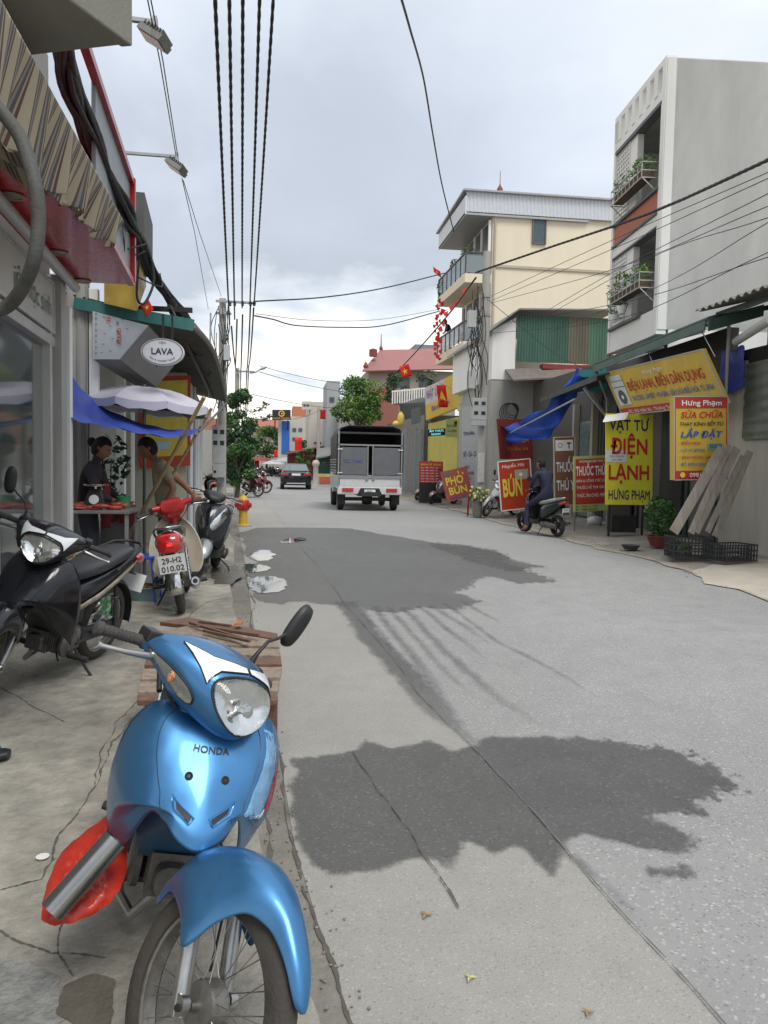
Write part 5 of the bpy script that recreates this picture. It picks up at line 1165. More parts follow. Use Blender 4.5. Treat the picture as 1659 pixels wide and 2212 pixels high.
def crate(c, d, m, label, rotz=0., group=None, slope=None, cat='crate'):
    """open plastic crate with slotted sides"""
    c = Vector(c); root = empty('crate', c, label, cat, group); rt = Matrix.Rotation(rotz, 3, 'Z')
    if slope: rt = rt @ Matrix.Rotation(slope, 3, 'X')
    W_, D_, H = d; q = M()
    for s in (-1, 1):
        nW = max(4, int(W_/.055)); nD = max(4, int(D_/.055))
        for i in range(nW+1): x = -W_/2+W_*i/nW; q.box((x, s*D_/2, H/2), (.012, .014, H))
        for i in range(nD+1): y = -D_/2+D_*i/nD; q.box((s*W_/2, y, H/2), (.014, .012, H))
        for h in (.01, H*.33, H*.62, H*.97): q.box((0, s*D_/2, h), (W_+.02, .022, .018)); q.box((s*W_/2, 0, h), (.022, D_+.02, .018))
    q.xf(lambda p: c+rt @ p); q.build('slatted_sides', m, root)
    q = M()
    for i in range(9): q.box((-W_/2+W_*(i+.5)/9, 0, .015), (W_/14, D_, .012))
    q.xf(lambda p: c+rt @ p); q.build('base', m, root); return root
crate((-1.75, 7.55, PZ), (.55, .38, .22), mat('green_crate', (.02, .20, .06), .45, var=.15), 'green plastic crate on the pavement under the market table', .1)
q = M(); c = Vector((-1.45, 8.3, PZ)); c = G(308, 1298, PZ)+Vector((0, .1, 0)); q.lathe([(.13, 0), (.17, .13), (.185, .135), (.185, .145), (.165, .14), (.125, .012), (0, .012)], c, n=24, cap=False); q.build('basin', mat('teal_grey_plastic', (.20, .30, .30), .4, var=.1), smooth=40, label='pale teal plastic basin on the pavement left of the red motorbike', cat='basin')
q = M()
for k in range(14): q.blob(c+Vector((rnd.uniform(-.1, .1), rnd.uniform(-.1, .1), .12)), .03, 6, .5)
q.build('peelings', mat('peelings', (.25, .12, .05), .8, var=.5, vs=60), smooth=180, label='heap of brown scraps filling the teal basin', cat='scraps', kind='stuff')
# potted plant, bucket and clutter behind the table
leafm = mat('leaf_green', (.055, .13, .035), .55, var=.35, vs=7); leafd = mat('leaf_dark', (.025, .07, .025), .6, var=.4, vs=7); leafl = mat('leaf_light', (.12, .22, .04), .5, var=.35, vs=7)
terra = mat('terracotta', (.26, .07, .045), .6, var=.2, vs=9)
def leafy(q, c, r, n, ls, rnd, flat=.8, k=1.0, up=0.):
    """n leaf blades scattered through an ellipsoid"""
    c = Vector(c); r = Vector(r)
    for i in range(n):
        while True:
            p = Vector((rnd.uniform(-1, 1), rnd.uniform(-1, 1), rnd.uniform(-1, 1)))
            if p.length < 1: break
        p = p.normalized()*p.length**.55
        o = c+Vector((p.x*r.x, p.y*r.y, p.z*r.z)); d = Vector((rnd.gauss(0, 1), rnd.gauss(0, 1), rnd.gauss(up, flat))).normalized(); e = d.orthogonal().normalized(); e = Matrix.Rotation(rnd.uniform(0, 6.28), 3, d) @ e; s = ls*rnd.uniform(.6, 1.35); nn = d.cross(e)
        q.add([o-d*s*.5, o+e*s*.28+nn*s*.05, o+d*s*.6, o-e*s*.28+nn*s*.05], [(0, 1, 2), (0, 2, 3)])
def potted(c, label, pr=.14, ph=.2, fr=(.25, .25, .3), n=160, ls=.09, pm=terra, lm=leafm, stems=True):
    c = Vector(c); root = empty('potted_plant', c, label, 'potted plant'); rnd = random.Random(int(abs(c.x*100+c.y*37)))
    q = M(); q.lathe([(pr*.65, 0), (pr, ph*.9), (pr*1.12, ph*.92), (pr*1.12, ph), (pr*.95, ph), (pr*.9, ph*.85), (0, ph*.85)], c, n=20, cap=False); q.build('pot', pm, root, smooth=40)
    q = M()
    for k in range(7): e_ = c+Vector((rnd.uniform(-.6, .6)*fr[0], rnd.uniform(-.6, .6)*fr[1], ph+fr[2]*1.3)); q.tube(smooth_path([c+Vector((0, 0, ph*.8)), c.lerp(e_, .5)+Vector((0, 0, .08)), e_], 3), .005, 5)
    q.build('stem', leafd, root)
    q = M(); leafy(q, c+Vector((0, 0, ph+fr[2])), fr, n, ls, rnd); q.build('foliage', lm, root, smooth=None); return root
potted((-2.02, 9.7, .75), 'spindly potted plant with long stems behind the market table', .15, .18, (.22, .2, .45), 120, .11, lm=leafd)
q = M(); q.box((-2.05, 9.75, .40), (.7, .4, .70)); q.build('side_cabinet', mat('grey_cabinet', (.18, .18, .17), .6, var=.15), label='grey cabinet behind the market table carrying the potted plant', cat='cabinet', bev=.01)
q = M(); q.lathe([(.10, 0), (.13, .16), (.14, .17), (.12, .16), (.09, .01)], (-1.78, 9.55, .752), n=18, cap=False); q.build('red_bowl', mat('dull_red_plastic', (.25, .03, .03), .4, var=.1), smooth=40, label='dull red plastic bowl beside the spindly plant', cat='bowl')
q = M(); q.blob((-1.75, 7.9, .42), (.16, .16, .17), 14, .04); q.build('dark_sack', mat('dark_sack', (.03, .02, .035), .6, var=.3, bump=.5, bs=20), smooth=180, label='round dark sack leaning under the market table', cat='sack')
q = M(); q.box((-2.1, 7.6, .28), (.38, .35, .45), Matrix.Rotation(.2, 3, 'Z')); q.build('cardboard_box', mat('cardboard', (.20, .13, .07), .85, var=.2), bev=.008, label='brown cardboard box on the pavement below the woman', cat='box')
# bench of old planks behind the blue motorbike
wood = mat('old_plank', (.25, .20, .155), .85, var=.4, vs=22, bump=.7, bs=60); woodd = mat('red_brown_wood', (.15, .085, .06), .8, var=.4, vs=22, bump=.6, bs=60)
def plank(mb, pts, z, t=.03):
    p = [G(x, y, z) for x, y in pts]; mb.prism(p, (0, 0, -t))
root = empty('pallet_bench', G(450, 1500, PZ), 'low bench of weathered planks standing behind the blue motorbike', 'bench')
zt = .36
for i, pts in enumerate(([(345, 1343), (405, 1333), (600, 1368), (598, 1380), (400, 1350)], [(338, 1362), (405, 1352), (603, 1384), (604, 1397), (336, 1385)], [(325, 1392), (604, 1402), (607, 1416), (330, 1410)], [(318, 1416), (607, 1422), (609, 1434), (312, 1436)], [(308, 1444), (609, 1440), (605, 1462), (304, 1466)], [(302, 1472), (604, 1470), (600, 1492), (297, 1494)], [(300, 1500), (600, 1500), (598, 1512), (296, 1512)])):
    q = M(); plank(q, pts, zt+.002*i, .028); q.build('plank', wood if i % 3 else woodd, root, bev=.004)
for x, y in ((345, 1380), (590, 1390), (330, 1490), (585, 1495)):
    q = M(); c = G(x, y, zt-.03); q.bar(Vector((c.x, c.y, PZ if c.x < -.2 else .01)), c, .05, .07); q.build('leg', woodd, root)
for k, (a, b) in enumerate((((410, 1345), (520, 1378)), ((425, 1352), (560, 1372)), ((440, 1362), (540, 1385)), ((430, 1343), (500, 1352)))):
    q = M(); q.bar(G(*a, zt+.03), G(*b, zt+.04), .02, .018); q.build('wood_strip', woodd, label='thin split strip of reddish wood on the plank bench, %s' % ('nearest its left end', 'longest and reaching farthest right', 'nearest the blue motorbike', 'shortest, along the far plank')[k], cat='wood strip', group='wood strips on the plank bench', bev=.003)
q = M(); c = G(505, 1352, zt+.03); q.prism([c, c+Vector((.05, .02, 0)), c+Vector((.055, .10, 0)), c+Vector((.02, .14, 0)), c+Vector((.02, .06, 0))], (0, 0, .015)); q.build('orange_chip', mat('orange_wood', (.42, .13, .06), .8, var=.3), label='orange wood chip standing out on the plank bench', cat='wood chip')
# the red bag with the steel tube at the blue bike's side
o_ = G(113, 1968, .36); e_ = G(250, 1812, .50); axx = (e_-o_).normalized()
cb_ = G(180, 1880, .40); out_ = [(256, 1742), (205, 1780), (160, 1815), (130, 1842), (108, 1890), (91, 1946), (88, 1994), (123, 2000), (165, 1992), (216, 1968), (250, 1938), (275, 1890), (275, 1800)]
def onp(x, y): return G(x, y, .355+.14*(2000-y)/260-.03)
sm_ = smooth_outline(out_, 2); rnd = random.Random(6)
q = M()
for s in (1, -1):
    rows = []
    for i in range(9):
        t = 1-i/8*.97; row = []
        for j, (x, y) in enumerate(sm_):
            p = onp(180+(x-180)*t*(1+.018*math.sin(j*2.1)), 1880+(y-1880)*t*(1+.018*math.cos(j*1.7))); vd = (CAM-p).normalized(); h = .045*math.sqrt(max(0, 1-t*t))+(.010*math.sin(j*1.3+i*1.9)+.008*math.sin(j*.7-i*2.3))*(1-t*.7)*(t*1.2+.2)
            row.append(p-vd*(.06 if s > 0 else .07)+vd*h*s)
        rows.append(row+[row[0]])
    q.grid(rows)
q.build('plastic_bag', mat('red_plastic_bag', (.42, .025, .012), .38, var=.3, vs=9, bump=.5, bs=12, coat=.25), smooth=180, label='crumpled red plastic bag bundled at the side of the blue motorbike', cat='bag')
q = M(); q.tube([o_, o_+axx*.002, e_], [.032, .034, .034], 28, caps=False); q.tube([e_, o_+axx*.004], [.031, .031], 28, caps=False); q.ring([(.031, 0), (.034, -.001), (.034, .003), (.031, .003)], o_, axx, 28)
q.lathe([(.031, .03), (.0, .03)], o_, axx, 28, cap=False); q.build('steel_tube', mat('satin_steel', (.33, .33, .32), .24, 1., var=.15, vs=5), smooth=40, label='short satin steel tube poking out of the red plastic bag', cat='tube')
q = M(); c = G(6, 1642, PZ); q.loftx([(c.x-.12, c.y, c.z+.03, .04, .02, 3), (c.x, c.y, c.z+.03, .05, .02, 3), (c.x+.03, c.y, c.z+.03, .03, .02, 2.5)], 14); q.build('sandal', blackp, smooth=50, label='tip of a dark rubber sandal at the left edge of the pavement', cat='sandal')
q = M(); q.tube([c+Vector((-.08, -.03, .05)), c+Vector((-.05, 0, .075)), c+Vector((-.02, .03, .05))], .008, 6); q.build('sandal_strap', mat('green_strap', (.02, .12, .09), .5), smooth=60, parent=bpy.data.objects['sandal'])
bpy.data.objects['sandal_strap'].location = -bpy.data.objects['sandal'].location+bpy.data.objects['sandal'].location
# ================================================================== OTHER MOTORBIKES ON THE LEFT
blackpaint = paint('black_gloss_paint', (.012, .013, .018), .2, .18)
def place(fn, front, rear, z=0.0, wb=1.22, **kw):
    """front and rear wheel contact points (photo points or vectors) -> location, yaw"""
    f_ = front if isinstance(front, Vector) else G(*front, z); r_ = rear if isinstance(rear, Vector) else G(*rear, z)
    d = (f_-r_); yaw = math.atan2(d.y, d.x); sc = 1.0; d = Vector((math.cos(yaw), math.sin(yaw), 0)); loc = r_+d*.60*sc; loc.z = z
    return loc, yaw
loc, yaw = place(None, Vector((-1.72, 4.70, PZ)), Vector((-1.33, 5.80, PZ)), PZ)
underbone('motorbike', 'black underbone motorbike with scuffed bronze stripes parked at the left edge of the pavement', blackpaint, mat('grey_black_plastic', (.03, .03, .032), .4, var=.2), loc, yaw, R_(-12), R_(22), silver=mat('worn_bronze_trim', (.34, .30, .23), .45, .3, var=.5, vs=18), plate='29-K1\n204.51', tyre=dustyrub, mirrors='R')
cream = paint('cream_paint', (.50, .49, .40), .0, .35); redpaint = paint('red_paint', (.42, .015, .015), .1, .3)
loc, yaw = place(None, Vector((-1.02, 8.75, PZ)), Vector((-.90, 7.52, PZ)), PZ)
underbone('motorbike', 'old cream and red motorbike seen from behind with plate 29-H2 010.02', cream, redpaint, loc, yaw, R_(-9), R_(14), plate='29-H2\n010.02', cub=True, mirrors='', tyre=dustyrub)
def scooter(name, label, P, P2, loc, yaw, lean=R_(-9), steer=0., group=None, mirrors='LR', plate='29-H1\n628.40', seatc=None, shieldc=None, k=1.0):
    root = empty(name, (0, 0, 0), label, 'motorbike', group); ms = Matrix.Rotation(steer, 4, AXD); st = lambda p: P0+ms @ (Vector(p)-P0)
    wheel((.60, 0, .235), root, R=.235, tw=.045, st=st, spokes=False, rimm=darkm); wheel((-.60, 0, .235), root, R=.235, tw=.05, spokes=False, rimm=darkm)
    q = M()
    for s in (-1, 1): a = Vector((.60, s*.085, .235)); q.tube([a, a+AXD*.30], [.022, .02], 10)
    q.xf(st); q.build('fork', darkm, root, smooth=40)
    rows = []
    for t, h, d, R0 in ((18, .02, .01, .262), (35, .06, .03, .268), (60, .085, .05, .275), (85, .095, .08, .285), (110, .09, .08, .29), (135, .07, .05, .28), (155, .05, .03, .27)):
        a = R_(t); rows.append([(.60+(R0-d*abs(u)**2.4)*math.cos(a), h*math.sin(u*1.45), .235+(R0-d*abs(u)**2.4)*math.sin(a)) for u in (-1, -.8, -.4, 0, .4, .8, 1)])
    q = M(); Surf(rows).mesh(q, 12, 24); q.xf(st); q.build('front_mudguard', P, root, smooth=180, solid=.004)
    # front apron: pointed V centre, wide shoulders, wrap-around
    C = [(.22, .93), (.30, .89), (.36, .81), (.405, .72), (.42, .62), (.40, .52), (.36, .44)]; E_ = [(.12, .95, .12), (.12, .88, .20), (.11, .78, .225), (.10, .66, .215), (.10, .54, .19), (.10, .42, .17), (.10, .34, .15)]
    P_ = []
    for (cx, cz), (ex, ez, h) in zip(C, E_):
        row = [[cx-(cx-ex)*fx, h*kk, cz-(cz-ez)*fz] for kk, fx, fz in ((0, 0, 0), (.3, .06, .04), (.55, .2, .2), (.78, .5, .5), (.93, .8, .8), (1, 1, 1))]; P_.append([(p[0], -p[1], p[2]) for p in row[:0:-1]]+[tuple(p) for p in row])
    ls = Surf(P_); ls.flip = 1 if ls.N(.5, .5).x > 0 else -1; q = M(); ls.mesh(q, 36, 22); ap = q.build('front_apron', shieldc or P, root, smooth=180, solid=.006)
    for s in (-1, 1):
        tsg = smooth_outline([(.5+s*.03, .62), (.5+s*.10, .42), (.5+s*.30, .12), (.5+s*.36, .14), (.5+s*.30, .42), (.5+s*.14, .70)], 1); q = M(); ls.patch(q, tsg, .006, .004, 4); hl = q.build('headlight', refl, ap, smooth=180)
        q = M(); ls.patch(q, tsg, .012, .008, 4); q.build('headlight_glass', lens, hl, smooth=180)
        q = M(); ls.rim(q, tsg, .004, .003); q.build('trim', blackp, hl, smooth=60)
    q = M(); ls.patch(q, [(.47, .6), (.43, .3), (.46, .08), (.54, .08), (.57, .3), (.53, .6)], .005, .002, 3); q.build('centre_panel', blackpaint, ap, smooth=60)
    q = M(); q.loftx([(.30, 0, .60, .12, .20, 4), (.14, 0, .60, .19, .28, 4), (.09, 0, .62, .17, .29, 4)], 16); q.build('inner_apron', P2, root, smooth=40)
    q = M(); q.loftx([(.22, 0, .30, .14, .06, 5), (.0, 0, .29, .16, .055, 5), (-.15, 0, .33, .17, .08, 4)], 14); q.build('floorboard', P2, root, smooth=40)
    q = M(); q.loftx([(-.06, 0, .42, .11, .12, 3), (-.15, 0, .50, .15, .19, 3.5), (-.35, 0, .56, .17, .17, 3.2), (-.6, 0, .64, .155, .12, 3), (-.8, 0, .72, .11, .07, 2.6), (-.93, 0, .77, .05, .025, 2)], 18); bd = q.build('body_panel', P, root, smooth=180, sub=1)
    q = M(); q.loftx([(-.03, 0, .69, .08, .03, 2.6), (-.12, 0, .72, .13, .05, 3), (-.32, 0, .73, .15, .05, 3), (-.46, 0, .77, .15, .055, 3), (-.66, 0, .80, .13, .05, 3), (-.82, 0, .83, .07, .025, 2.4)], 18); q.build('seat', seatc or seatm, root, smooth=180, sub=1)
    q = M(); q.tube([(-.60, -.14, .77), (-.78, -.12, .84), (-.90, -.05, .86), (-.90, .05, .86), (-.78, .12, .84), (-.60, .14, .77)], .012, 8); q.build('grab_rail', alu, root, smooth=60)
    q = M(); q.loftx([(-.70, 0, .69, .12, .035, 3), (-.85, 0, .73, .10, .035, 3), (-.95, 0, .76, .05, .02, 2.5)], 14); q.build('tail_light', redl, root, smooth=50)
    q = M(); q.loftx([(-.10, .06, .26, .06, .06, 3), (-.3, .08, .25, .08, .075, 3), (-.6, .10, .235, .06, .06, 3), (-.68, .10, .235, .03, .04, 2.5)], 14); q.lathe([(.07, 0), (.07, .03), (.03, .05)], (-.28, .14, .25), (0, 1, 0), 16); q.build('engine', engm, root, smooth=40)
    q = M(); q.tube([(-.15, -.1, .2), (-.30, -.15, .21), (-.36, -.155, .23), (-.72, -.165, .29), (-.80, -.167, .30)], [.016, .03, .055, .06, .03], 14); q.build('exhaust', alu, root, smooth=40)
    q = M(); q.bar((-.74, 0, .66), (-.92, 0, .50), .16, .012); q.build('rear_mudguard', blackp, root)
    fr = Frame((-.885, .09, .50), (-.885, -.09, .50), (-.90, .09, .63)); q = M(); q.slab(fr.p(0, 0), fr.p(1, 0), fr.p(0, 1), -fr.n*.003); pl_ = q.build('license_plate', platem, root)
    q = M(); a, b = plate.split('\n'); fr.text(q, a, .14, .56, .72, .32, .002, bold=.02); fr.text(q, b, .08, .1, .84, .32, .002, bold=.02); q.build('lettering', inkb, pl_)
    q = M(); q.loftx([(.04, 0, 1.02, .12, .05, 3), (.10, 0, 1.04, .16, .06, 3), (.20, 0, 1.01, .13, .055, 3), (.27, 0, .98, .06, .03, 2.5)], 16)
    q.xf(st); q.build('handlebar_cowl', P2 if shieldc is None else blackp, root, smooth=180, sub=1)
    q = M(); q.tube([st((.12, 0, .78)), st((.08, 0, 1.02))], .04, 10); q.build('neck', blackp, root, smooth=40)
    q = M(); q.tube([(.03, -.35, 1.02), (.07, -.18, 1.04), (.08, 0, 1.03), (.07, .18, 1.04), (.03, .35, 1.02)], .011, 8); q.xf(st); hb = q.build('handlebar', darkm, root, smooth=60)
    for s in (-1, 1):
        q = M(); a = Vector((.06, s*.22, 1.035)); b = Vector((.03, s*.37, 1.02)); q.tube([a, a.lerp(b, .1), a.lerp(b, .9), b], [.022, .017, .017, .02], 10); q.xf(st); q.build('grip', gripm, hb, smooth=40)
        q = M(); q.tube([(.10, s*.2, 1.03), (.105, s*.3, 1.02), (.08, s*.38, 1.01)], [.009, .007, .009], 8); q.xf(st); q.build('brake_lever', alu, hb, smooth=60)
        if ('R' if s == -1 else 'L') in mirrors:
            q = M(); q.tube([(.07, s*.17, 1.05), (.06, s*.2, 1.14), (.04, s*.27, 1.24)], .006, 8); q.xf(st); mr = q.build('mirror', darkm, root, smooth=60)
            q = M(); q.loftx([(.05, s*.30, 1.27, .03, .02, 3), (.035, s*.30, 1.27, .07, .045, 2.6), (.02, s*.30, 1.27, .075, .05, 2.6)], 18); q.xf(st); q.build('mirror_shell', blackp, mr, smooth=60)
    q = M(); q.tube([(-.2, .1, .2), (-.24, .22, .10), (-.26, .27, .012)], .010, 6); q.build('side_stand', darkm, root, smooth=40)
    root.location = loc; root.rotation_euler = (Matrix.Rotation(yaw, 3, 'Z') @ Matrix.Rotation(lean, 3, 'X')).to_euler(); return root
silverp = paint('silver_scooter_paint', (.30, .32, .33), .6, .3)
loc, yaw = place(None, Vector((-.98, 9.6, PZ)), Vector((-.86, 10.8, PZ)), PZ)
scooter('scooter', 'black and silver scooter parked facing the camera behind the cream motorbike', silverp, blackp, loc, yaw, R_(-8), R_(18), mirrors='', shieldc=paint('charcoal_paint', (.05, .055, .065), .4, .25))
# pair of parked motorbikes farther along the left
dkred = paint('dark_red_paint', (.10, .012, .015), .2, .3)
street = underbone('motorbike', 'dark motorbike parked beyond the meter pole, the nearer of the two', dkred, blackp, Vector((-1.15, 33.5, PZ)), R_(-62), R_(-9), R_(20), group='motorbikes parked by the far left pole', plate='29-L5\n301.77')
copy_tree(street, loc=Vector((-1.0, 37.5, PZ)), rotz=R_(-48), label='dark motorbike parked beyond the meter pole, the farther of the two')
copy_tree(street, loc=Vector((-2.15, 27.0, PZ)), rotz=R_(100), label='dark motorbike half hidden left of the meter pole')
# fire hydrant
hc = G(525, 1137, 0); hc.z = 0.0; root = empty('fire_hydrant', hc, 'red and yellow fire hydrant at the kerb beyond the parked scooter', 'fire hydrant')
hr = mat('hydrant_red', (.38, .02, .02), .4, var=.15); hy = mat('hydrant_yellow', (.55, .36, .04), .45, var=.15)
q = M(); q.lathe([(.16, 0), (.16, .04), (.10, .05), (.10, .36), (.12, .38)], hc, n=18); q.build('base', hy, root, smooth=40)
q = M(); q.lathe([(.13, .38), (.15, .42), (.15, .56), (.12, .62)], hc, n=18)
q.lathe([(.05, .0), (.05, .14), (.06, .14), (.06, .19), (.03, .2)], hc+Vector((0, 0, .50)), (1, -.3, 0), 12); q.lathe([(.05, .0), (.05, .14), (.06, .14), (.06, .19), (.03, .2)], hc+Vector((0, 0, .50)), (-1, .3, 0), 12); q.lathe([(.06, 0), (.06, .17), (.075, .17), (.075, .21)], hc+Vector((0, 0, .48)), (-.3, -1, 0), 14); q.build('barrel', hr, root, smooth=40)
q = M(); q.lathe([(.12, .62), (.10, .68), (.05, .72), (.03, .73), (.03, .76), (.0, .76)], hc, n=18, cap=False); q.build('cap', hy, root, smooth=40)
q = M(); q.lathe([(.24, 0), (.22, .06), (.10, .10)], hc+Vector((0, 0, -.05)), n=9); q.build('rubble_collar', gut, root)
# ================================================================== RIGHT SIDE
def Z7(x, y): return ((1450+x/2.764)*.8636, (100+y/2.764)*.8636)
GZ = .14
greyr = mat('grey_render', (.60, .61, .595), .9, var=.13, vs=1.4, bump=.35, bs=30, streak=True, var2=.14); whiter = mat('white_render', (.74, .74, .72), .85, var=.08, vs=2, streak=True)
brickp = mat('brick_paint', (.40, .14, .09), .8, var=.12, vs=3); dgrey = mat('dark_grey_trim', (.12, .13, .14), .7, var=.1)
C0 = Vector((8.23, 16.2, 0)); DX = Vector((.08, 1, 0)).normalized(); NX = Vector((DX.y, -DX.x, 0))
def FS(s, z, d=0.): return C0+DX*s+NX*d+Vector((0, 0, z))     # d>0: into the building
def fbox(q, s0, s1, z0, z1, d0, d1): q.prism([FS(s0, z0, d0), FS(s1, z0, d0), FS(s1, z0, d1), FS(s0, z0, d1)], (0, 0, z1-z0))
root = empty('town_house', FS(1.5, 0), 'tall narrow grey and white house with two planted loggias at the right', 'house')
q = M(); fbox(q, 0, 3.15, GZ, 4.6, .25, 9); q.prism([FS(0, 4.6, .0), FS(0.02, 4.6, 0), FS(.02, 4.6, 11), FS(0, 4.6, 11)], (0, 0, 5.8)); q.prism([FS(-.0, 4.6, .20), FS(.18, 4.6, .2), FS(.18, 4.6, 10.9), FS(0, 4.6, 10.9)], (0, 0, 5.78))
q.build('side_wall', greyr, root)
q = M(); fbox(q, .02, .22, 4.5, 9.8, -.02, .2); fbox(q, 3.02, 3.15, 4.5, 9.8, -.02, .2); fbox(q, .22, 3.02, 4.5, 5.08, 0, .2); fbox(q, .22, 3.02, 6.9, 7.18, 0, .2); fbox(q, .22, 3.02, 9.58, 9.8, 0, .2); fbox(q, .02, 3.15, 10.32, 10.45, -.02, .2)
for k in range(8): s0 = .02+.447*k; fbox(q, s0, s0+(.20 if k < 7 else .0), 9.8, 10.32, -.02, .2)
fbox(q, 1.72, 2.15, 5.08, 6.9, .05, .2); fbox(q, 1.72, 2.15, 7.72, 9.58, .05, .2); fbox(q, 3.02, 3.15, 4.5, 9.8, .2, 8.8)
q.build('facade', whiter, root)
q = M(); fbox(q, .22, 3.02, 7.18, 7.70, .02, .2); q.build('red_panel', brickp, root)
q = M(); fbox(q, .2, 3.04, 7.68, 7.74, -.06, .2); fbox(q, .2, 3.04, 7.15, 7.2, -.05, .1); fbox(q, .2, 3.04, 9.50, 9.58, -.03, .2); fbox(q, .2, 3.04, 6.86, 6.9, -.02, .2); fbox(q, 1.0, 3.04, 5.04, 5.1, -.1, .2); q.build('trim', dgrey, root)
q = M(); fbox(q, .2, 3.04, 5.0, 6.92, 1.5, 1.6); fbox(q, .2, 3.04, 7.7, 9.6, 1.5, 1.6); fbox(q, .2, 3.04, 6.92, 7.1, .2, 1.6); fbox(q, .2, 3.04, 9.6, 9.75, .2, 9); q.build('loggia_wall', mat('loggia_grey', (.42, .43, .40), .85, var=.1), root)
for z in (5.1, 7.75): q = M(); fbox(q, .55, 1.1, z, z+1.45, 1.44, 1.5); q.build('window', mat('window_dark', (.03, .04, .07), .15, var=.2), root)
for z0, z1 in ((5.1, 6.88), (7.74, 9.5)):
    q = M(); n = 16
    for i in range(n+1): z = z0+(z1-z0)*i/n; fbox(q, 2.17, 3.02, z-.016, z+.016, .03, .08)
    for i in range(8): s_ = 2.17+.85*i/7; fbox(q, s_-.016, s_+.016, z0, z1, .028, .082)
    q.build('lattice_screen', whiter, root)
def planter(z, s0, s1, label, seed):
    root = empty('window_planter', FS((s0+s1)/2, z, -.2), label, 'planter', 'planters on the grey house'); q = M()
    for zz2 in (z, z+.16, z+.34):
        q.bar(FS(s0, zz2, -.35), FS(s1, zz2, -.35), .02); q.bar(FS(s0, zz2, -.35), FS(s0, zz2, 0), .02); q.bar(FS(s1, zz2, -.35), FS(s1, zz2, 0), .02)
    for i in range(9): s_ = s0+(s1-s0)*i/8; q.bar(FS(s_, z, -.35), FS(s_, z+.34, -.35), .012)
    q.bar(FS(s0, z-.3, 0), FS(s0, z, -.34), .02); q.bar(FS(s1, z-.3, 0), FS(s1, z, -.34), .02); q.build('rack', mat('rack_white', (.40, .41, .40), .5, var=.1), root)
    q = M(); fbox(q, s0+.05, s1-.05, z+.02, z+.2, -.3, -.06); q.build('trough', mat('trough_brown', (.12, .08, .05), .8), root)
    rnd = random.Random(seed); q = M()
    for k in range(7): leafy(q, FS(s0+(s1-s0)*(k+.5)/7, z+.38+rnd.uniform(-.05, .12), -.18+rnd.uniform(-.1, .1)), (.17, .16, rnd.uniform(.14, .3)), 70, .07, rnd)
    q.build('foliage', leafl if seed % 2 else leafm, root)
planter(7.98, .35, 2.3, 'planted rack at the upper loggia of the grey house', 1); planter(5.55, .25, 2.3, 'planted rack at the lower loggia of the grey house', 3)
for k, (s_, z) in enumerate(((1.55, 5.22), (2.1, 5.12))):
    c = FS(s_, z, -.25); root2 = empty('hanging_pot', c, 'white pot of plants hanging under the lower planter, %s one' % ('nearer', 'farther')[k], 'hanging pot', 'white hanging pots'); q = M(); q.lathe([(.07, 0), (.12, .12), (.13, .18)], c, n=14); q.build('pot', whitel, root2, smooth=40); q = M(); leafy(q, c+Vector((0, 0, .24)), (.16, .16, .1), 60, .06, random.Random(k)); q.build('foliage', leafm, root2)
# ground floor shop with the green canopy
greenm = mat('green_canopy_metal', (.05, .10, .085), .5, .2, var=.25, vs=4, streak=True); darkg = mat('dark_green_frame', (.03, .055, .05), .5, .2, var=.2)
root = empty('shopfront', (8.2, 15, GZ), 'dark appliance repair shopfront under a green metal canopy', 'shopfront')
q = M(); q.prism([(8.15, 13.3, GZ), (8.30, 16.1, GZ), (8.42, 19.3, GZ), (8.62, 19.3, GZ), (8.5, 16.1, GZ), (8.35, 13.3, GZ)], (0, 0, 4.0)); q.build('wall', mat('shop_wall_gloom', (.11, .105, .095), .85, var=.2), root)  # wall colour darkened to stand for the shade inside the shop
q = M(); 
for y in (13.5, 14.6, 15.7, 17.0, 18.4, 19.2): q.box((8.17+(y-13.3)*.045, y, 1.7), (.12, .12, 3.2))
q.build('door_frame', darkg, root)
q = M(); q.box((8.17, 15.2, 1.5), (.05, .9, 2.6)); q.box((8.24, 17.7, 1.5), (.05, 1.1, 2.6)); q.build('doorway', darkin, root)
q = M(); e0 = AX(1525, 692, 7.2); e1 = AX(1283, 790, 7.2); q.slab(e0+Vector((0, -.05, .02)), e1+Vector((0, .1, .02)), e0+Vector((1.3, -.05, .45)), (0, 0, .03)); q.build('canopy', greenm, root)
q = M(); q.slab(e0, e1, e0+Vector((0, 0, -.16)), (-.02, 0, 0)); q.slab(e0+Vector((.0, -.07, 0)), e0+Vector((1.0, -.07, .3)), e0+Vector((0, -.07, -.2)), (0, -.02, 0)); q.build('canopy_edge', greenm, root)
q = M()
for t in (.1, .45, .8): c = e0.lerp(e1, t); q.bar(c+Vector((.1, 0, -.03)), c+Vector((1.2, 0, .3)), .05)
q.bar(AX(1285, 795, 7.25), AX(1310, 860, 7.9), .05); q.bar(AX(1312, 858, 7.9), AX(1312, 900, 7.9), .06); q.build('bracket', mat('pipe_grey', (.34, .35, .35), .5, .2), root)
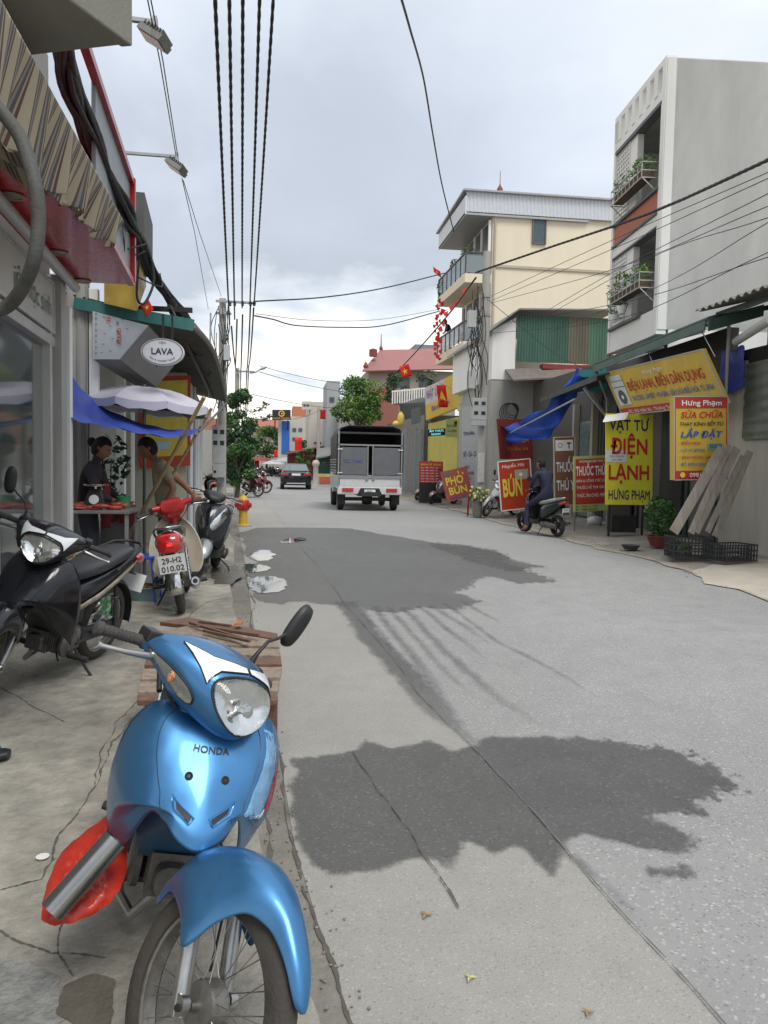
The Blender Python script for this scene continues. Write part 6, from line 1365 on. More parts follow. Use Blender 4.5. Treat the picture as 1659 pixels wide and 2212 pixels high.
# signs of the shop
yel = mat('sign_yellow', (.60, .42, .06), .5, var=.12, vs=5, var2=.15, streak=True); lem = mat('sign_lemon', (.70, .66, .05), .5, var=.08, vs=5, var2=.10, streak=True); sred = mat('sign_red', (.42, .045, .035), .5, var=.14, vs=7, var2=.1); tred = mat('letter_red', (.50, .03, .02), .5, var=0); tblu = mat('letter_blue', (.02, .10, .42), .5, var=0); tnavy = mat('letter_navy', (.02, .02, .12), .5, var=0); twht = mat('letter_white', (.80, .80, .78), .5, var=0); tyel = mat('letter_yellow', (.78, .60, .08), .5, var=0)
bl, br, tl = AX(1345, 897, 7.50), AX(1572, 872, 7.50), AX(1306, 806, 7.18)
sgn('tilted_shop_sign', 'sign', 'big tilted yellow sign with an air conditioner picture, hanging under the green canopy', bl, br, tl, yel,
    [('r', 0, 0, 1, .15, sred), ('t', 'ĐIỆN LẠNH, ĐIỆN DÂN DỤNG', .20, .50, .73, .20, tred, .02), ('t', 'THI CÔNG - LẮP ĐẶT - MUA BÁN - SỬA CHỮA ĐIỀU HÒA, TỦ LẠNH', .20, .28, .76, .11, tblu, .01), ('t', 'Hưng Phạm', .42, .80, .2, .09, twht, .01),
     ('t', 'ĐC: Đội Hiền Xá - Thường Tín - Hà Nội    ĐT: 0981.915', .10, .035, .8, .07, twht, .005), ('r', .03, .22, .17, .90, mat('ac_white', (.62, .66, .66), .4, var=.05)), ('r', .03, .62, .17, .64, dgrey), ('r', .03, .76, .17, .775, dgrey), ('d', .10, .40, .17, mat('fan_dark', (.08, .09, .10), .5)), ('d', .10, .40, .05, twht)], .06, frame=(mat('frame_grey', (.45, .45, .42), .5, .3), .02))
q = M()
for a, b in (((1400, 760), (1415, 795)), ((1510, 705), (1545, 770))): q.tube([AX(*a, 7.3), AX(*b, 7.28)], .01, 6)
q.build('hanging_wire', alu, bpy.data.objects['tilted_shop_sign'])
sgn('lightbox_sign', 'sign', 'red and yellow portrait lightbox headed Hưng Phạm beside the leaning planks', AY(1456, 1037, 12.0), AY(1571, 1035, 12.0), AY(1456, 857, 12.0), yel,
    [('r', 0, .86, 1, 1, sred), ('r', 0, 0, 1, .11, sred), ('r', 0, 0, .03, 1, sred), ('r', .97, 0, 1, 1, sred), ('t', 'Hưng Phạm', .14, .895, .74, .065, twht, .025), ('t', 'SỬA CHỮA', .12, .745, .78, .075, tred, .03, .2), ('t', 'THAY KÍNH BẾP TỪ', .10, .65, .82, .045, inkb, .02, .2), ('t', 'LẮP ĐẶT', .12, .51, .78, .075, tblu, .04, .2),
     ('t', '• ĐIỀU HÒA', .09, .425, .40, .035, tred, .01), ('t', '• LÒ VI SÓNG', .09, .34, .48, .035, tblu, .01), ('t', '• BÌNH NÓNG LẠNH', .09, .255, .66, .035, tred, .01), ('t', '• ĐỒ ĐIỆN DÂN DỤNG', .09, .17, .72, .035, tblu, .01), ('t', '0981.915', .28, .035, .42, .05, twht, .02), ('d', .15, .06, .045, tyel),
     ('r', .62, .36, .90, .44, mat('tv_grey', (.3, .36, .38), .4)), ('r', .64, .373, .88, .43, mat('tv_teal', (.08, .2, .22), .3))], .14, frame=(mat('frame_grey', (.45, .45, .42), .5, .3), .015))
sgn('vertical_banner', 'sign', 'tall lemon sign reading VẬT TƯ ĐIỆN LẠNH with a paper stuck on', AY(1308, 1090, 15.4), AY(1409, 1091, 15.4), AY(1309, 893, 15.4), lem,
    [('t', 'VẬT TƯ', .07, .82, .84, .12, tnavy, .03), ('t', 'ĐIỆN', .10, .56, .78, .17, tred, .04), ('t', 'LẠNH', .06, .28, .86, .16, tred, .04), ('t', 'HƯNG PHẠM', .06, .06, .88, .105, tnavy, .02), ('r', .0, .47, .44, .60, mat('paper_white', (.66, .67, .70), .7, var=.05)), ('t', 'Chuyển', .12, .56, .22, .02, tnavy), ('t', 'SỬA CHỮA', .08, .525, .3, .02, tnavy), ('t', 'tại đây', .12, .49, .22, .018, tnavy)], .03)
q = M(); q.slab(AY(1303, 912, 15.2), AY(1352, 906, 15.2), AY(1310, 898, 15.4), (0, .02, .02)); q.build('lamp_cover', whitel, bpy.data.objects['vertical_banner'])
q = M(); c = AY(1350, 1095, 15.5); q.bar(Vector((c.x-.35, c.y, rz(c.x, c.y))), Vector((c.x-.35, c.y, c.z+.1)), .04); q.bar(Vector((c.x+.4, c.y, rz(c.x, c.y))), Vector((c.x+.4, c.y, c.z+.1)), .04); q.box((c.x, c.y+.12, .34), (.55, .2, .36)); q.build('stand', darkm, bpy.data.objects['vertical_banner'])
greenf = mat('lime_frame', (.40, .46, .18), .5, var=.1)
sgn('pharmacy_board', 'sign', 'red and lime board reading THUỐC THÚ Y, left of the tall lemon sign', AY(1239, 1106, 17.0), AY(1318, 1102, 17.0), AY(1239, 986, 17.0), greenf,
    [('r', .05, .13, 1, .95, sred), ('t', 'PHÒNG KHÁM THÚ Y', .16, .88, .7, .045, twht, .01), ('t', 'THUỐC THÚ Y', .06, .65, .92, .17, twht, .03), ('t', 'BÁN & UỐNG CÁC LOẠI', .08, .53, .85, .05, twht, .01), ('t', 'THUỐC HỖ TRỢ GIÁ RẺ', .08, .41, .85, .05, twht, .01), ('t', 'THỨC ĂN CHÓ, MÈO', .08, .26, .8, .06, twht, .015), ('t', 'ĐC: Thôn 3 - Văn', .05, .075, .6, .035, inkb, .01), ('t', 'ĐT: 0989 675 231', .05, .02, .6, .035, inkb, .01)], .04)
sgn('pharmacy_pillar', 'sign', 'tall brown board reading THUỐC THÚ behind the parked rider', AY(1198, 1092, 18.2), AY(1243, 1090, 18.2), AY(1196, 945, 18.2), mat('sign_brown', (.24, .10, .06), .5, var=.08),
    [('r', .08, .80, .92, .96, twht), ('t', 'T', .62, .83, .2, .09, tnavy, .05), ('d', .30, .88, .06, dgrey), ('d', .30, .88, .045, twht), ('t', 'THUỐC', .10, .49, .86, .15, twht, .03), ('t', 'THÚ Y', .10, .22, .86, .15, twht, .03)], .05, frame=(mat('frame_beige', (.45, .40, .32), .6), .03))
for nm, x0, x1, Y in (('pharmacy_board', 1242, 1312, 17.02), ('pharmacy_pillar', 1200, 1240, 18.22)):
    q = M()
    for x in (x0, x1): c = AY(x, 1100, Y); q.bar(Vector((c.x, c.y, rz(c.x, c.y))), c+Vector((0, 0, .15)), .03)
    q.build('stand', alu, bpy.data.objects[nm])
sgn('noodle_board', 'sign', 'white framed red board reading BÚN behind the parked rider and the red motorbike', AY(1083, 1104, 21.2), AY(1152, 1096, 21.2), AY(1075, 998, 21.2), mat('board_red', (.50, .05, .02), .45, var=.08),
    [('t', 'Huyền Mít', .12, .86, .7, .07, twht, .01, .2), ('t', 'BÚN', .10, .28, .60, .36, tyel, .05), ('r', .50, .60, .92, .80, mat('photo_print', (.40, .42, .30), .5, var=.5, vs=30)), ('d', .68, .70, .055, twht)], .03, frame=(twht, .03))
q = M()
for x in (1086, 1148): c = AY(x, 1100, 21.25); q.bar(Vector((c.x, c.y, .05)), c+Vector((0, 0, .2)), .03)
q.build('stand', alu, bpy.data.objects['noodle_board'])
sgn('noodle_board', 'sign', 'leaning faded red board reading PHỞ BÚN standing beyond the concrete pole', AY(966, 1085, 26.5), AY(1022, 1072, 26.5), AY(951, 1020, 26.5), mat('board_faded', (.36, .09, .07), .6, var=.2, vs=6),
    [('t', 'PHO', .12, .52, .66, .26, tyel, .04), ('t', "'", .78, .66, .05, .18, tyel, .05), ('t', ',', .62, .86, .06, .26, tyel, .03), ('t', 'BÚN', .16, .20, .68, .24, tyel, .04), ('t', 'NGAN - GÀ', .14, .06, .6, .08, tblu, .01), ('d', .22, .87, .09, mat('green_ink', (.1, .2, .12), .6))], .03)
q = M()
for x, y in ((968, 1082), (1018, 1072)): c = AY(x, y, 26.55); q.bar(Vector((c.x, c.y, .03)), c+Vector((0, 0, .1)), .03)
q.build('stand', alu, bpy.data.objects['noodle_board.001'])
sgn('menu_board', 'sign', 'small red menu board with rows of yellow writing beside the dark jacketed person', AY(906, 1046, 29.5), AY(958, 1047, 29.5), AY(905, 996, 29.5), sred,
    [('t', 'BÁNH MỲ NÓNG', .08, .82, .84, .09, tyel, .01)]+[('t', 'BÚN - PHỞ - CHÁO - XÔI', .08, .70-.12*i, .7, .05, twht) for i in range(6)], .03)
q = M(); c = AY(930, 1050, 29.5); q.box((c.x, c.y, .45), (.9, .05, .8)); q.build('stand', darkm, bpy.data.objects['menu_board'])
sgn('dark_banner', 'sign', 'dark red banner reading CHẢ hung under the blue tarp', AY(1080, 992, 23.0), AY(1153, 992, 23.0), AY(1073, 905, 23.0), mat('banner_maroon', (.16, .015, .012), .6, var=.2), [('t', 'CHẢ CÁ', .25, .42, .65, .16, mat('dull_gold', (.35, .2, .05), .6), .02), ('t', 'XÔI - BÚN - PHỞ', .25, .22, .6, .08, mat('dull_gold', (.35, .2, .05), .6))], .03)
# concrete wall, louvre and shed roof at the right edge
root = empty('garden_wall', (8.1, 12, GZ), 'rough concrete wall at the right edge with a tin louvre in its opening', 'wall')
w0 = AY(1588, 784, 13.2); q = M(); q.prism([(8.10, 13.25, GZ-.05), (7.95, 9.0, GZ-.05), (8.2, 9.0, GZ-.05), (8.35, 13.25, GZ-.05)], (0, 0, 2.0)); q.box((8.20, 12.9, 2.7), (.22, .5, 1.5)); q.box((8.14, 10.0, 2.7), (.22, 2.2, 1.5)); q.build('wall', mat('patchy_concrete', (.38, .36, .31), .9, var=.22, vs=2, bump=.6, bs=25, streak=True, var2=.15), root)
q = M(); rows = []
for i in range(34): z = 2.05+i*.04; rows.append([Vector((8.04+.02*math.sin(i*math.pi/2.5), 12.55, z)), Vector((8.0+.02*math.sin(i*math.pi/2.5), 11.75, z))])
q.grid(rows); q.build('tin_louvre', mat('green_grey_tin', (.16, .18, .15), .6, .3, var=.2, streak=True), root, solid=.006, smooth=60)
q = M(); q.box((8.18, 11.9, 2.8), (.05, 2.0, 1.7)); q.build('dark_opening', darkin, root)
root = empty('shed_roof', (8, 11.5, 4.2), 'corrugated grey roof sheet edge at the right edge above the concrete wall', 'roof')
q = M(); a = Vector((7.2, 12.8, 4.28)); corr(q, a, Vector((7.2, 7.5, 4.26)), a+Vector((2.6, 0, .65)), 26, .03); q.build('roof_sheet', mat('fibre_cement', (.16, .155, .14), .9, var=.3, vs=5), root, solid=.012)
q = M(); q.bar((7.5, 12.6, 4.2), (7.5, 7.5, 4.2), .08); q.bar((7.5, 12.6, 4.15), (9, 12.6, 4.5), .08); q.box((8.6, 10.5, 3.9), (.1, 4.5, 1.2)); q.build('roof_frame', darkg, root)
q = M(); q.tube([(7.9, 12.9, 2.6), (7.9, 12.9, 4.3)], .03, 10); q.tube([AY(1590, 738, 12.3), AY(1665, 690, 10.6)], .07, 14); q.build('vent_pipe', mat('pvc_pale', (.40, .41, .40), .5, var=.1), label='pale plastic vent pipe sticking out under the shed roof', cat='pipe', smooth=40)
q = M(); rows = []; rnd = random.Random(9)
for i in range(7): rows.append([Vector((8.05+rnd.uniform(-.05, .05), 13.4-j*.16, 3.7-i*.13+.05*math.sin(j*1.7+i))) for j in range(6)])
q.grid(rows); q.build('tarpaulin', tarp, smooth=180, solid=.004, sub=1, label='scrap of blue tarpaulin bunched between the tilted sign and the shed roof', cat='tarpaulin')
# planks, crates, plant, bowl, bag
plk = mat('weathered_plank', (.25, .225, .19), .85, var=.35, vs=12, bump=.6, bs=50, streak=True)
for k, (x0, y0, x1, y1, w, lb) in enumerate(((1455, 1150, 1560, 968, .16, 'widest weathered plank leaning on the crates, leftmost'), (1492, 1152, 1575, 962, .10, 'narrow weathered plank, second from the left on the crates'), (1502, 1150, 1592, 968, .13, 'weathered plank in the middle of the leaning pile'), (1528, 1150, 1605, 985, .09, 'thin weathered plank behind the middle one'), (1545, 1160, 1620, 975, .12, 'weathered plank leaning farthest to the right'))):
    a = AY(x0, y0, 11.45+.05*k); b = AY(x1, y1, 11.72+.04*k); q = M(); q.bar(a, b, w, .03, up=(0, -1, .1)); q.build('leaning_plank', plk, label=lb, cat='plank', group='weathered planks leaning on the crates', bev=.003)
crb = mat('black_crate', (.03, .032, .036), .55, var=.25)
crate((AY(1487, 1180, 11.75).x, 11.75, .09), (.62, .42, .34), crb, 'black plastic crate standing under the leaning planks', -.15, 'black plastic crates'); crate((AY(1580, 1190, 11.2).x, 11.2, .11), (.62, .42, .26), crb, 'black plastic crate nearest the concrete wall, in front of the planks', .25, 'black plastic crates')
potted((7.0, 13.4, .09), 'leafy plant in a terracotta red bowl pot beside the crates', .22, .2, (.28, .28, .36), 380, .11, mat('red_pot', (.22, .05, .045), .55, var=.15), leafm)
q = M(); rnd = random.Random(3); c = G(1462, 1205, .03); leafy(q, c+Vector((.02, 0, .14)), (.22, .2, .16), 260, .08, rnd); q.build('weed', leafl, label='clump of bright green weeds at the kerb in front of the crates', cat='weed')
c = G(1362, 1186, .05); q = M(); q.lathe([(.12, 0), (.16, .06), (.17, .075), (.15, .07), (.11, .012), (0, .012)], c, n=24, cap=False); q.build('bowl', mat('dark_pan', (.06, .055, .06), .6, var=.2), smooth=40, label='dark metal bowl lying on the apron in front of the shop', cat='bowl')
c = G(1285, 1135, .1); q = M(); q.blob(c+Vector((0, 0, .10)), (.20, .14, .13), 14, .35); q.tube(smooth_path([c+Vector((-.1, 0, .18)), c+Vector((-.12, 0, .32)), c+Vector((-.04, 0, .26)), c+Vector((.0, 0, .18))], 4), .012, 6); q.build('plastic_bag', mat('bag_white', (.62, .62, .66), .4, var=.1, bump=.4, bs=20), smooth=180, label='white plastic carrier bag on the ground below the red and lime board', cat='bag')
# --- low house with the dark canopy and hanging blue tarp
root = empty('low_house', (8.5, 22, GZ), 'low shadowy house with a slanting tin canopy between the grey house and the pole', 'house')
q = M(); q.box((9.6, 22.2, 2.2), (2.4, 5.6, 4.2)); q.build('wall', mat('gloom_wall', (.10, .095, .085), .85, var=.2), root)  # shade of the unlit rooms is put into this wall's colour
q = M(); q.box((8.37, 20.2, 1.5), (.05, 1.0, 2.6)); q.build('glass_door', mat('door_teal_grey', (.12, .17, .17), .25, var=.1), root)
q = M(); q.box((8.30, 19.6, 1.7), (.16, .14, 3.2)); q.box((8.3, 20.9, 1.7), (.16, .14, 3.2)); q.build('door_post', mat('post_cream', (.36, .33, .25), .7, var=.1), root)
q = M(); a = AX(1168, 862, 6.9); b = AX(1290, 812, 6.9); q.slab(b, a, b+Vector((1.7, 0, .35)), (0, 0, .04)); q.slab(b, a, b+Vector((0, 0, -.1)), (-.02, 0, 0)); q.build('canopy', mat('canopy_dark', (.05, .06, .055), .6, .2, var=.3), root)
q = M(); q.bar(AX(1262, 838, 6.95), AX(1310, 898, 7.6), .06); q.bar(AX(1102, 935, 6.9), AX(1242, 862, 6.9), .035); q.build('strut', mat('pipe_grey', (.34, .35, .35), .5, .2), root)
q = M(); rows = []; rnd = random.Random(17)
T = [(1243, 793, 7.7), (1205, 850, 7.3), (1160, 890, 7.0), (1112, 915, 6.9), (1084, 920, 6.8)]; B = [(1268, 812, 7.9), (1240, 855, 7.8), (1205, 925, 7.6), (1160, 950, 7.3), (1096, 958, 7.0)]
Tp = smooth_path([AX(*p) for p in T], 5); Bp = smooth_path([AX(*p) for p in B], 5)
for i in range(8): v = i/7; rows.append([a.lerp(b, v)+Vector((.10*math.sin(v*9+j*.9), .08*math.sin(v*5-j*1.4), .06*math.sin(j*1.3+v*6)-.06*math.sin(math.pi*v))) for j, (a, b) in enumerate(zip(Tp, Bp))])
q.grid(rows); q.build('tarpaulin', mat('bright_blue_tarp', (.02, .09, .50), .5, var=.3, vs=5, bump=.3, bs=14), smooth=180, solid=.004, sub=1, label='bright blue tarpaulin drooping from the canopy beside the concrete pole', cat='tarpaulin')
q = M(); q.grid([[AX(1252, 800, 8.1), AX(1285, 795, 8.1), AX(1310, 790, 8.1)], [AX(1254, 850, 8.1), AX(1287, 845, 8.1), AX(1312, 840, 8.1)]]); q.build('cloth', mat('teal_cloth', (.03, .22, .24), .8, var=.2, vs=12), solid=.01, label='teal cloth hanging under the red beam next to the green wall', cat='cloth')
# green corrugated upper storey
root = empty('tin_house', (8.5, 26, 0), 'tin walled house with green and brown corrugated upper wall beside the cream house', 'house')
q = M(); q.prism([(6.95, 25.0, GZ), (11.2, 25.0, GZ), (11.2, 30.8, GZ), (7.25, 30.8, GZ)], (0, 0, 4.55)); q.build('wall', mat('tin_house_wall', (.33, .33, .31), .85, var=.15, streak=True), root)
q = M(); q.prism([(6.95, 24.98, 4.4), (7.74, 24.98, 4.4), (7.74, 24.98, 6.45), (6.95, 24.98, 6.0)], (0, 5.8, 0)); q.build('white_wall', whiter, root)
for k, (x0, x1, c) in enumerate(((7.76, 9.55, (.07, .15, .115)), (9.55, 10.25, (.16, .155, .115)), (10.25, 11.05, (.10, .19, .13)))):
    q = M(); corr(q, Vector((x0, 24.95, 5.0)), Vector((x1, 24.95, 5.0)), Vector((x0, 24.95, 6.55)), int((x1-x0)/.09), .02); q.build('corrugated_panel', mat('panel_%d_tin' % k, c, .6, .15, var=.2, vs=3, streak=True), root, solid=.01)
q = M(); q.slab((6.7, 24.7, 5.85), (6.7, 30.8, 5.85), (7.75, 24.7, 6.65), (0, 0, .05)); q.slab((7.75, 24.7, 6.65), (7.75, 30.8, 6.65), (11.2, 24.7, 6.78), (0, 0, .05)); q.build('roof', mat('roof_tin_grey', (.22, .22, .21), .6, .3, var=.3), root)
q = M(); q.box((9.9, 24.85, 4.85), (2.6, .35, .16)); q.box((11.05, 24.9, 5.7), (.1, .12, 1.7)); q.build('red_beam', mat('oxide_red', (.24, .04, .035), .6, var=.15), root)
q = M(); q.slab((7.4, 24.0, 4.25), (10.9, 24.0, 4.55), (7.4, 25, 4.7), (0, 0, .05)); q.build('lean_to_roof', mat('mossy_tin', (.16, .14, .12), .8, var=.4), root)
for k in range(5):
    q = M(); c = AY(1098+2*k, 893-2*k, 24.8); q.tube([c+Vector((.3*math.cos(t)*(1-.08*k), -.02*k, .34*math.sin(t)*(1-.1*k))) for t in [2*math.pi*i/20 for i in range(20)]], .012, 6, closed=True); q.build('cable_coil', cablem, smooth=180, label='coil of black cable hung on the white wall by the concrete pole', cat='cable coil', group='cable coils on the white wall')
# concrete utility pole on the right
pbase = Vector((AY(1040, 1000, 23).x, 23, .03)); rp_ = pole(pbase, AY(1033, 545, 23).z, .175, .115, 'big concrete utility pole on the right carrying boxes of meters')
for zz_, r_ in ((4.35, .16), (5.9, .15)): 
    q = M(); q.ring([(.135, -.04), (.15, -.04), (.15, .04), (.135, .04)], (pbase.x, pbase.y, AY(1035, 680 if r_ > .155 else 640, 23).z), (0, 0, 1), 20); q.build('steel_band', gal, rp_)
q = M(); c = AY(1035, 868, 22.75)+Vector((0, 0, -.22)); q.box(c, (.44, .2, .66)); q.box(c+Vector((0, 0, -.42)), (.42, .2, .16)); bx = q.build('meter_box', mbx, rp_, bev=.01)
q = M()
for dx in (-.11, .11):
    for dz in (.17, -.12): q.box(c+Vector((dx, -.105, dz)), (.12, .012, .10))
q.build('meter_window', mat('meter_window', (.03, .04, .05), .2, var=0), bx)
q = M(); q.box(AY(1019, 690, 22.8), (.24, .2, .5)); q.box(AY(1018, 820, 22.8), (.22, .2, .55)); q.build('junction_box', mbx, rp_, bev=.01)
q = M(); q.box(AY(1039, 1010, 22.8), (.20, .01, .9)); q.build('notice', mat('paper_strip2', (.5, .5, .48), .7, var=.3, vs=20), rp_)
rnd = random.Random(14)
for k in range(16):
    a = AY(1030+rnd.uniform(-12, 14), rnd.uniform(600, 720), 22.75); b = AY(1032+rnd.uniform(-16, 22), rnd.uniform(760, 930), 22.7)
    cable(smooth_path([a, a.lerp(b, .3)+Vector((rnd.uniform(-.25, .25), 0, 0)), a.lerp(b, .7)+Vector((rnd.uniform(-.25, .25), 0, 0)), b], 5), .012, 'tangled black cable dangling down the big concrete pole on the right', group='cables tangled on the right pole')
# right-hand wires
twisted(smooth_path([AY(1030, 588, 22.8), AY(1200, 530, 19), AY(1400, 462, 15), AY(1660, 345, 10.5), AY(1900, 230, 8)], 3), .03, 'thick black power cable running from the right pole to the top right edge')
cable(smooth_path([AY(1028, 600, 22.8), AY(960, 690, 30), AY(880, 780, 40), AY(825, 835, 52), AY(762, 895, 70)], 6), .03, 'thick black cable falling away from the right pole down the street')
for k, (x0, y0, x1, y1, x2, y2, lb) in enumerate(((1060, 640, 1320, 520, 1660, 372, 'upper thin wire'), (1060, 650, 1330, 535, 1660, 385, 'second thin wire'), (1060, 655, 1330, 580, 1660, 445, 'third thin wire'), (1150, 690, 1330, 585, 1660, 418, 'slanting thin wire'), (1150, 700, 1400, 560, 1660, 470, 'fifth thin wire'), (1080, 700, 1360, 650, 1660, 555, 'low thin wire'), (1180, 720, 1420, 620, 1660, 480, 'sixth thin wire'), (1060, 720, 1330, 690, 1660, 545, 'lowest thin wire'))):
    cable(smooth_path([AY(x0, y0, 24), AY(x1, y1, 15.9), AY(x2, y2, 10)], 8), .0065, lb+' crossing the side of the grey house', group='thin wires across the right houses', name='wire', cat='wire')
cable(smooth_path([AY(1045, 640, 23), AY(1180, 750, 21), AY(1250, 790, 19), AY(1300, 800, 18)], 6), .009, 'drooping wire from the right pole to the green canopy', name='wire', cat='wire')
# --- cream four-storey house
cream_w = mat('cream_wall', (.70, .63, .49), .85, var=.05, vs=1.5, streak=True, var2=.04); metalw = mat('white_corrugated', (.55, .58, .62), .5, .2, var=.06)
root = empty('apartment_house', (10, 33, 0), 'tall cream house with balconies and a white metal roof band behind the right pole', 'house')
q = M(); q.box((13.5, 33.5, 5.9), (10.0, 5.0, 11.7)); q.build('wall', cream_w, root)
q = M(); q.box((13.3, 30.97, 9.66), (9.4, .06, .10)); q.tube([(8.6, 30.95, .2), (8.6, 30.95, 11.8)], .05, 8); q.build('string_course', mat('cream_trim', (.42, .37, .30), .8), root)
q = M(); corr(q, Vector((7.35, 30.86, 11.72)), Vector((18.5, 30.86, 11.72)), Vector((7.35, 30.86, 12.5)), 70, .02); q.build('roof_band', metalw, root, solid=.01)
q = M(); q.box((7.33, 33.4, 11.95), (.06, 5.2, .72)); q.build('front_band', mat('white_band', (.56, .59, .62), .6, var=.05), root)
q = M(); q.prism([(7.2, 30.7, 12.5), (18.6, 30.7, 12.5), (18.6, 36.2, 12.85), (7.2, 36.2, 12.35)], (0, 0, .07)); q.box((9.9, 33.4, 11.64), (5.2, 5.1, .08)); q.build('roof', mat('roof_metal_grey', (.35, .36, .38), .5, .3), root)
q = M(); q.lathe([(.12, 0), (.16, .1), (.08, .2), (.13, .35), (.04, .5), (.015, .6), (.01, 1.1)], (8.9, 31.5, 12.55), n=10); q.build('finial', mat('finial_red', (.2, .05, .04), .6), root, smooth=60)
q = M(); q.box((10.45, 30.98, 11.18), (.52, .06, 1.06)); wd = q.build('window', mat('win_glass', (.08, .11, .13), .1, var=.1), root)
q = M(); q.box((10.45, 30.95, 11.72), (.58, .08, .05)); q.box((10.45, 30.95, 10.64), (.58, .08, .05)); q.box((10.18, 30.95, 11.18), (.05, .08, 1.06)); q.box((10.72, 30.95, 11.18), (.05, .08, 1.06)); q.build('window_frame', mat('win_frame', (.14, .12, .11), .6), wd)
for z0, z1 in ((9.35, 11.6), (6.6, 8.9), (4.0, 6.15)):
    q = M(); q.box((8.46, 33.3, (z0+z1)/2), (.06, 4.0, z1-z0-.25)); q.build('balcony_opening', mat('glass_front_dark', (.06, .07, .09), .2, var=.3, vs=.8), root)
    q = M(); 
    for y in (31.1, 32.3, 33.5, 34.7, 35.4): q.box((8.41, y, (z0+z1)/2), (.10, .10, z1-z0-.2))
    q.build('opening_frame', whiter, root)
rail = mat('rail_dark', (.06, .06, .065), .5, .3); glassr = mat('rail_glass', (.26, .31, .33), .1, var=.1, vs=2, alpha=.75)
for k, (zf, zr) in enumerate(((9.32, 10.15), (6.6, 7.4))):
    q = M(); q.prism([(7.4, 31.0, zf-.36), (8.5, 31.0, zf-.36), (8.5, 36, zf-.36), (7.3, 36, zf-.36)], (0, 0, .36)); q.build('balcony_slab', cream_w, root)
    q = M(); q.bar((7.42, 31.02, zr), (7.34, 35.95, zr), .06); q.bar((7.42, 31.02, zr), (8.45, 31.02, zr), .06)
    for i in range(7): q.bar((7.42-.08*i/6, 31.02+4.9*i/6, zf), (7.42-.08*i/6, 31.02+4.9*i/6, zr), .045)
    for x in (7.42, 8.4): q.bar((x, 31.02, zf), (x, 31.02, zr), .04)
    ra_ = q.build('balcony_rail', rail, root)
    q = M(); q.slab((7.42, 31.05, zf+.06), (7.34, 35.9, zf+.06), (7.42, 31.05, zr-.05), (.015, 0, 0)); q.slab((7.46, 31.03, zf+.06), (8.4, 31.03, zf+.06), (7.46, 31.03, zr-.05), (0, .015, 0)); q.build('glass_panel', glassr, ra_)
q = M(); rnd = random.Random(33)
for c, r in (((7.6, 33.8, 10.3), (.2, .5, .3)), ((7.7, 31.8, 10.25), (.3, .6, .35)), ((7.4, 35.6, 9.7), (.2, .4, .5))): leafy(q, c, r, 180, .10, rnd)
q.build('balcony_plants', leafm, label='green plants growing on the upper balcony of the cream house', cat='plants', kind='stuff')
# person at the balcony
pb_ = {k: (7.62+x, 34.9+y, 6.60+z) for k, (x, y, z) in dict(pelvis=(.12, 0, .85), waist=(.08, 0, 1.0), chest=(-.02, 0, 1.2), neck=(-.1, 0, 1.35), head=(-.16, 0, 1.48), shL=(-.04, -.18, 1.28), elL=(-.1, -.22, 1.05), wrL=(-.24, -.15, .95), shR=(-.04, .18, 1.28), elR=(-.1, .22, 1.05), wrR=(-.24, .15, .95),
    hipL=(.12, -.1, .8), knL=(.12, -.1, .45), anL=(.15, -.1, .08), toeL=(.0, -.1, .04), hipR=(.12, .1, .8), knR=(.12, .1, .45), anR=(.15, .1, .08), toeR=(0, .1, .04)).items()}
person('person in a dark jacket leaning over the lower balcony rail of the cream house', pb_, {}, wom_reg, (-.8, -.5, -.4), .105, 'short', [skinm, mat('dark_jacket', (.015, .018, .03), .8), mat('dark_jeans', (.04, .05, .08), .85), blackp, mat('lips', (.2, .07, .05), .5, var=0), inkb], hands=False)
# bunting of small red paper flags down the balcony corner
rnd = random.Random(40); bt_ = []
for k in range(24):
    t = k/23; x = 945+rnd.uniform(-7, 7)+(5 if t < .3 else 0); y = 650+t*125
    bt_.append((x, y, 33.5))
for x, y in ((963, 678), (975, 665), (990, 650), (998, 640), (958, 700), (952, 712), (1003, 628), (985, 655)): bt_.append((x, y, 31))
tri = M(); 
o0 = None
for k, (x, y, Y) in enumerate(bt_):
    c = AY(x, y, Y); s_ = rnd.uniform(.07, .12)
    if o0 is None:
        q = M(); q.prism([Vector((-1, 0, .6)), Vector((1, 0, .8)), Vector((.5, .1, -1)), Vector((-.6, -.1, -.8))], (0, .06, 0)); o0 = q.build('paper_flag', flagr, label='tiny red paper flag in the bunting at the cream house balconies', cat='bunting flag', group='bunting at the cream house'); o_ = o0; off = o0.location.copy(); 
        for v in o0.data.vertices: v.co = v.co+off
    else: o_ = o0.copy(); scn.collection.objects.link(o_)
    o_.location = c; o_.scale = (s_, s_, s_); o_.rotation_euler = (0, rnd.uniform(-.6, .6), rnd.uniform(-.8, .8))
for a, b, c_, lb, pl in (((868, 818, 40), (889, 812, 40), (862, 792, 40), 'red flag hanging from the thick cable over the street', None), ((948, 880, 33.5), (968, 880, 33.5), (942, 832, 33.5), 'red flag with a yellow star on a pole in front of the yellow signs', ((925, 815, 33.4), (995, 850, 33.6))),
    ((937, 588, 33), (953, 600, 33), (935, 575, 33), 'red flag sticking up from the upper balcony of the cream house', None), ((690, 905, 70), (704, 905, 70), (690, 885, 70), 'red flag beside the tall cream wall, hanging from the long cable', None), ((637, 985, 75), (653, 985, 75), (637, 945, 75), 'red flag on a pole over the red tin roofs', None), ((550, 1010, 90), (560, 1010, 90), (550, 988, 90), 'small red flag at the far end of the street', None), ((592, 988, 88), (600, 988, 88), (592, 972, 88), 'tiny red flag among the far market stalls', None)):
    flag(AY(*a), AY(*b), AY(*c_), lb, star=a[2] < 50, pole=(AY(*pl[0]), AY(*pl[1])) if pl else None, wav=.08)
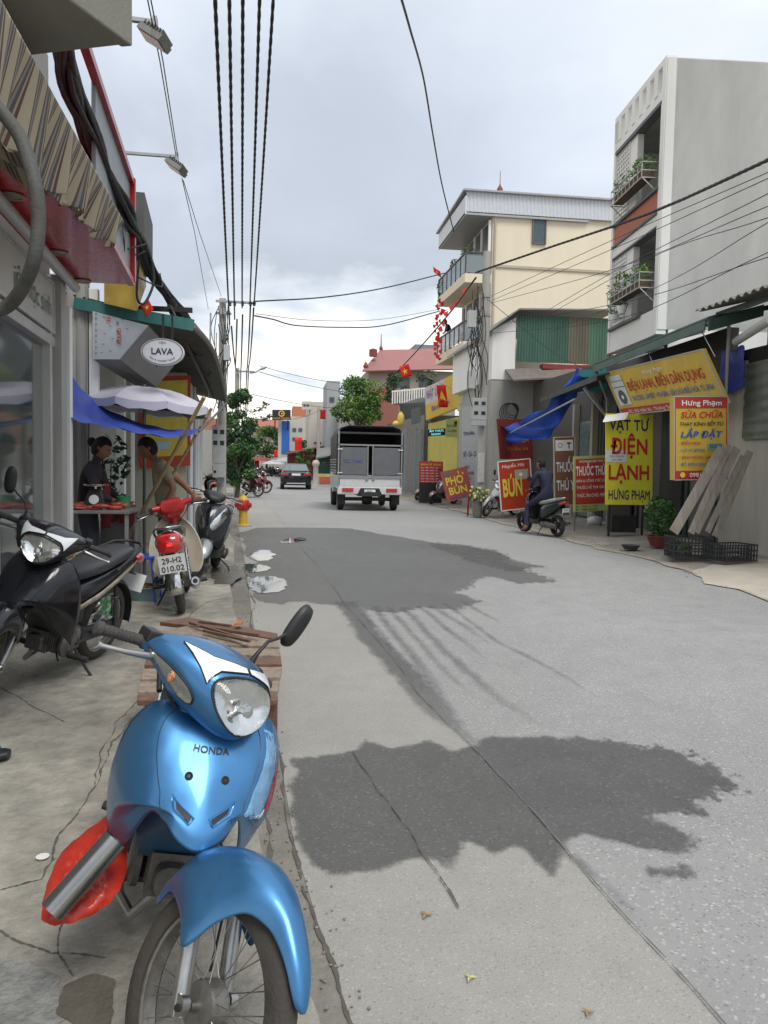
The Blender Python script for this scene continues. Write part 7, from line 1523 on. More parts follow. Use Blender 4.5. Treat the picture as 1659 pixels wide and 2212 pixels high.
# --- shops beyond the pole
root = empty('yellow_shop', (7.5, 33, 0), 'yellow painted shopfront below the cream house', 'shopfront')
q = M(); q.prism([(7.35, 31.3, GZ), (8.48, 31.3, GZ), (8.48, 37, GZ), (7.2, 37, GZ)], (0, 0, 3.4)); q.build('wall', mat('lemon_wall', (.50, .44, .10), .8, var=.15, vs=2), root)
q = M(); a, b = AY(1000, 1070, 27.5), AY(1034, 1072, 26.5); q.slab(Vector((a.x, a.y, .05)), Vector((b.x, b.y, .05)), AY(1000, 880, 27.5), (0, .12, 0)); pi = q.build('painted_pier', mat('pier_white', (.42, .43, .43), .8, var=.12), root)
fr = Frame(a-Vector((0, .01, 0)), b-Vector((0, .01, 0)), AY(1000, 880, 27.5)); q = M(); fr.text(q, 'TÔM NƯỚNG', .05, .68, .7, .04, .01, bold=.02); fr.text(q, 'BÒ - GÀ - CÁ', .05, .44, .85, .06, .01, bold=.02); fr.text(q, 'CÁC', .12, .30, .3, .04, .01, bold=.02); fr.text(q, 'MÓN NHẬU', .12, .24, .6, .035, .01, bold=.02); fr.text(q, 'NHẬU', .12, .18, .4, .04, .01, bold=.02); q.build('lettering', tnavy, pi)
q = M(); 
for x in (1012, 1062): c = AY(x, 1000, 27 if x < 1050 else 25.4); q.box((c.x if x > 1050 else c.x+.6, c.y, 1.9), (.14, .14, 3.7))
q.build('yellow_post', mat('post_yellow', (.62, .56, .12), .7, var=.1), root)
sgn('green_fascia_sign', 'sign', 'faded yellow green fascia sign wrapping the corner behind the concrete pole', AY(988, 888, 31), AY(1062, 868, 26.0), AY(986, 800, 31), mat('faded_green_yellow', (.42, .45, .16), .6, var=.15, vs=3), [('t', 'NHÀ HÀNG', .1, .5, .5, .2, mat('pale_green_ink', (.25, .32, .12), .6)), ('r', .05, .12, .95, .16, mat('pale_green_ink', (.25, .32, .12), .6))], .12)
sgn('yellow_fascia_sign', 'sign', 'yellow shop sign with purple script behind the starred flag', AY(920, 908, 36), AY(990, 880, 33.2), AY(918, 838, 36), mat('fascia_yellow', (.62, .42, .04), .5, var=.06), [('r', 0, .45, .62, 1, mat('pale_pink_print', (.56, .48, .44), .5, var=.1)), ('t', 'NHẬT', .05, .62, .22, .26, mat('purple_ink', (.12, .08, .3), .5), .04), ('t', 'LONG', .33, .62, .25, .26, mat('purple_ink', (.12, .08, .3), .5), .04), ('t', 'Bánh cuốn', .2, .2, .55, .16, mat('purple_ink', (.12, .08, .3), .5), .02)], .15)
sgn('led_sign', 'sign', 'dark sign with glowing letters below the yellow shop sign', AY(924, 943, 33), AY(963, 940, 33), AY(924, 928, 33), inkb, [('t', 'ẨM THỰC', .08, .58, .8, .3, mat('led_cyan', (.1, .5, .6), .5, emit=(.2, .8, .9, .6)), .02), ('t', 'NHANH', .2, .12, .5, .3, mat('led_cyan', (.1, .5, .6), .5), .02)], .05)
sgn('small_green_sign', 'sign', 'small pale green sign with dark writing right of the glowing sign', AY(963, 944, 31.5), AY(992, 944, 31.5), AY(963, 905, 31.5), mat('pale_lime', (.45, .52, .20), .6, var=.1), [('t', 'BIA HƠI', .1, .55, .7, .15, darkg), ('t', 'LẨU NƯỚNG', .1, .28, .8, .12, darkg), ('d', .75, .78, .08, darkg)], .05)
root = empty('row_shop', (7, 40, 0), 'dim row shop with a flat awning beyond the yellow signs', 'shopfront')
q = M(); q.prism([(7.1, 37.5, .1), (12, 37.5, .1), (12, 47, .1), (6.6, 47, .1)], (0, 0, 3.9)); q.build('wall', mat('row_wall', (.19, .175, .165), .85, var=.25), root)
q = M(); q.slab(AY(862, 872, 44), AY(925, 868, 36.5), AY(880, 862, 46), (0, 0, -.12)); q.slab(AY(862, 872, 44), AY(925, 868, 36.5), AY(868, 915, 44), (.06, 0, 0)); q.build('awning', mat('awning_dark', (.06, .065, .07), .7, var=.3), root)
q = M(); 
for x in (872, 893, 905, 930, 948): c = AY(x, 1000, 38); q.box((c.x, 37.4, 1.7), (.12, .12, 3.2))
q.build('post', mat('post_blue_grey', (.22, .27, .32), .6, var=.2), root)
q = M(); c0 = AY(900, 925, 34.5); corr(q, AY(889, 918, 35), AY(908, 912, 34), AY(889, 885, 35), 5, .02); q.build('grey_shutter', mat('shutter_dark', (.12, .13, .12), .6, .3), root, solid=.02)
q = M(); q.blob(AY(866, 905, 34), (.16, .12, .32), 10, .3); q.blob(AY(856, 915, 34), (.2, .1, .12), 8, .4); q.build('yellow_bag', mat('bag_yellow', (.6, .48, .1), .5, var=.2), smooth=180, label='yellow and white bags hanging above the truck on the right', cat='bag')
# flowers, red stools, pots
c = Vector((AY(1034, 1000, 22).x, 22.0, .03)); root = empty('flower_vase', c, 'grey vase of yellow and white flowers at the foot of the right pole', 'vase')
q = M(); q.lathe([(.12, 0), (.15, .1), (.13, .4), (.15, .46)], c, n=16); q.build('vase', mat('vase_grey', (.18, .17, .15), .7, var=.2), root, smooth=40)
q = M(); leafy(q, c+Vector((0, 0, .62)), (.3, .25, .22), 160, .09, random.Random(4)); q.build('foliage', leafm, root)
q = M(); rnd = random.Random(8)
for k in range(26): q.blob(c+Vector((rnd.uniform(-.28, .28), rnd.uniform(-.25, .1), .62+rnd.uniform(-.15, .26))), .04, 6, .3)
q.build('blossoms', mat('blossom', (.7, .6, .22), .7, var=.4, vs=20), root, kind='stuff')
root = empty('red_trestle', Vector((AY(1020, 1000, 22.4).x, 22.4, .03)), 'slim red painted trestle beside the flower vase', 'trestle')
for dx in (-.1, .08): q = M(); c = root.location+Vector((dx, 0, 0)); q.bar(c, c+Vector((.02, 0, .62)), .05); q.build('leg', redp, root)
q = M(); q.bar(root.location+Vector((-.14, 0, .62)), root.location+Vector((.14, 0, .62)), .06, .04); q.build('top_bar', redp, root)
# motorbikes on the right
dgreen = paint('dark_green_scooter_paint', (.012, .03, .026), .3, .2)
fr_, rr_ = G(1122, 1147, .02), G(1204, 1159, .02); loc, yaw = place(None, Vector((fr_.x, fr_.y, .02)), Vector((rr_.x, rr_.y, .02)), .02)
sct = scooter('scooter', 'dark scooter in front of the red BÚN board, ridden by the navy suited man', dgreen, blackp, loc, yaw, R_(-3), R_(8), plate='29-D1\n450.86', seatc=mat('seat_grey_pale', (.30, .30, .29), .5, var=.1))
rot = Matrix.Rotation(yaw, 3, 'Z')
rd = {k: loc+rot @ Vector(v) for k, v in dict(pelvis=(-.20, 0, .86), waist=(-.17, 0, 1.0), chest=(-.09, 0, 1.26), neck=(-.03, 0, 1.43), head=(.05, .01, 1.57), shL=(-.07, .19, 1.37), elL=(.02, .27, 1.12), wrL=(.20, .17, 1.02), shR=(-.07, -.19, 1.37), elR=(.08, -.27, 1.14), wrR=(.18, -.20, 1.04),
    hipL=(-.14, .12, .82), knL=(.20, .23, .62), anL=(.12, .33, .14), toeL=(.26, .35, .06), hipR=(-.14, -.12, .82), knR=(.22, -.2, .66), anR=(.12, -.22, .40), toeR=(.26, -.23, .36)).items()}
navys = mat('navy_suit', (.022, .025, .055), .85, var=.2, vs=9, bump=.5, bs=10)
person('man in a navy suit and sandals sitting on the dark scooter', rd, {'chest': .15, 'hipL': .095, 'hipR': .095, 'knL': .07, 'knR': .07}, lambda a, b, t: (0 if (b == 'headb' or a == 'neck' or (b.startswith('wr') and t > .8)) else (3 if b.startswith('toe') else (0 if b.startswith('an') and t > .9 else 1))), rot @ Vector((1, .35, -.15)), .105, 'short', [skinm, navys, navys, mat('sandal_brown', (.18, .07, .05), .7), mat('lips', (.2, .07, .05), .5, var=0), inkb])
loc, yaw = place(None, Vector((6.05, 21.9, .03)), Vector((7.1, 22.5, .08)), .04)
underbone('motorbike', 'red and white motorbike whose spoked front wheel shows left of the BÚN board', paint('white_paint', (.5, .5, .5), .1, .3), redpaint, loc, yaw, R_(-9), R_(20), group='motorbikes parked outside the right shops')
loc, yaw = place(None, Vector((5.75, 28.6, .03)), Vector((6.75, 29.3, .08)), .04)
s1 = scooter('scooter', 'grey pink scooter parked by the small red menu board, nearer one', paint('rosy_silver_paint', (.26, .2, .19), .5, .3), blackp, loc, yaw, R_(-8), R_(15), group='motorbikes parked outside the right shops')
copy_tree(s1, loc=Vector((6.25, 31.9, .04)), rotz=yaw, label='grey pink scooter parked right behind the truck, the farther one')
pj = {k: (6.35+x, 31.0+y, z+.05) for k, (x, y, z) in dict(pelvis=(0, 0, .82), waist=(-.03, 0, .96), chest=(-.08, 0, 1.2), neck=(-.12, 0, 1.37), head=(-.17, 0, 1.5), shL=(-.08, -.19, 1.3), elL=(-.2, -.24, 1.1), wrL=(-.38, -.18, 1.0), shR=(-.08, .19, 1.3), elR=(-.2, .24, 1.1), wrR=(-.38, .18, 1.0), hipL=(0, -.12, .78), knL=(-.2, -.18, .5), anL=(-.1, -.2, .09), toeL=(-.25, -.2, .04), hipR=(0, .12, .78), knR=(-.2, .18, .5), anR=(-.1, .2, .09), toeR=(-.25, .2, .04)).items()}
def helmet(root, J, f, lf, up): q = M(); q.blob(J['head']+up*.03, (.135, .135, .13), 14); q.build('helmet', blackpaint, root, smooth=180)
person('person in a black jacket and helmet between the truck and the menu board', pj, {}, wom_reg, (-1, 0, -.2), .1, 'short', [skinm, mat('black_jacket', (.015, .015, .018), .7), mat('dark_jeans', (.04, .05, .08), .85), blackp, mat('lips', (.2, .07, .05), .5, var=0), inkb], hands=False, extra=helmet)
# ================================================================== TRAFFIC
wht = paint('truck_white', (.55, .56, .57), .0, .35)
tx0, tx1, ty0 = AY(727, 1100, 24.6).x, AY(868, 1100, 24.6).x, 24.6; tw = tx1-tx0; tcx = (tx0+tx1)/2
root = empty('light_truck', (tcx, ty0+2, 0), 'white light truck with a dark canvas top driving away', 'truck')
zt_ = AY(795, 922, ty0).z; canvas = mat('dark_canvas', (.045, .047, .052), .85, var=.25, vs=4, bump=.5, bs=12)
q = M(); q.box((tcx, ty0+1.6, .78), (tw, 3.2, .10)); q.box((tcx, ty0+.012, .98), (tw*.92, .03, .34)); q.box((tx0+.02, ty0+1.6, .98), (.04, 3.1, .34)); q.box((tx1-.02, ty0+1.6, .98), (.04, 3.1, .34)); q.build('cargo_bed', wht, root, bev=.006)
q = M(); sw = .09
prof = [(-tw/2, 1.2), (-tw/2, zt_-.3), (-tw/2+.12, zt_-.08), (-tw/2+.35, zt_), (tw/2-.35, zt_), (tw/2-.12, zt_-.08), (tw/2, zt_-.3), (tw/2, 1.2)]
rows = []
for i in range(15):
    y = ty0+.02+3.1*i/14; k = .02*math.sin(i*math.pi) + (.03 if i % 3 == 0 else 0); rows.append([Vector((tcx+x*(1+k*.4), y, z+(k if z > 1.8 else 0))) for x, z in prof])
q.grid([[r[0], r[1], r[2], r[3], r[4], r[5], r[6], r[7]] for r in rows]); q.build('canvas_cover', canvas, root, smooth=60, solid=.02)
q = M(); q.grid([[Vector((tcx+x, ty0+3.1, z)) for x, z in prof[:4]], [Vector((tcx-x, ty0+3.1, z)) for x, z in prof[:4]]]); q.box((tcx, ty0+.05, zt_-.20), (tw*.93, .04, .05)); q.build('canvas_front', canvas, root, solid=.02)
q = M(); zg = AY(795, 1030, ty0).z; zd = AY(795, 963, ty0).z
for s in (-1, 1):
    x = tcx+s*(tw/2-.04); q.bar((x, ty0, .78), (x, ty0, zt_-.15), .05)
    q.bar((tcx+s*.08, ty0-.01, zg-.12), (tcx+s*.08, ty0-.01, zd), .035)
q.bar((tcx-tw/2+.03, ty0, zd+.02), (tcx+tw/2-.03, ty0, zd+.02), .05); q.bar((tcx-tw/2+.03, ty0, zg-.01), (tcx+tw/2-.03, ty0, zg-.01), .06, .08); q.build('rear_frame', mat('frame_steel', (.30, .31, .32), .4, .6), root)
for s in (-1, 1):
    q = M(); x = tcx+s*(tw*.255); q.box((x, ty0-.012, (zg+zd)/2), (tw*.40, .03, zd-zg-.12)); d_ = q.build('rear_door', mat('truck_door', (.12, .13, .145), .2, .1, var=.15, vs=3), root, bev=.004)
    q = M()
    for z in (zg+.12, zd-.12): q.box((tcx+s*(tw*.46), ty0-.04, z), (.16, .02, .03))
    q.build('hinge', chrome, d_)
    q = M(); q.box((tcx+s*.12, ty0-.035, zg-.04), (.06, .03, .10)); q.tube([(tcx+s*.11, ty0-.04, zg-.1), (tcx+s*.11, ty0-.04, zd-.05)], .012, 8); q.build('latch', alu, d_, smooth=60)
fr = Frame((tcx-tw*.42, ty0-.03, zg+.42), (tcx-tw*.08, ty0-.03, zg+.42), (tcx-tw*.42, ty0-.03, zg+.6)); q = M(); fr.text(q, 'QC CABC', .05, .1, .85, .6, .003, bold=.02); q.build('lettering', mat('faded_blue_ink', (.05, .06, .22), .6), root)
q = M(); q.grid([[Vector((tx0-.012, ty0+.15+.3*j, z)) for j in range(10)] for z in (1.22, 1.30)])
for i in range(6): q.box((tx0-.02, ty0+1.6, 1.22+.085*i), (.02, 3.0, .035))
q.build('side_slats', alu, root)
q = M(); q.box((tcx, ty0+.05, .66), (tw*.98, .14, .22)); q.box((tcx-tw*.36, ty0+.05, .56), (tw*.25, .12, .05)); q.box((tcx+tw*.36, ty0+.05, .56), (tw*.25, .12, .05)); q.build('rear_bumper', wht, root, bev=.01)
for s in (-1, 1): q = M(); q.box((tcx+s*tw*.335, ty0-.03, .68), (tw*.17, .03, .12)); q.build('tail_light', redl, root, bev=.006)
q = M(); q.prism([(tcx-.42, ty0-.03, .50), (tcx+.42, ty0-.03, .50), (tcx+.30, ty0-.03, .74), (tcx-.30, ty0-.03, .74)], (0, .02, 0)); q.build('plate_recess', inkb, root)
fr = Frame((tcx-.18, ty0-.05, .52), (tcx+.18, ty0-.05, .52), (tcx-.18, ty0-.05, .70)); q = M(); q.slab(fr.p(0, 0), fr.p(1, 0), fr.p(0, 1), (0, .01, 0)); pl_ = q.build('license_plate', platem, root); q = M(); fr.text(q, '29C', .2, .55, .5, .3, .003, bold=.02); fr.text(q, '504.33', .12, .12, .76, .3, .003, bold=.02); q.build('lettering', inkb, pl_)
q = M(); q.box((tcx, ty0+2, .55), (.7, 4.2, .14)); q.bar((tcx-tw/2+.2, ty0+.75, .36), (tcx+tw/2-.2, ty0+.75, .36), .12); q.lathe([(.16, -.16), (.2, 0), (.16, .16)], (tcx, ty0+.75, .36), (1, 0, 0), 12); q.build('chassis', darkm, root)
for y in (ty0+.75, ty0+3.7):
    for s in (-1, 1): q = M(); x = tcx+s*(tw/2-.17); q.lathe([(.14, -.09), (.30, -.10), (.335, -.06), (.335, .06), (.30, .10), (.14, .09)], (x, y, .335), (1, 0, 0), 26); t = q.build('wheel', rubber, root, smooth=40); q = M(); q.lathe([(.02, s*.07), (.15, s*.06), (.17, s*.095)], (x, y, .335), (1, 0, 0), 20, cap=False); q.build('rim', alu, t)
for s in (-1, 1): q = M(); q.box((tcx+s*(tw/2-.17), ty0+.30, .38), (.26, .02, .36)); q.build('mud_flap', rubber, root)
q = M(); q.loft([[Vector((tcx+a*w, y, z)) for a, z in ((-1, z0), (1, z0), (1, z1), (-1, z1))] for y, w, z0, z1 in ((ty0+3.3, tw*.46, .5, 1.95), (ty0+4.5, tw*.46, .45, 1.95), (ty0+5.0, tw*.44, .45, 1.3))]); q.build('cab', wht, root, bev=.04)
for s in (-1, 1): q = M(); q.bar((tcx+s*tw*.45, ty0+4.5, 1.45), (tcx+s*(tw/2+.14), ty0+4.45, 1.5), .02); q.box((tcx+s*(tw/2+.16), ty0+4.45, 1.42), (.14, .06, .26)); q.build('wing_mirror', blackp, root, bev=.01)
# dark saloon car ahead
cy0 = 44.0; cx0, cx1 = AY(605, 1050, cy0).x, AY(674, 1050, cy0).x; cw = (cx1-cx0)/2; ccx = (cx0+cx1)/2
root = empty('saloon_car', (ccx, cy0+2.2, 0), 'dark saloon car driving away down the middle of the street', 'car'); bodyp = paint('car_black_paint', (.016, .018, .024), .4, .15)
q = M(); rings = []
for y, w, z0, z1, e in ((0, .80, .42, .80, 4), (.06, .93, .30, .98, 5), (.35, .98, .24, 1.03, 6), (1.0, 1.0, .22, 1.02, 6), (2.4, 1.0, .22, .98, 6), (3.6, .98, .22, .95, 6), (4.3, .90, .26, .80, 5), (4.5, .7, .34, .66, 4)):
    rings.append([Vector((ccx+cw*w*math.copysign(abs(math.cos(t))**(2/e), math.cos(t)), cy0+y, (z0+z1)/2+(z1-z0)/2*math.copysign(abs(math.sin(t))**(2/e), math.sin(t)))) for t in [2*math.pi*(j+.5)/24 for j in range(24)]])
q.loft(rings); q.build('body', bodyp, root, smooth=60)
q = M(); q.loft([[Vector((ccx+cw*a*w, cy0+y+dy*(z > 1.1), z)) for a, z in ((-w0/w, .98), (w0/w, .98), (1, z1), (-1, z1))] for y, w0, w, z1, dy in ((.45, .86, .80, 1.02, 0), (1.15, .90, .68, 1.44, 0), (2.1, .92, .70, 1.47, 0), (2.9, .9, .66, 1.38, 0), (3.5, .86, .80, 1.02, 0))]); q.build('cabin', bodyp, root, smooth=30, bev=.02)
q = M(); q.prism([Vector((ccx-cw*.80, cy0+.50, 1.06)), Vector((ccx+cw*.80, cy0+.50, 1.06)), Vector((ccx+cw*.63, cy0+1.10, 1.40)), Vector((ccx-cw*.63, cy0+1.10, 1.40))], (0, -.012, .012)); q.build('rear_window', mat('car_glass', (.10, .13, .14), .05, var=0, coat=1.), root)
for s in (-1, 1):
    q = M(); q.box((ccx+s*cw*.70, cy0+.03, .86), (cw*.44, .08, .12)); q.build('tail_light', redl, root, bev=.015)
    q = M(); q.box((ccx+s*(cw+.05), cy0+3.0, 1.0), (.18, .1, .12)); q.build('wing_mirror', bodyp, root, bev=.02)
    for y in (.85, 3.55): q = M(); q.lathe([(.2, -.10), (.31, -.11), (.325, -.07), (.325, .07), (.31, .11), (.2, .10)], (ccx+s*(cw-.13), cy0+y, .325), (1, 0, 0), 24); q.build('wheel', rubber, root, smooth=40)
q = M(); q.box((ccx, cy0-.005, .86), (.5, .02, .12)); q.build('license_plate', platem, root); q = M(); q.box((ccx, cy0+.0, .35), (cw*1.2, .10, .06)); q.build('bumper_trim', chrome, root, bev=.01)
# ================================================================== TREES
bark = mat('bark', (.10, .08, .06), .9, var=.3, vs=8, bump=.6, bs=20)
def tree(base, top, rad, label, clumps, n, ls, lm, lm2, seed, trunk_r=.12, name='tree', cat='tree'):
    base = Vector(base); top = Vector(top); rnd = random.Random(seed); root = empty(name, base, label, cat)
    q = M(); fork = base.lerp(top, .62); q.tube(smooth_path([base, base.lerp(fork, .5)+Vector((.08, 0, 0)), fork], 4), [trunk_r*(1-.4*i/8) for i in range(9)], 8); cs_ = []
    for k in range(clumps):
        a = rnd.uniform(0, 6.28); h = rnd.uniform(-.9, .95); rr_ = math.sqrt(max(0, 1-h*h))*rnd.uniform(.45, .95); c = top+Vector((rad[0]*rr_*math.cos(a), rad[1]*rr_*math.sin(a), rad[2]*h)); cs_.append(c)
        if k < 12: q.tube(smooth_path([fork, fork.lerp(c, .5)+Vector((0, 0, .1)), c], 3), [trunk_r*.45, trunk_r*.4, trunk_r*.35, trunk_r*.3, trunk_r*.25, trunk_r*.2, trunk_r*.1][:7], 6)
    q.build('trunk', bark, root, smooth=60); q = M()
    for k, c in enumerate(cs_):
        q.use(rnd.random() < .45); r = rnd.uniform(.26, .42)*min(rad); leafy(q, c, (r*1.15, r*1.15, r*.85), n, ls, rnd)
    q.build('crown', [lm, lm2], root, kind=None); return root
c = AY(775, 868, 48); tree((c.x-.1, 48, 0), c, (1.6, 1.5, 1.35), 'round bright green tree standing behind the truck', 46, 130, .17, mat('tree_leaf', (.06, .14, .025), .5, var=.35, vs=3), mat('tree_leaf_light', (.14, .25, .04), .5, var=.3, vs=3), 4, .14)
c = AY(517, 935, 34.5); tree((c.x-.1, 34.5, 0), c, (.85, .8, 1.8), 'tall dark creeper covered tree beside the far left pole', 46, 150, .15, leafd, leafm, 9, .10)
c = AY(513, 1000, 33); tree((c.x, 33, 0), c, (.85, .7, .95), 'dark shrub at the foot of the creeper covered tree', 26, 120, .14, leafd, leafm, 19, .06, 'shrub', 'shrub')
c = AY(575, 955, 92); tree((c.x, 92, 0), c, (1.9, 1.5, 1.7), 'rounded green tree at the far end of the street', 26, 90, .28, leafm, leafl, 5, .15)
c = AY(655, 985, 62); tree((c.x, 62, 0), c, (.7, .6, 1.2), 'slim green tree in front of the red tin roofs', 16, 70, .18, leafm, leafl, 15, .08)
c = AY(905, 838, 47); tree((c.x, 47, 3), c, (2.6, 1.5, 1.0), 'dusty roof garden shrubbery behind the starred flag', 26, 90, .16, mat('leaf_dusty', (.07, .10, .05), .7, var=.3), leafd, 25, .08, 'shrub', 'shrub')
def twig(pts, label):
    q = M(); p = smooth_path([AY(*a) for a in pts], 5); q.tube(p, .02, 5); rnd = random.Random(len(label)); o = q.build('branch', bark, label=label, cat='branch', smooth=60)
    q = M()
    for a in p[4:]: leafy(q, a, (.16, .16, .12), 5, .13, rnd)
    q.build('foliage', leafd, o)
twig([(525, 880, 34), (545, 890, 33.5), (565, 882, 33.2), (575, 870, 33)], 'thin leafy branch reaching right from the creeper covered tree')
twig([(528, 900, 34), (550, 905, 33.5), (572, 905, 33.2), (590, 898, 33)], 'lower leafy branch reaching right from the creeper covered tree')
# ================================================================== FAR HOUSES
def bld(name, label, x0, x1, yt, Y, depth, m, cat='house', wins=(), wm=None, yb=None, roof=None, root=None):
    a = AY(x0, yt, Y); b = AY(x1, yt, Y); z0 = 0 if yb is None else AY((x0+x1)/2, yb, Y).z; zt = AY((x0+x1)/2, yt, Y).z
    root = root or empty(name, ((a.x+b.x)/2, Y, z0), label, cat)
    q = M(); q.box(((a.x+b.x)/2, Y+depth/2, (z0+zt)/2), (b.x-a.x, depth, zt-z0)); q.build('wall', m, root)
    for (wx0, wy0, wx1, wy1) in wins:
        p = AY(wx0, wy1, Y-.04); r = AY(wx1, wy0, Y-.04); q = M(); q.box(((p.x+r.x)/2, Y-.03, (p.z+r.z)/2), (r.x-p.x, .08, r.z-p.z)); q.build('window', wm or mat('far_window', (.07, .09, .11), .3, var=.2), root)
    if roof:
        q = M(); rf, rm_ = roof; pts = [AY(*p) for p in rf]; q.prism(pts, (0, .25, 0)) if len(pts) > 4 or rm_[1] == 'v' else q.prism(pts, (0, 0, -.12)); q.build('roof', rm_[0], root)
    return root
redt = mat('red_roof_tin', (.30, .135, .125), .6, .1, var=.15, vs=1, streak=True)
r_ = bld('gabled_house', 'house with a large faded red hipped tin roof beyond the tree', 797, 985, 800, 56, 8, mat('drab_wall', (.28, .26, .22), .85, var=.12), wins=((850, 815, 885, 835), (905, 815, 935, 835)))
q = M(); q.grid([[AY(783, 802, 55.5), AY(880, 800, 55.5), AY(985, 798, 55.5)], [AY(822, 757, 59), AY(880, 756, 59), AY(985, 752, 59)]]); q.grid([[AY(783, 802, 55.5), AY(822, 757, 59)], [AY(795, 801, 64), AY(822, 757, 60)]]); q.build('roof', redt, r_, solid=.1)
q = M(); q.lathe([(.1, 0), (.15, .2), (.05, .4), (.02, 1.3)], AY(823, 758, 59), n=8); q.lathe([(.1, 0), (.2, .3), (.05, .6)], AY(790, 800, 56), n=8); q.lathe([(.3, 0), (.3, .5), (.0, .6)], AY(806, 770, 57), n=8); q.build('finial', mat('finial_red', (.2, .05, .04), .6), r_)
bld('brick_annex', 'low brick red annex below the red hipped roof', 800, 862, 838, 52, 4, mat('brick_annex', (.30, .12, .09), .85, var=.1))
bld('roof_block', 'grey block peeping over the red hipped roof', 897, 970, 745, 66, 4, mat('slate', (.20, .21, .24), .7), yb=775)
rt_ = empty('balustrade', AY(870, 870, 44), 'white roof balustrade behind the dark row shop', 'balustrade'); q = M()
for k in range(16): x = 848+k*5.2; q.box(AY(x, 858-k*.5, 43), (.07, .07, .75))
q.bar(AY(846, 846, 43), AY(928, 838, 43), .08); q.build('balusters', whiter, rt_)
bld('concrete_house', 'grey block house with dark steps on its roof left of the round tree', 707, 735, 823, 68, 6, mat('pale_block', (.33, .35, .36), .85, var=.1), wins=((712, 858, 722, 868),))
bld('concrete_house', 'plain concrete wing behind the round tree', 733, 800, 868, 66, 8, mat('concrete_wing', (.36, .35, .33), .85, var=.1))
bld('cream_block', 'tall windowless cream wall left of the truck', 668, 709, 868, 76, 9, mat('far_cream', (.52, .51, .45), .85, var=.05), wins=((678, 955, 694, 958),))
sgn('stone_sign', 'sign', 'pale little box sign at the corner of the tall cream wall', AY(652, 885, 75.5), AY(672, 885, 75.5), AY(652, 867, 75.5), mat('far_cream', (.52, .51, .45), .85), [('d', .3, .5, .15, dgrey), ('d', .65, .5, .15, dgrey)], .5)
bld('brick_tower', 'orange brick building behind the blue panelled one', 632, 668, 878, 100, 8, mat('orange_brick', (.42, .15, .09), .85, var=.08), wins=((636, 915, 643, 922), (650, 915, 657, 922), (636, 935, 643, 942), (650, 935, 657, 942)))
bld('side_house', 'pale house with shutters right of the blue panel', 628, 662, 900, 94, 6, mat('pale_side', (.44, .43, .38), .85), wins=((632, 925, 640, 932), (645, 925, 653, 932), (632, 945, 640, 952)))
bld('blue_tower', 'narrow building with a tall bright blue panel', 601, 628, 908, 88, 6, mat('pale_tower', (.46, .47, .45), .8), wins=((608, 910, 626, 980),), wm=mat('blue_panel', (.03, .13, .46), .5, var=.05))
sgn('rooftop_billboard', 'billboard', 'black rooftop billboard with a gold emblem and gold lettering above the blue building', AY(588, 907, 87), AY(628, 907, 87), AY(588, 885, 87), inkb, [('d', .5, .62, .36, mat('emblem_gold', (.65, .36, .04), .5)), ('d', .5, .62, .22, inkb), ('d', .53, .62, .10, mat('emblem_gold', (.65, .36, .04), .5)), ('t', 'PIZZA COFFEE', .08, .08, .84, .16, mat('emblem_gold', (.65, .36, .04), .5), .02)], .2)
q = M()
for x in (594, 622): q.bar(AY(x, 930, 88), AY(x, 900, 87.3), .12)
q.build('post', darkm, bpy.data.objects['rooftop_billboard'])
r_ = bld('long_house', 'long house with a faded red tiled roof across the end of the street', 545, 602, 925, 112, 8, mat('long_wall', (.42, .40, .36), .85, var=.1), wins=tuple((550+i*9, 935, 555+i*9, 942) for i in range(5)))
q = M(); q.grid([[AY(540, 928, 111), AY(602, 928, 111)], [AY(545, 908, 116), AY(602, 910, 116)]]); q.build('roof', mat('far_roof_red', (.34, .12, .09), .8, var=.1), r_, solid=.3)
bld('striped_house', 'pink and white house at the far left end of the street', 524, 552, 915, 96, 6, mat('pink_wall', (.46, .36, .33), .85, var=.1), wins=((528, 930, 548, 936), (528, 945, 548, 951), (528, 960, 548, 966)), wm=mat('dull_red_band', (.30, .10, .08), .8))
bld('red_tin_shop', 'dark red tin shop block behind the red flag', 622, 700, 975, 72, 6, mat('dark_red_tin', (.20, .04, .035), .7, var=.2), roof=([(617, 978, 71), (700, 962, 71), (712, 975, 76), (640, 985, 76)], (redt, 'h')))
bld('tin_shed', 'teal fenced shed with a grey roof beyond the car', 688, 716, 985, 64, 5, mat('teal_tin', (.04, .13, .11), .6, .1, var=.15, streak=True), roof=([(682, 988, 63), (720, 982, 63), (720, 965, 67), (690, 968, 67)], (mat('roof_tin_grey', (.22, .22, .21), .6, .3), 'h')))
bld('yellow_kiosk', 'low yellow and red printed hoarding on the kerb beyond the car', 678, 722, 1024, 56, 1.2, mat('hoarding_yellow', (.48, .42, .15), .7, var=.35, vs=2), cat='hoarding', wins=((690, 1030, 714, 1045),), wm=mat('hoarding_red', (.42, .10, .07), .7, var=.3))
q = M(); c = AY(683, 1000, 52); q.lathe([(.25, 0), (.2, .1), (.17, 1.3), (.24, 1.4), (.26, 1.55), (.17, 1.7), (0, 1.75)], (c.x-.02, 52, 0), n=14, cap=False); q.build('stone_bollard', mat('pale_stone', (.50, .48, .42), .8, var=.1), smooth=50, label='pale rounded stone gatepost on the kerb beyond the car', cat='gatepost')
pp_ = pole(Vector((AY(687, 1000, 66).x, 66, 0)), AY(687, 880, 66).z, .16, .13, 'dark slim utility pole in front of the tall cream wall')
bld('left_row_house', 'grey row house behind the creeper covered tree', 470, 502, 960, 46, 12, mat('row_grey', (.26, .25, .23), .85, var=.15), wins=((476, 985, 484, 1020),))
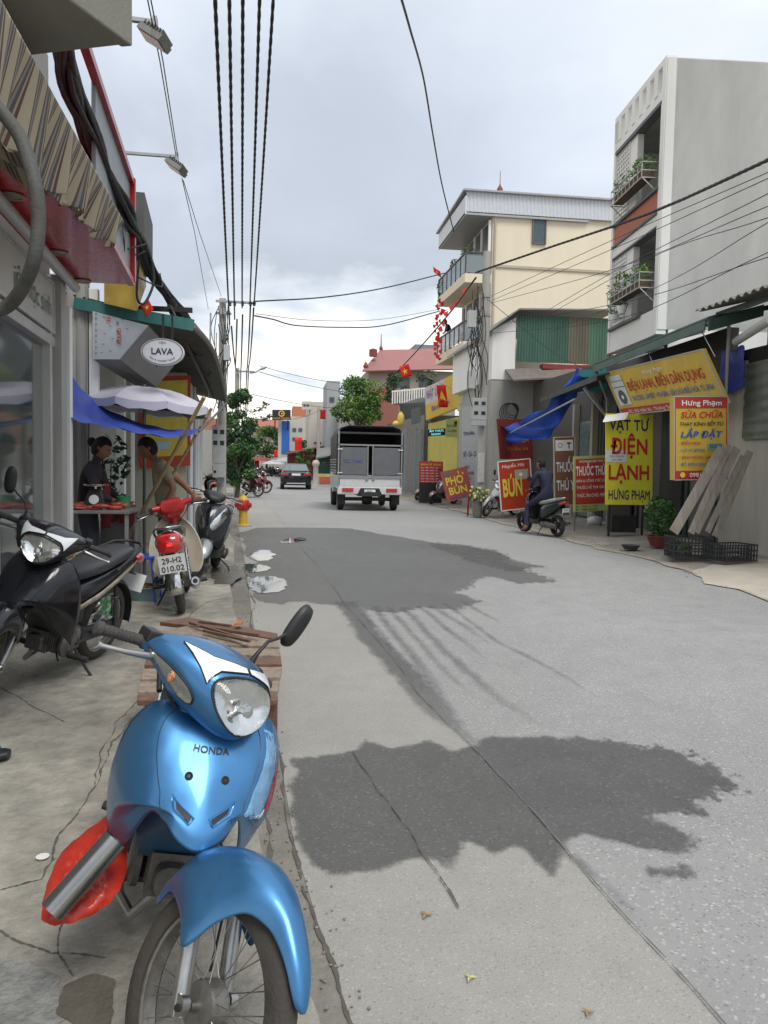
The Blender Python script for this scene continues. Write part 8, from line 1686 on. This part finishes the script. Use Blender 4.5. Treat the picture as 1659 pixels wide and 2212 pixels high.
# left edge of the street: stalls and shop row toward the far end
rnd = random.Random(77); tones = [(.30, .30, .28), (.36, .16, .12), (.40, .36, .26), (.12, .2, .24), (.34, .34, .34), (.28, .08, .07)]
for k in range(7):
    Y = 52+k*8; x0 = -3.2-.055*(Y-52)-(.02*(Y-52))-rnd.uniform(0, .5); h = rnd.uniform(2.8, 5.2)
    root = empty('row_house', (x0-2, Y+3, 0), 'small row house on the far left, number %s past the creeper tree' % ('one', 'two', 'three', 'four', 'five', 'six', 'seven')[k], 'house', 'row houses on the far left')
    q = M(); q.box((x0-2.5, Y+3.5, h/2), (5, 7, h)); q.build('wall', mat('row_tone_%d' % (k % 6), tones[k % 6], .85, var=.15), root); q = M(); q.slab((x0+1.1, Y, 2.4), (x0+1.1, Y+6.6, 2.4), (x0, Y, 2.9), (0, 0, .05)); q.build('awning', mat('awning_tone_%d' % (k % 3), ((.10, .12, .12), (.35, .33, .3), (.3, .05, .04))[k % 3], .8, var=.2), root)
    q = M(); q.box((x0+.02, Y+2, 1.1), (.05, 1.6, 2.1)); q.box((x0+.02, Y+4.6, 1.1), (.05, 1.6, 2.1)); q.build('doorway', darkin, root)
for k in range(5):
    Y = 62+k*9; x0 = 4.9-.09*(Y-62); h = rnd.uniform(2.6, 3.6)
    root = empty('market_stall', (x0+2, Y+3, 0), 'low market shed on the far right, number %s beyond the gatepost' % ('one', 'two', 'three', 'four', 'five')[k], 'stall', 'market sheds on the far right')
    q = M(); q.box((x0+2.5, Y+3.5, h/2), (4.4, 7, h)); q.build('wall', mat('row_tone_%d' % ((k+3) % 6), tones[(k+3) % 6], .85, var=.15), root); q = M(); q.slab((x0-1.0, Y, 2.1), (x0-1.0, Y+6.6, 2.1), (x0+.3, Y, 2.7), (0, 0, .05)); q.build('awning', mat('awning_tone_%d' % ((k+1) % 3), ((.35, .33, .3), (.10, .12, .12), (.3, .05, .04))[k % 3], .8, var=.2), root)
    q = M(); q.box((x0+.28, Y+3.3, 1.0), (.05, 5, 1.8)); q.build('doorway', darkin, root)
# motorbikes and umbrellas bunched at the far end
s2 = None; k = 0
far_b = scooter('scooter', 'small dark motorbike bunched with others at the far end of the street', blackpaint, blackp, Vector((-2.6, 80, 0)), R_(-70), R_(-6), 0, group='motorbikes bunched at the far end', mirrors='')
for k in range(13): copy_tree(far_b, loc=Vector((-3.2+k*.42+rnd.uniform(-.1, .1), 84+rnd.uniform(0, 8), 0)), rotz=R_(rnd.uniform(-110, 60)))
for k, (x, y, Y, c) in enumerate(((590, 1010, 86, (.42, .43, .44)), (617, 1004, 80, (.40, .42, .42)), (566, 1003, 90, (.3, .06, .05)))):
    c_ = AY(x, y-16, Y); root = empty('market_umbrella', (c_.x, Y, 0), ('pale grey market umbrella left of the saloon car', 'wide pale market umbrella just above the saloon car', 'red market umbrella at the far end of the street')[k], 'umbrella'); q = M(); q.lathe([(1.3, -.45), (.7, -.15), (.02, 0)], c_, n=10, cap=False); q.build('canopy', mat('umb_%d' % k, c, .8), root, solid=.02); q = M(); q.tube([(c_.x, Y, 0), c_], .03, 6); q.build('pole', alu, root)
# clutter at the left shop fronts near the far pole
sgn('pavement_sign', 'sign', 'white and pink pavement board with red writing by the far left pole', AY(520, 1043, 38), AY(529, 1043, 38), AY(520, 1000, 38), twht, [('t', 'BÁN', .15, .7, .7, .16, tred, .02), ('t', 'SIM', .15, .42, .7, .16, tred, .02), ('t', 'THẺ', .15, .14, .7, .16, tred, .02)], .05)
for k, (x0, y0, x1, y1) in enumerate(((560, 803, 830, 848), (560, 790, 830, 828), (545, 852, 820, 877), (556, 905, 700, 880))):
    cable(sag(AY(x0, y0, 36), AY(x1, y1, 66), .4), .014, ('upper', 'topmost', 'middle', 'lowest')[k]+' faint wire crossing the far street behind the round tree', name='wire', cat='wire')
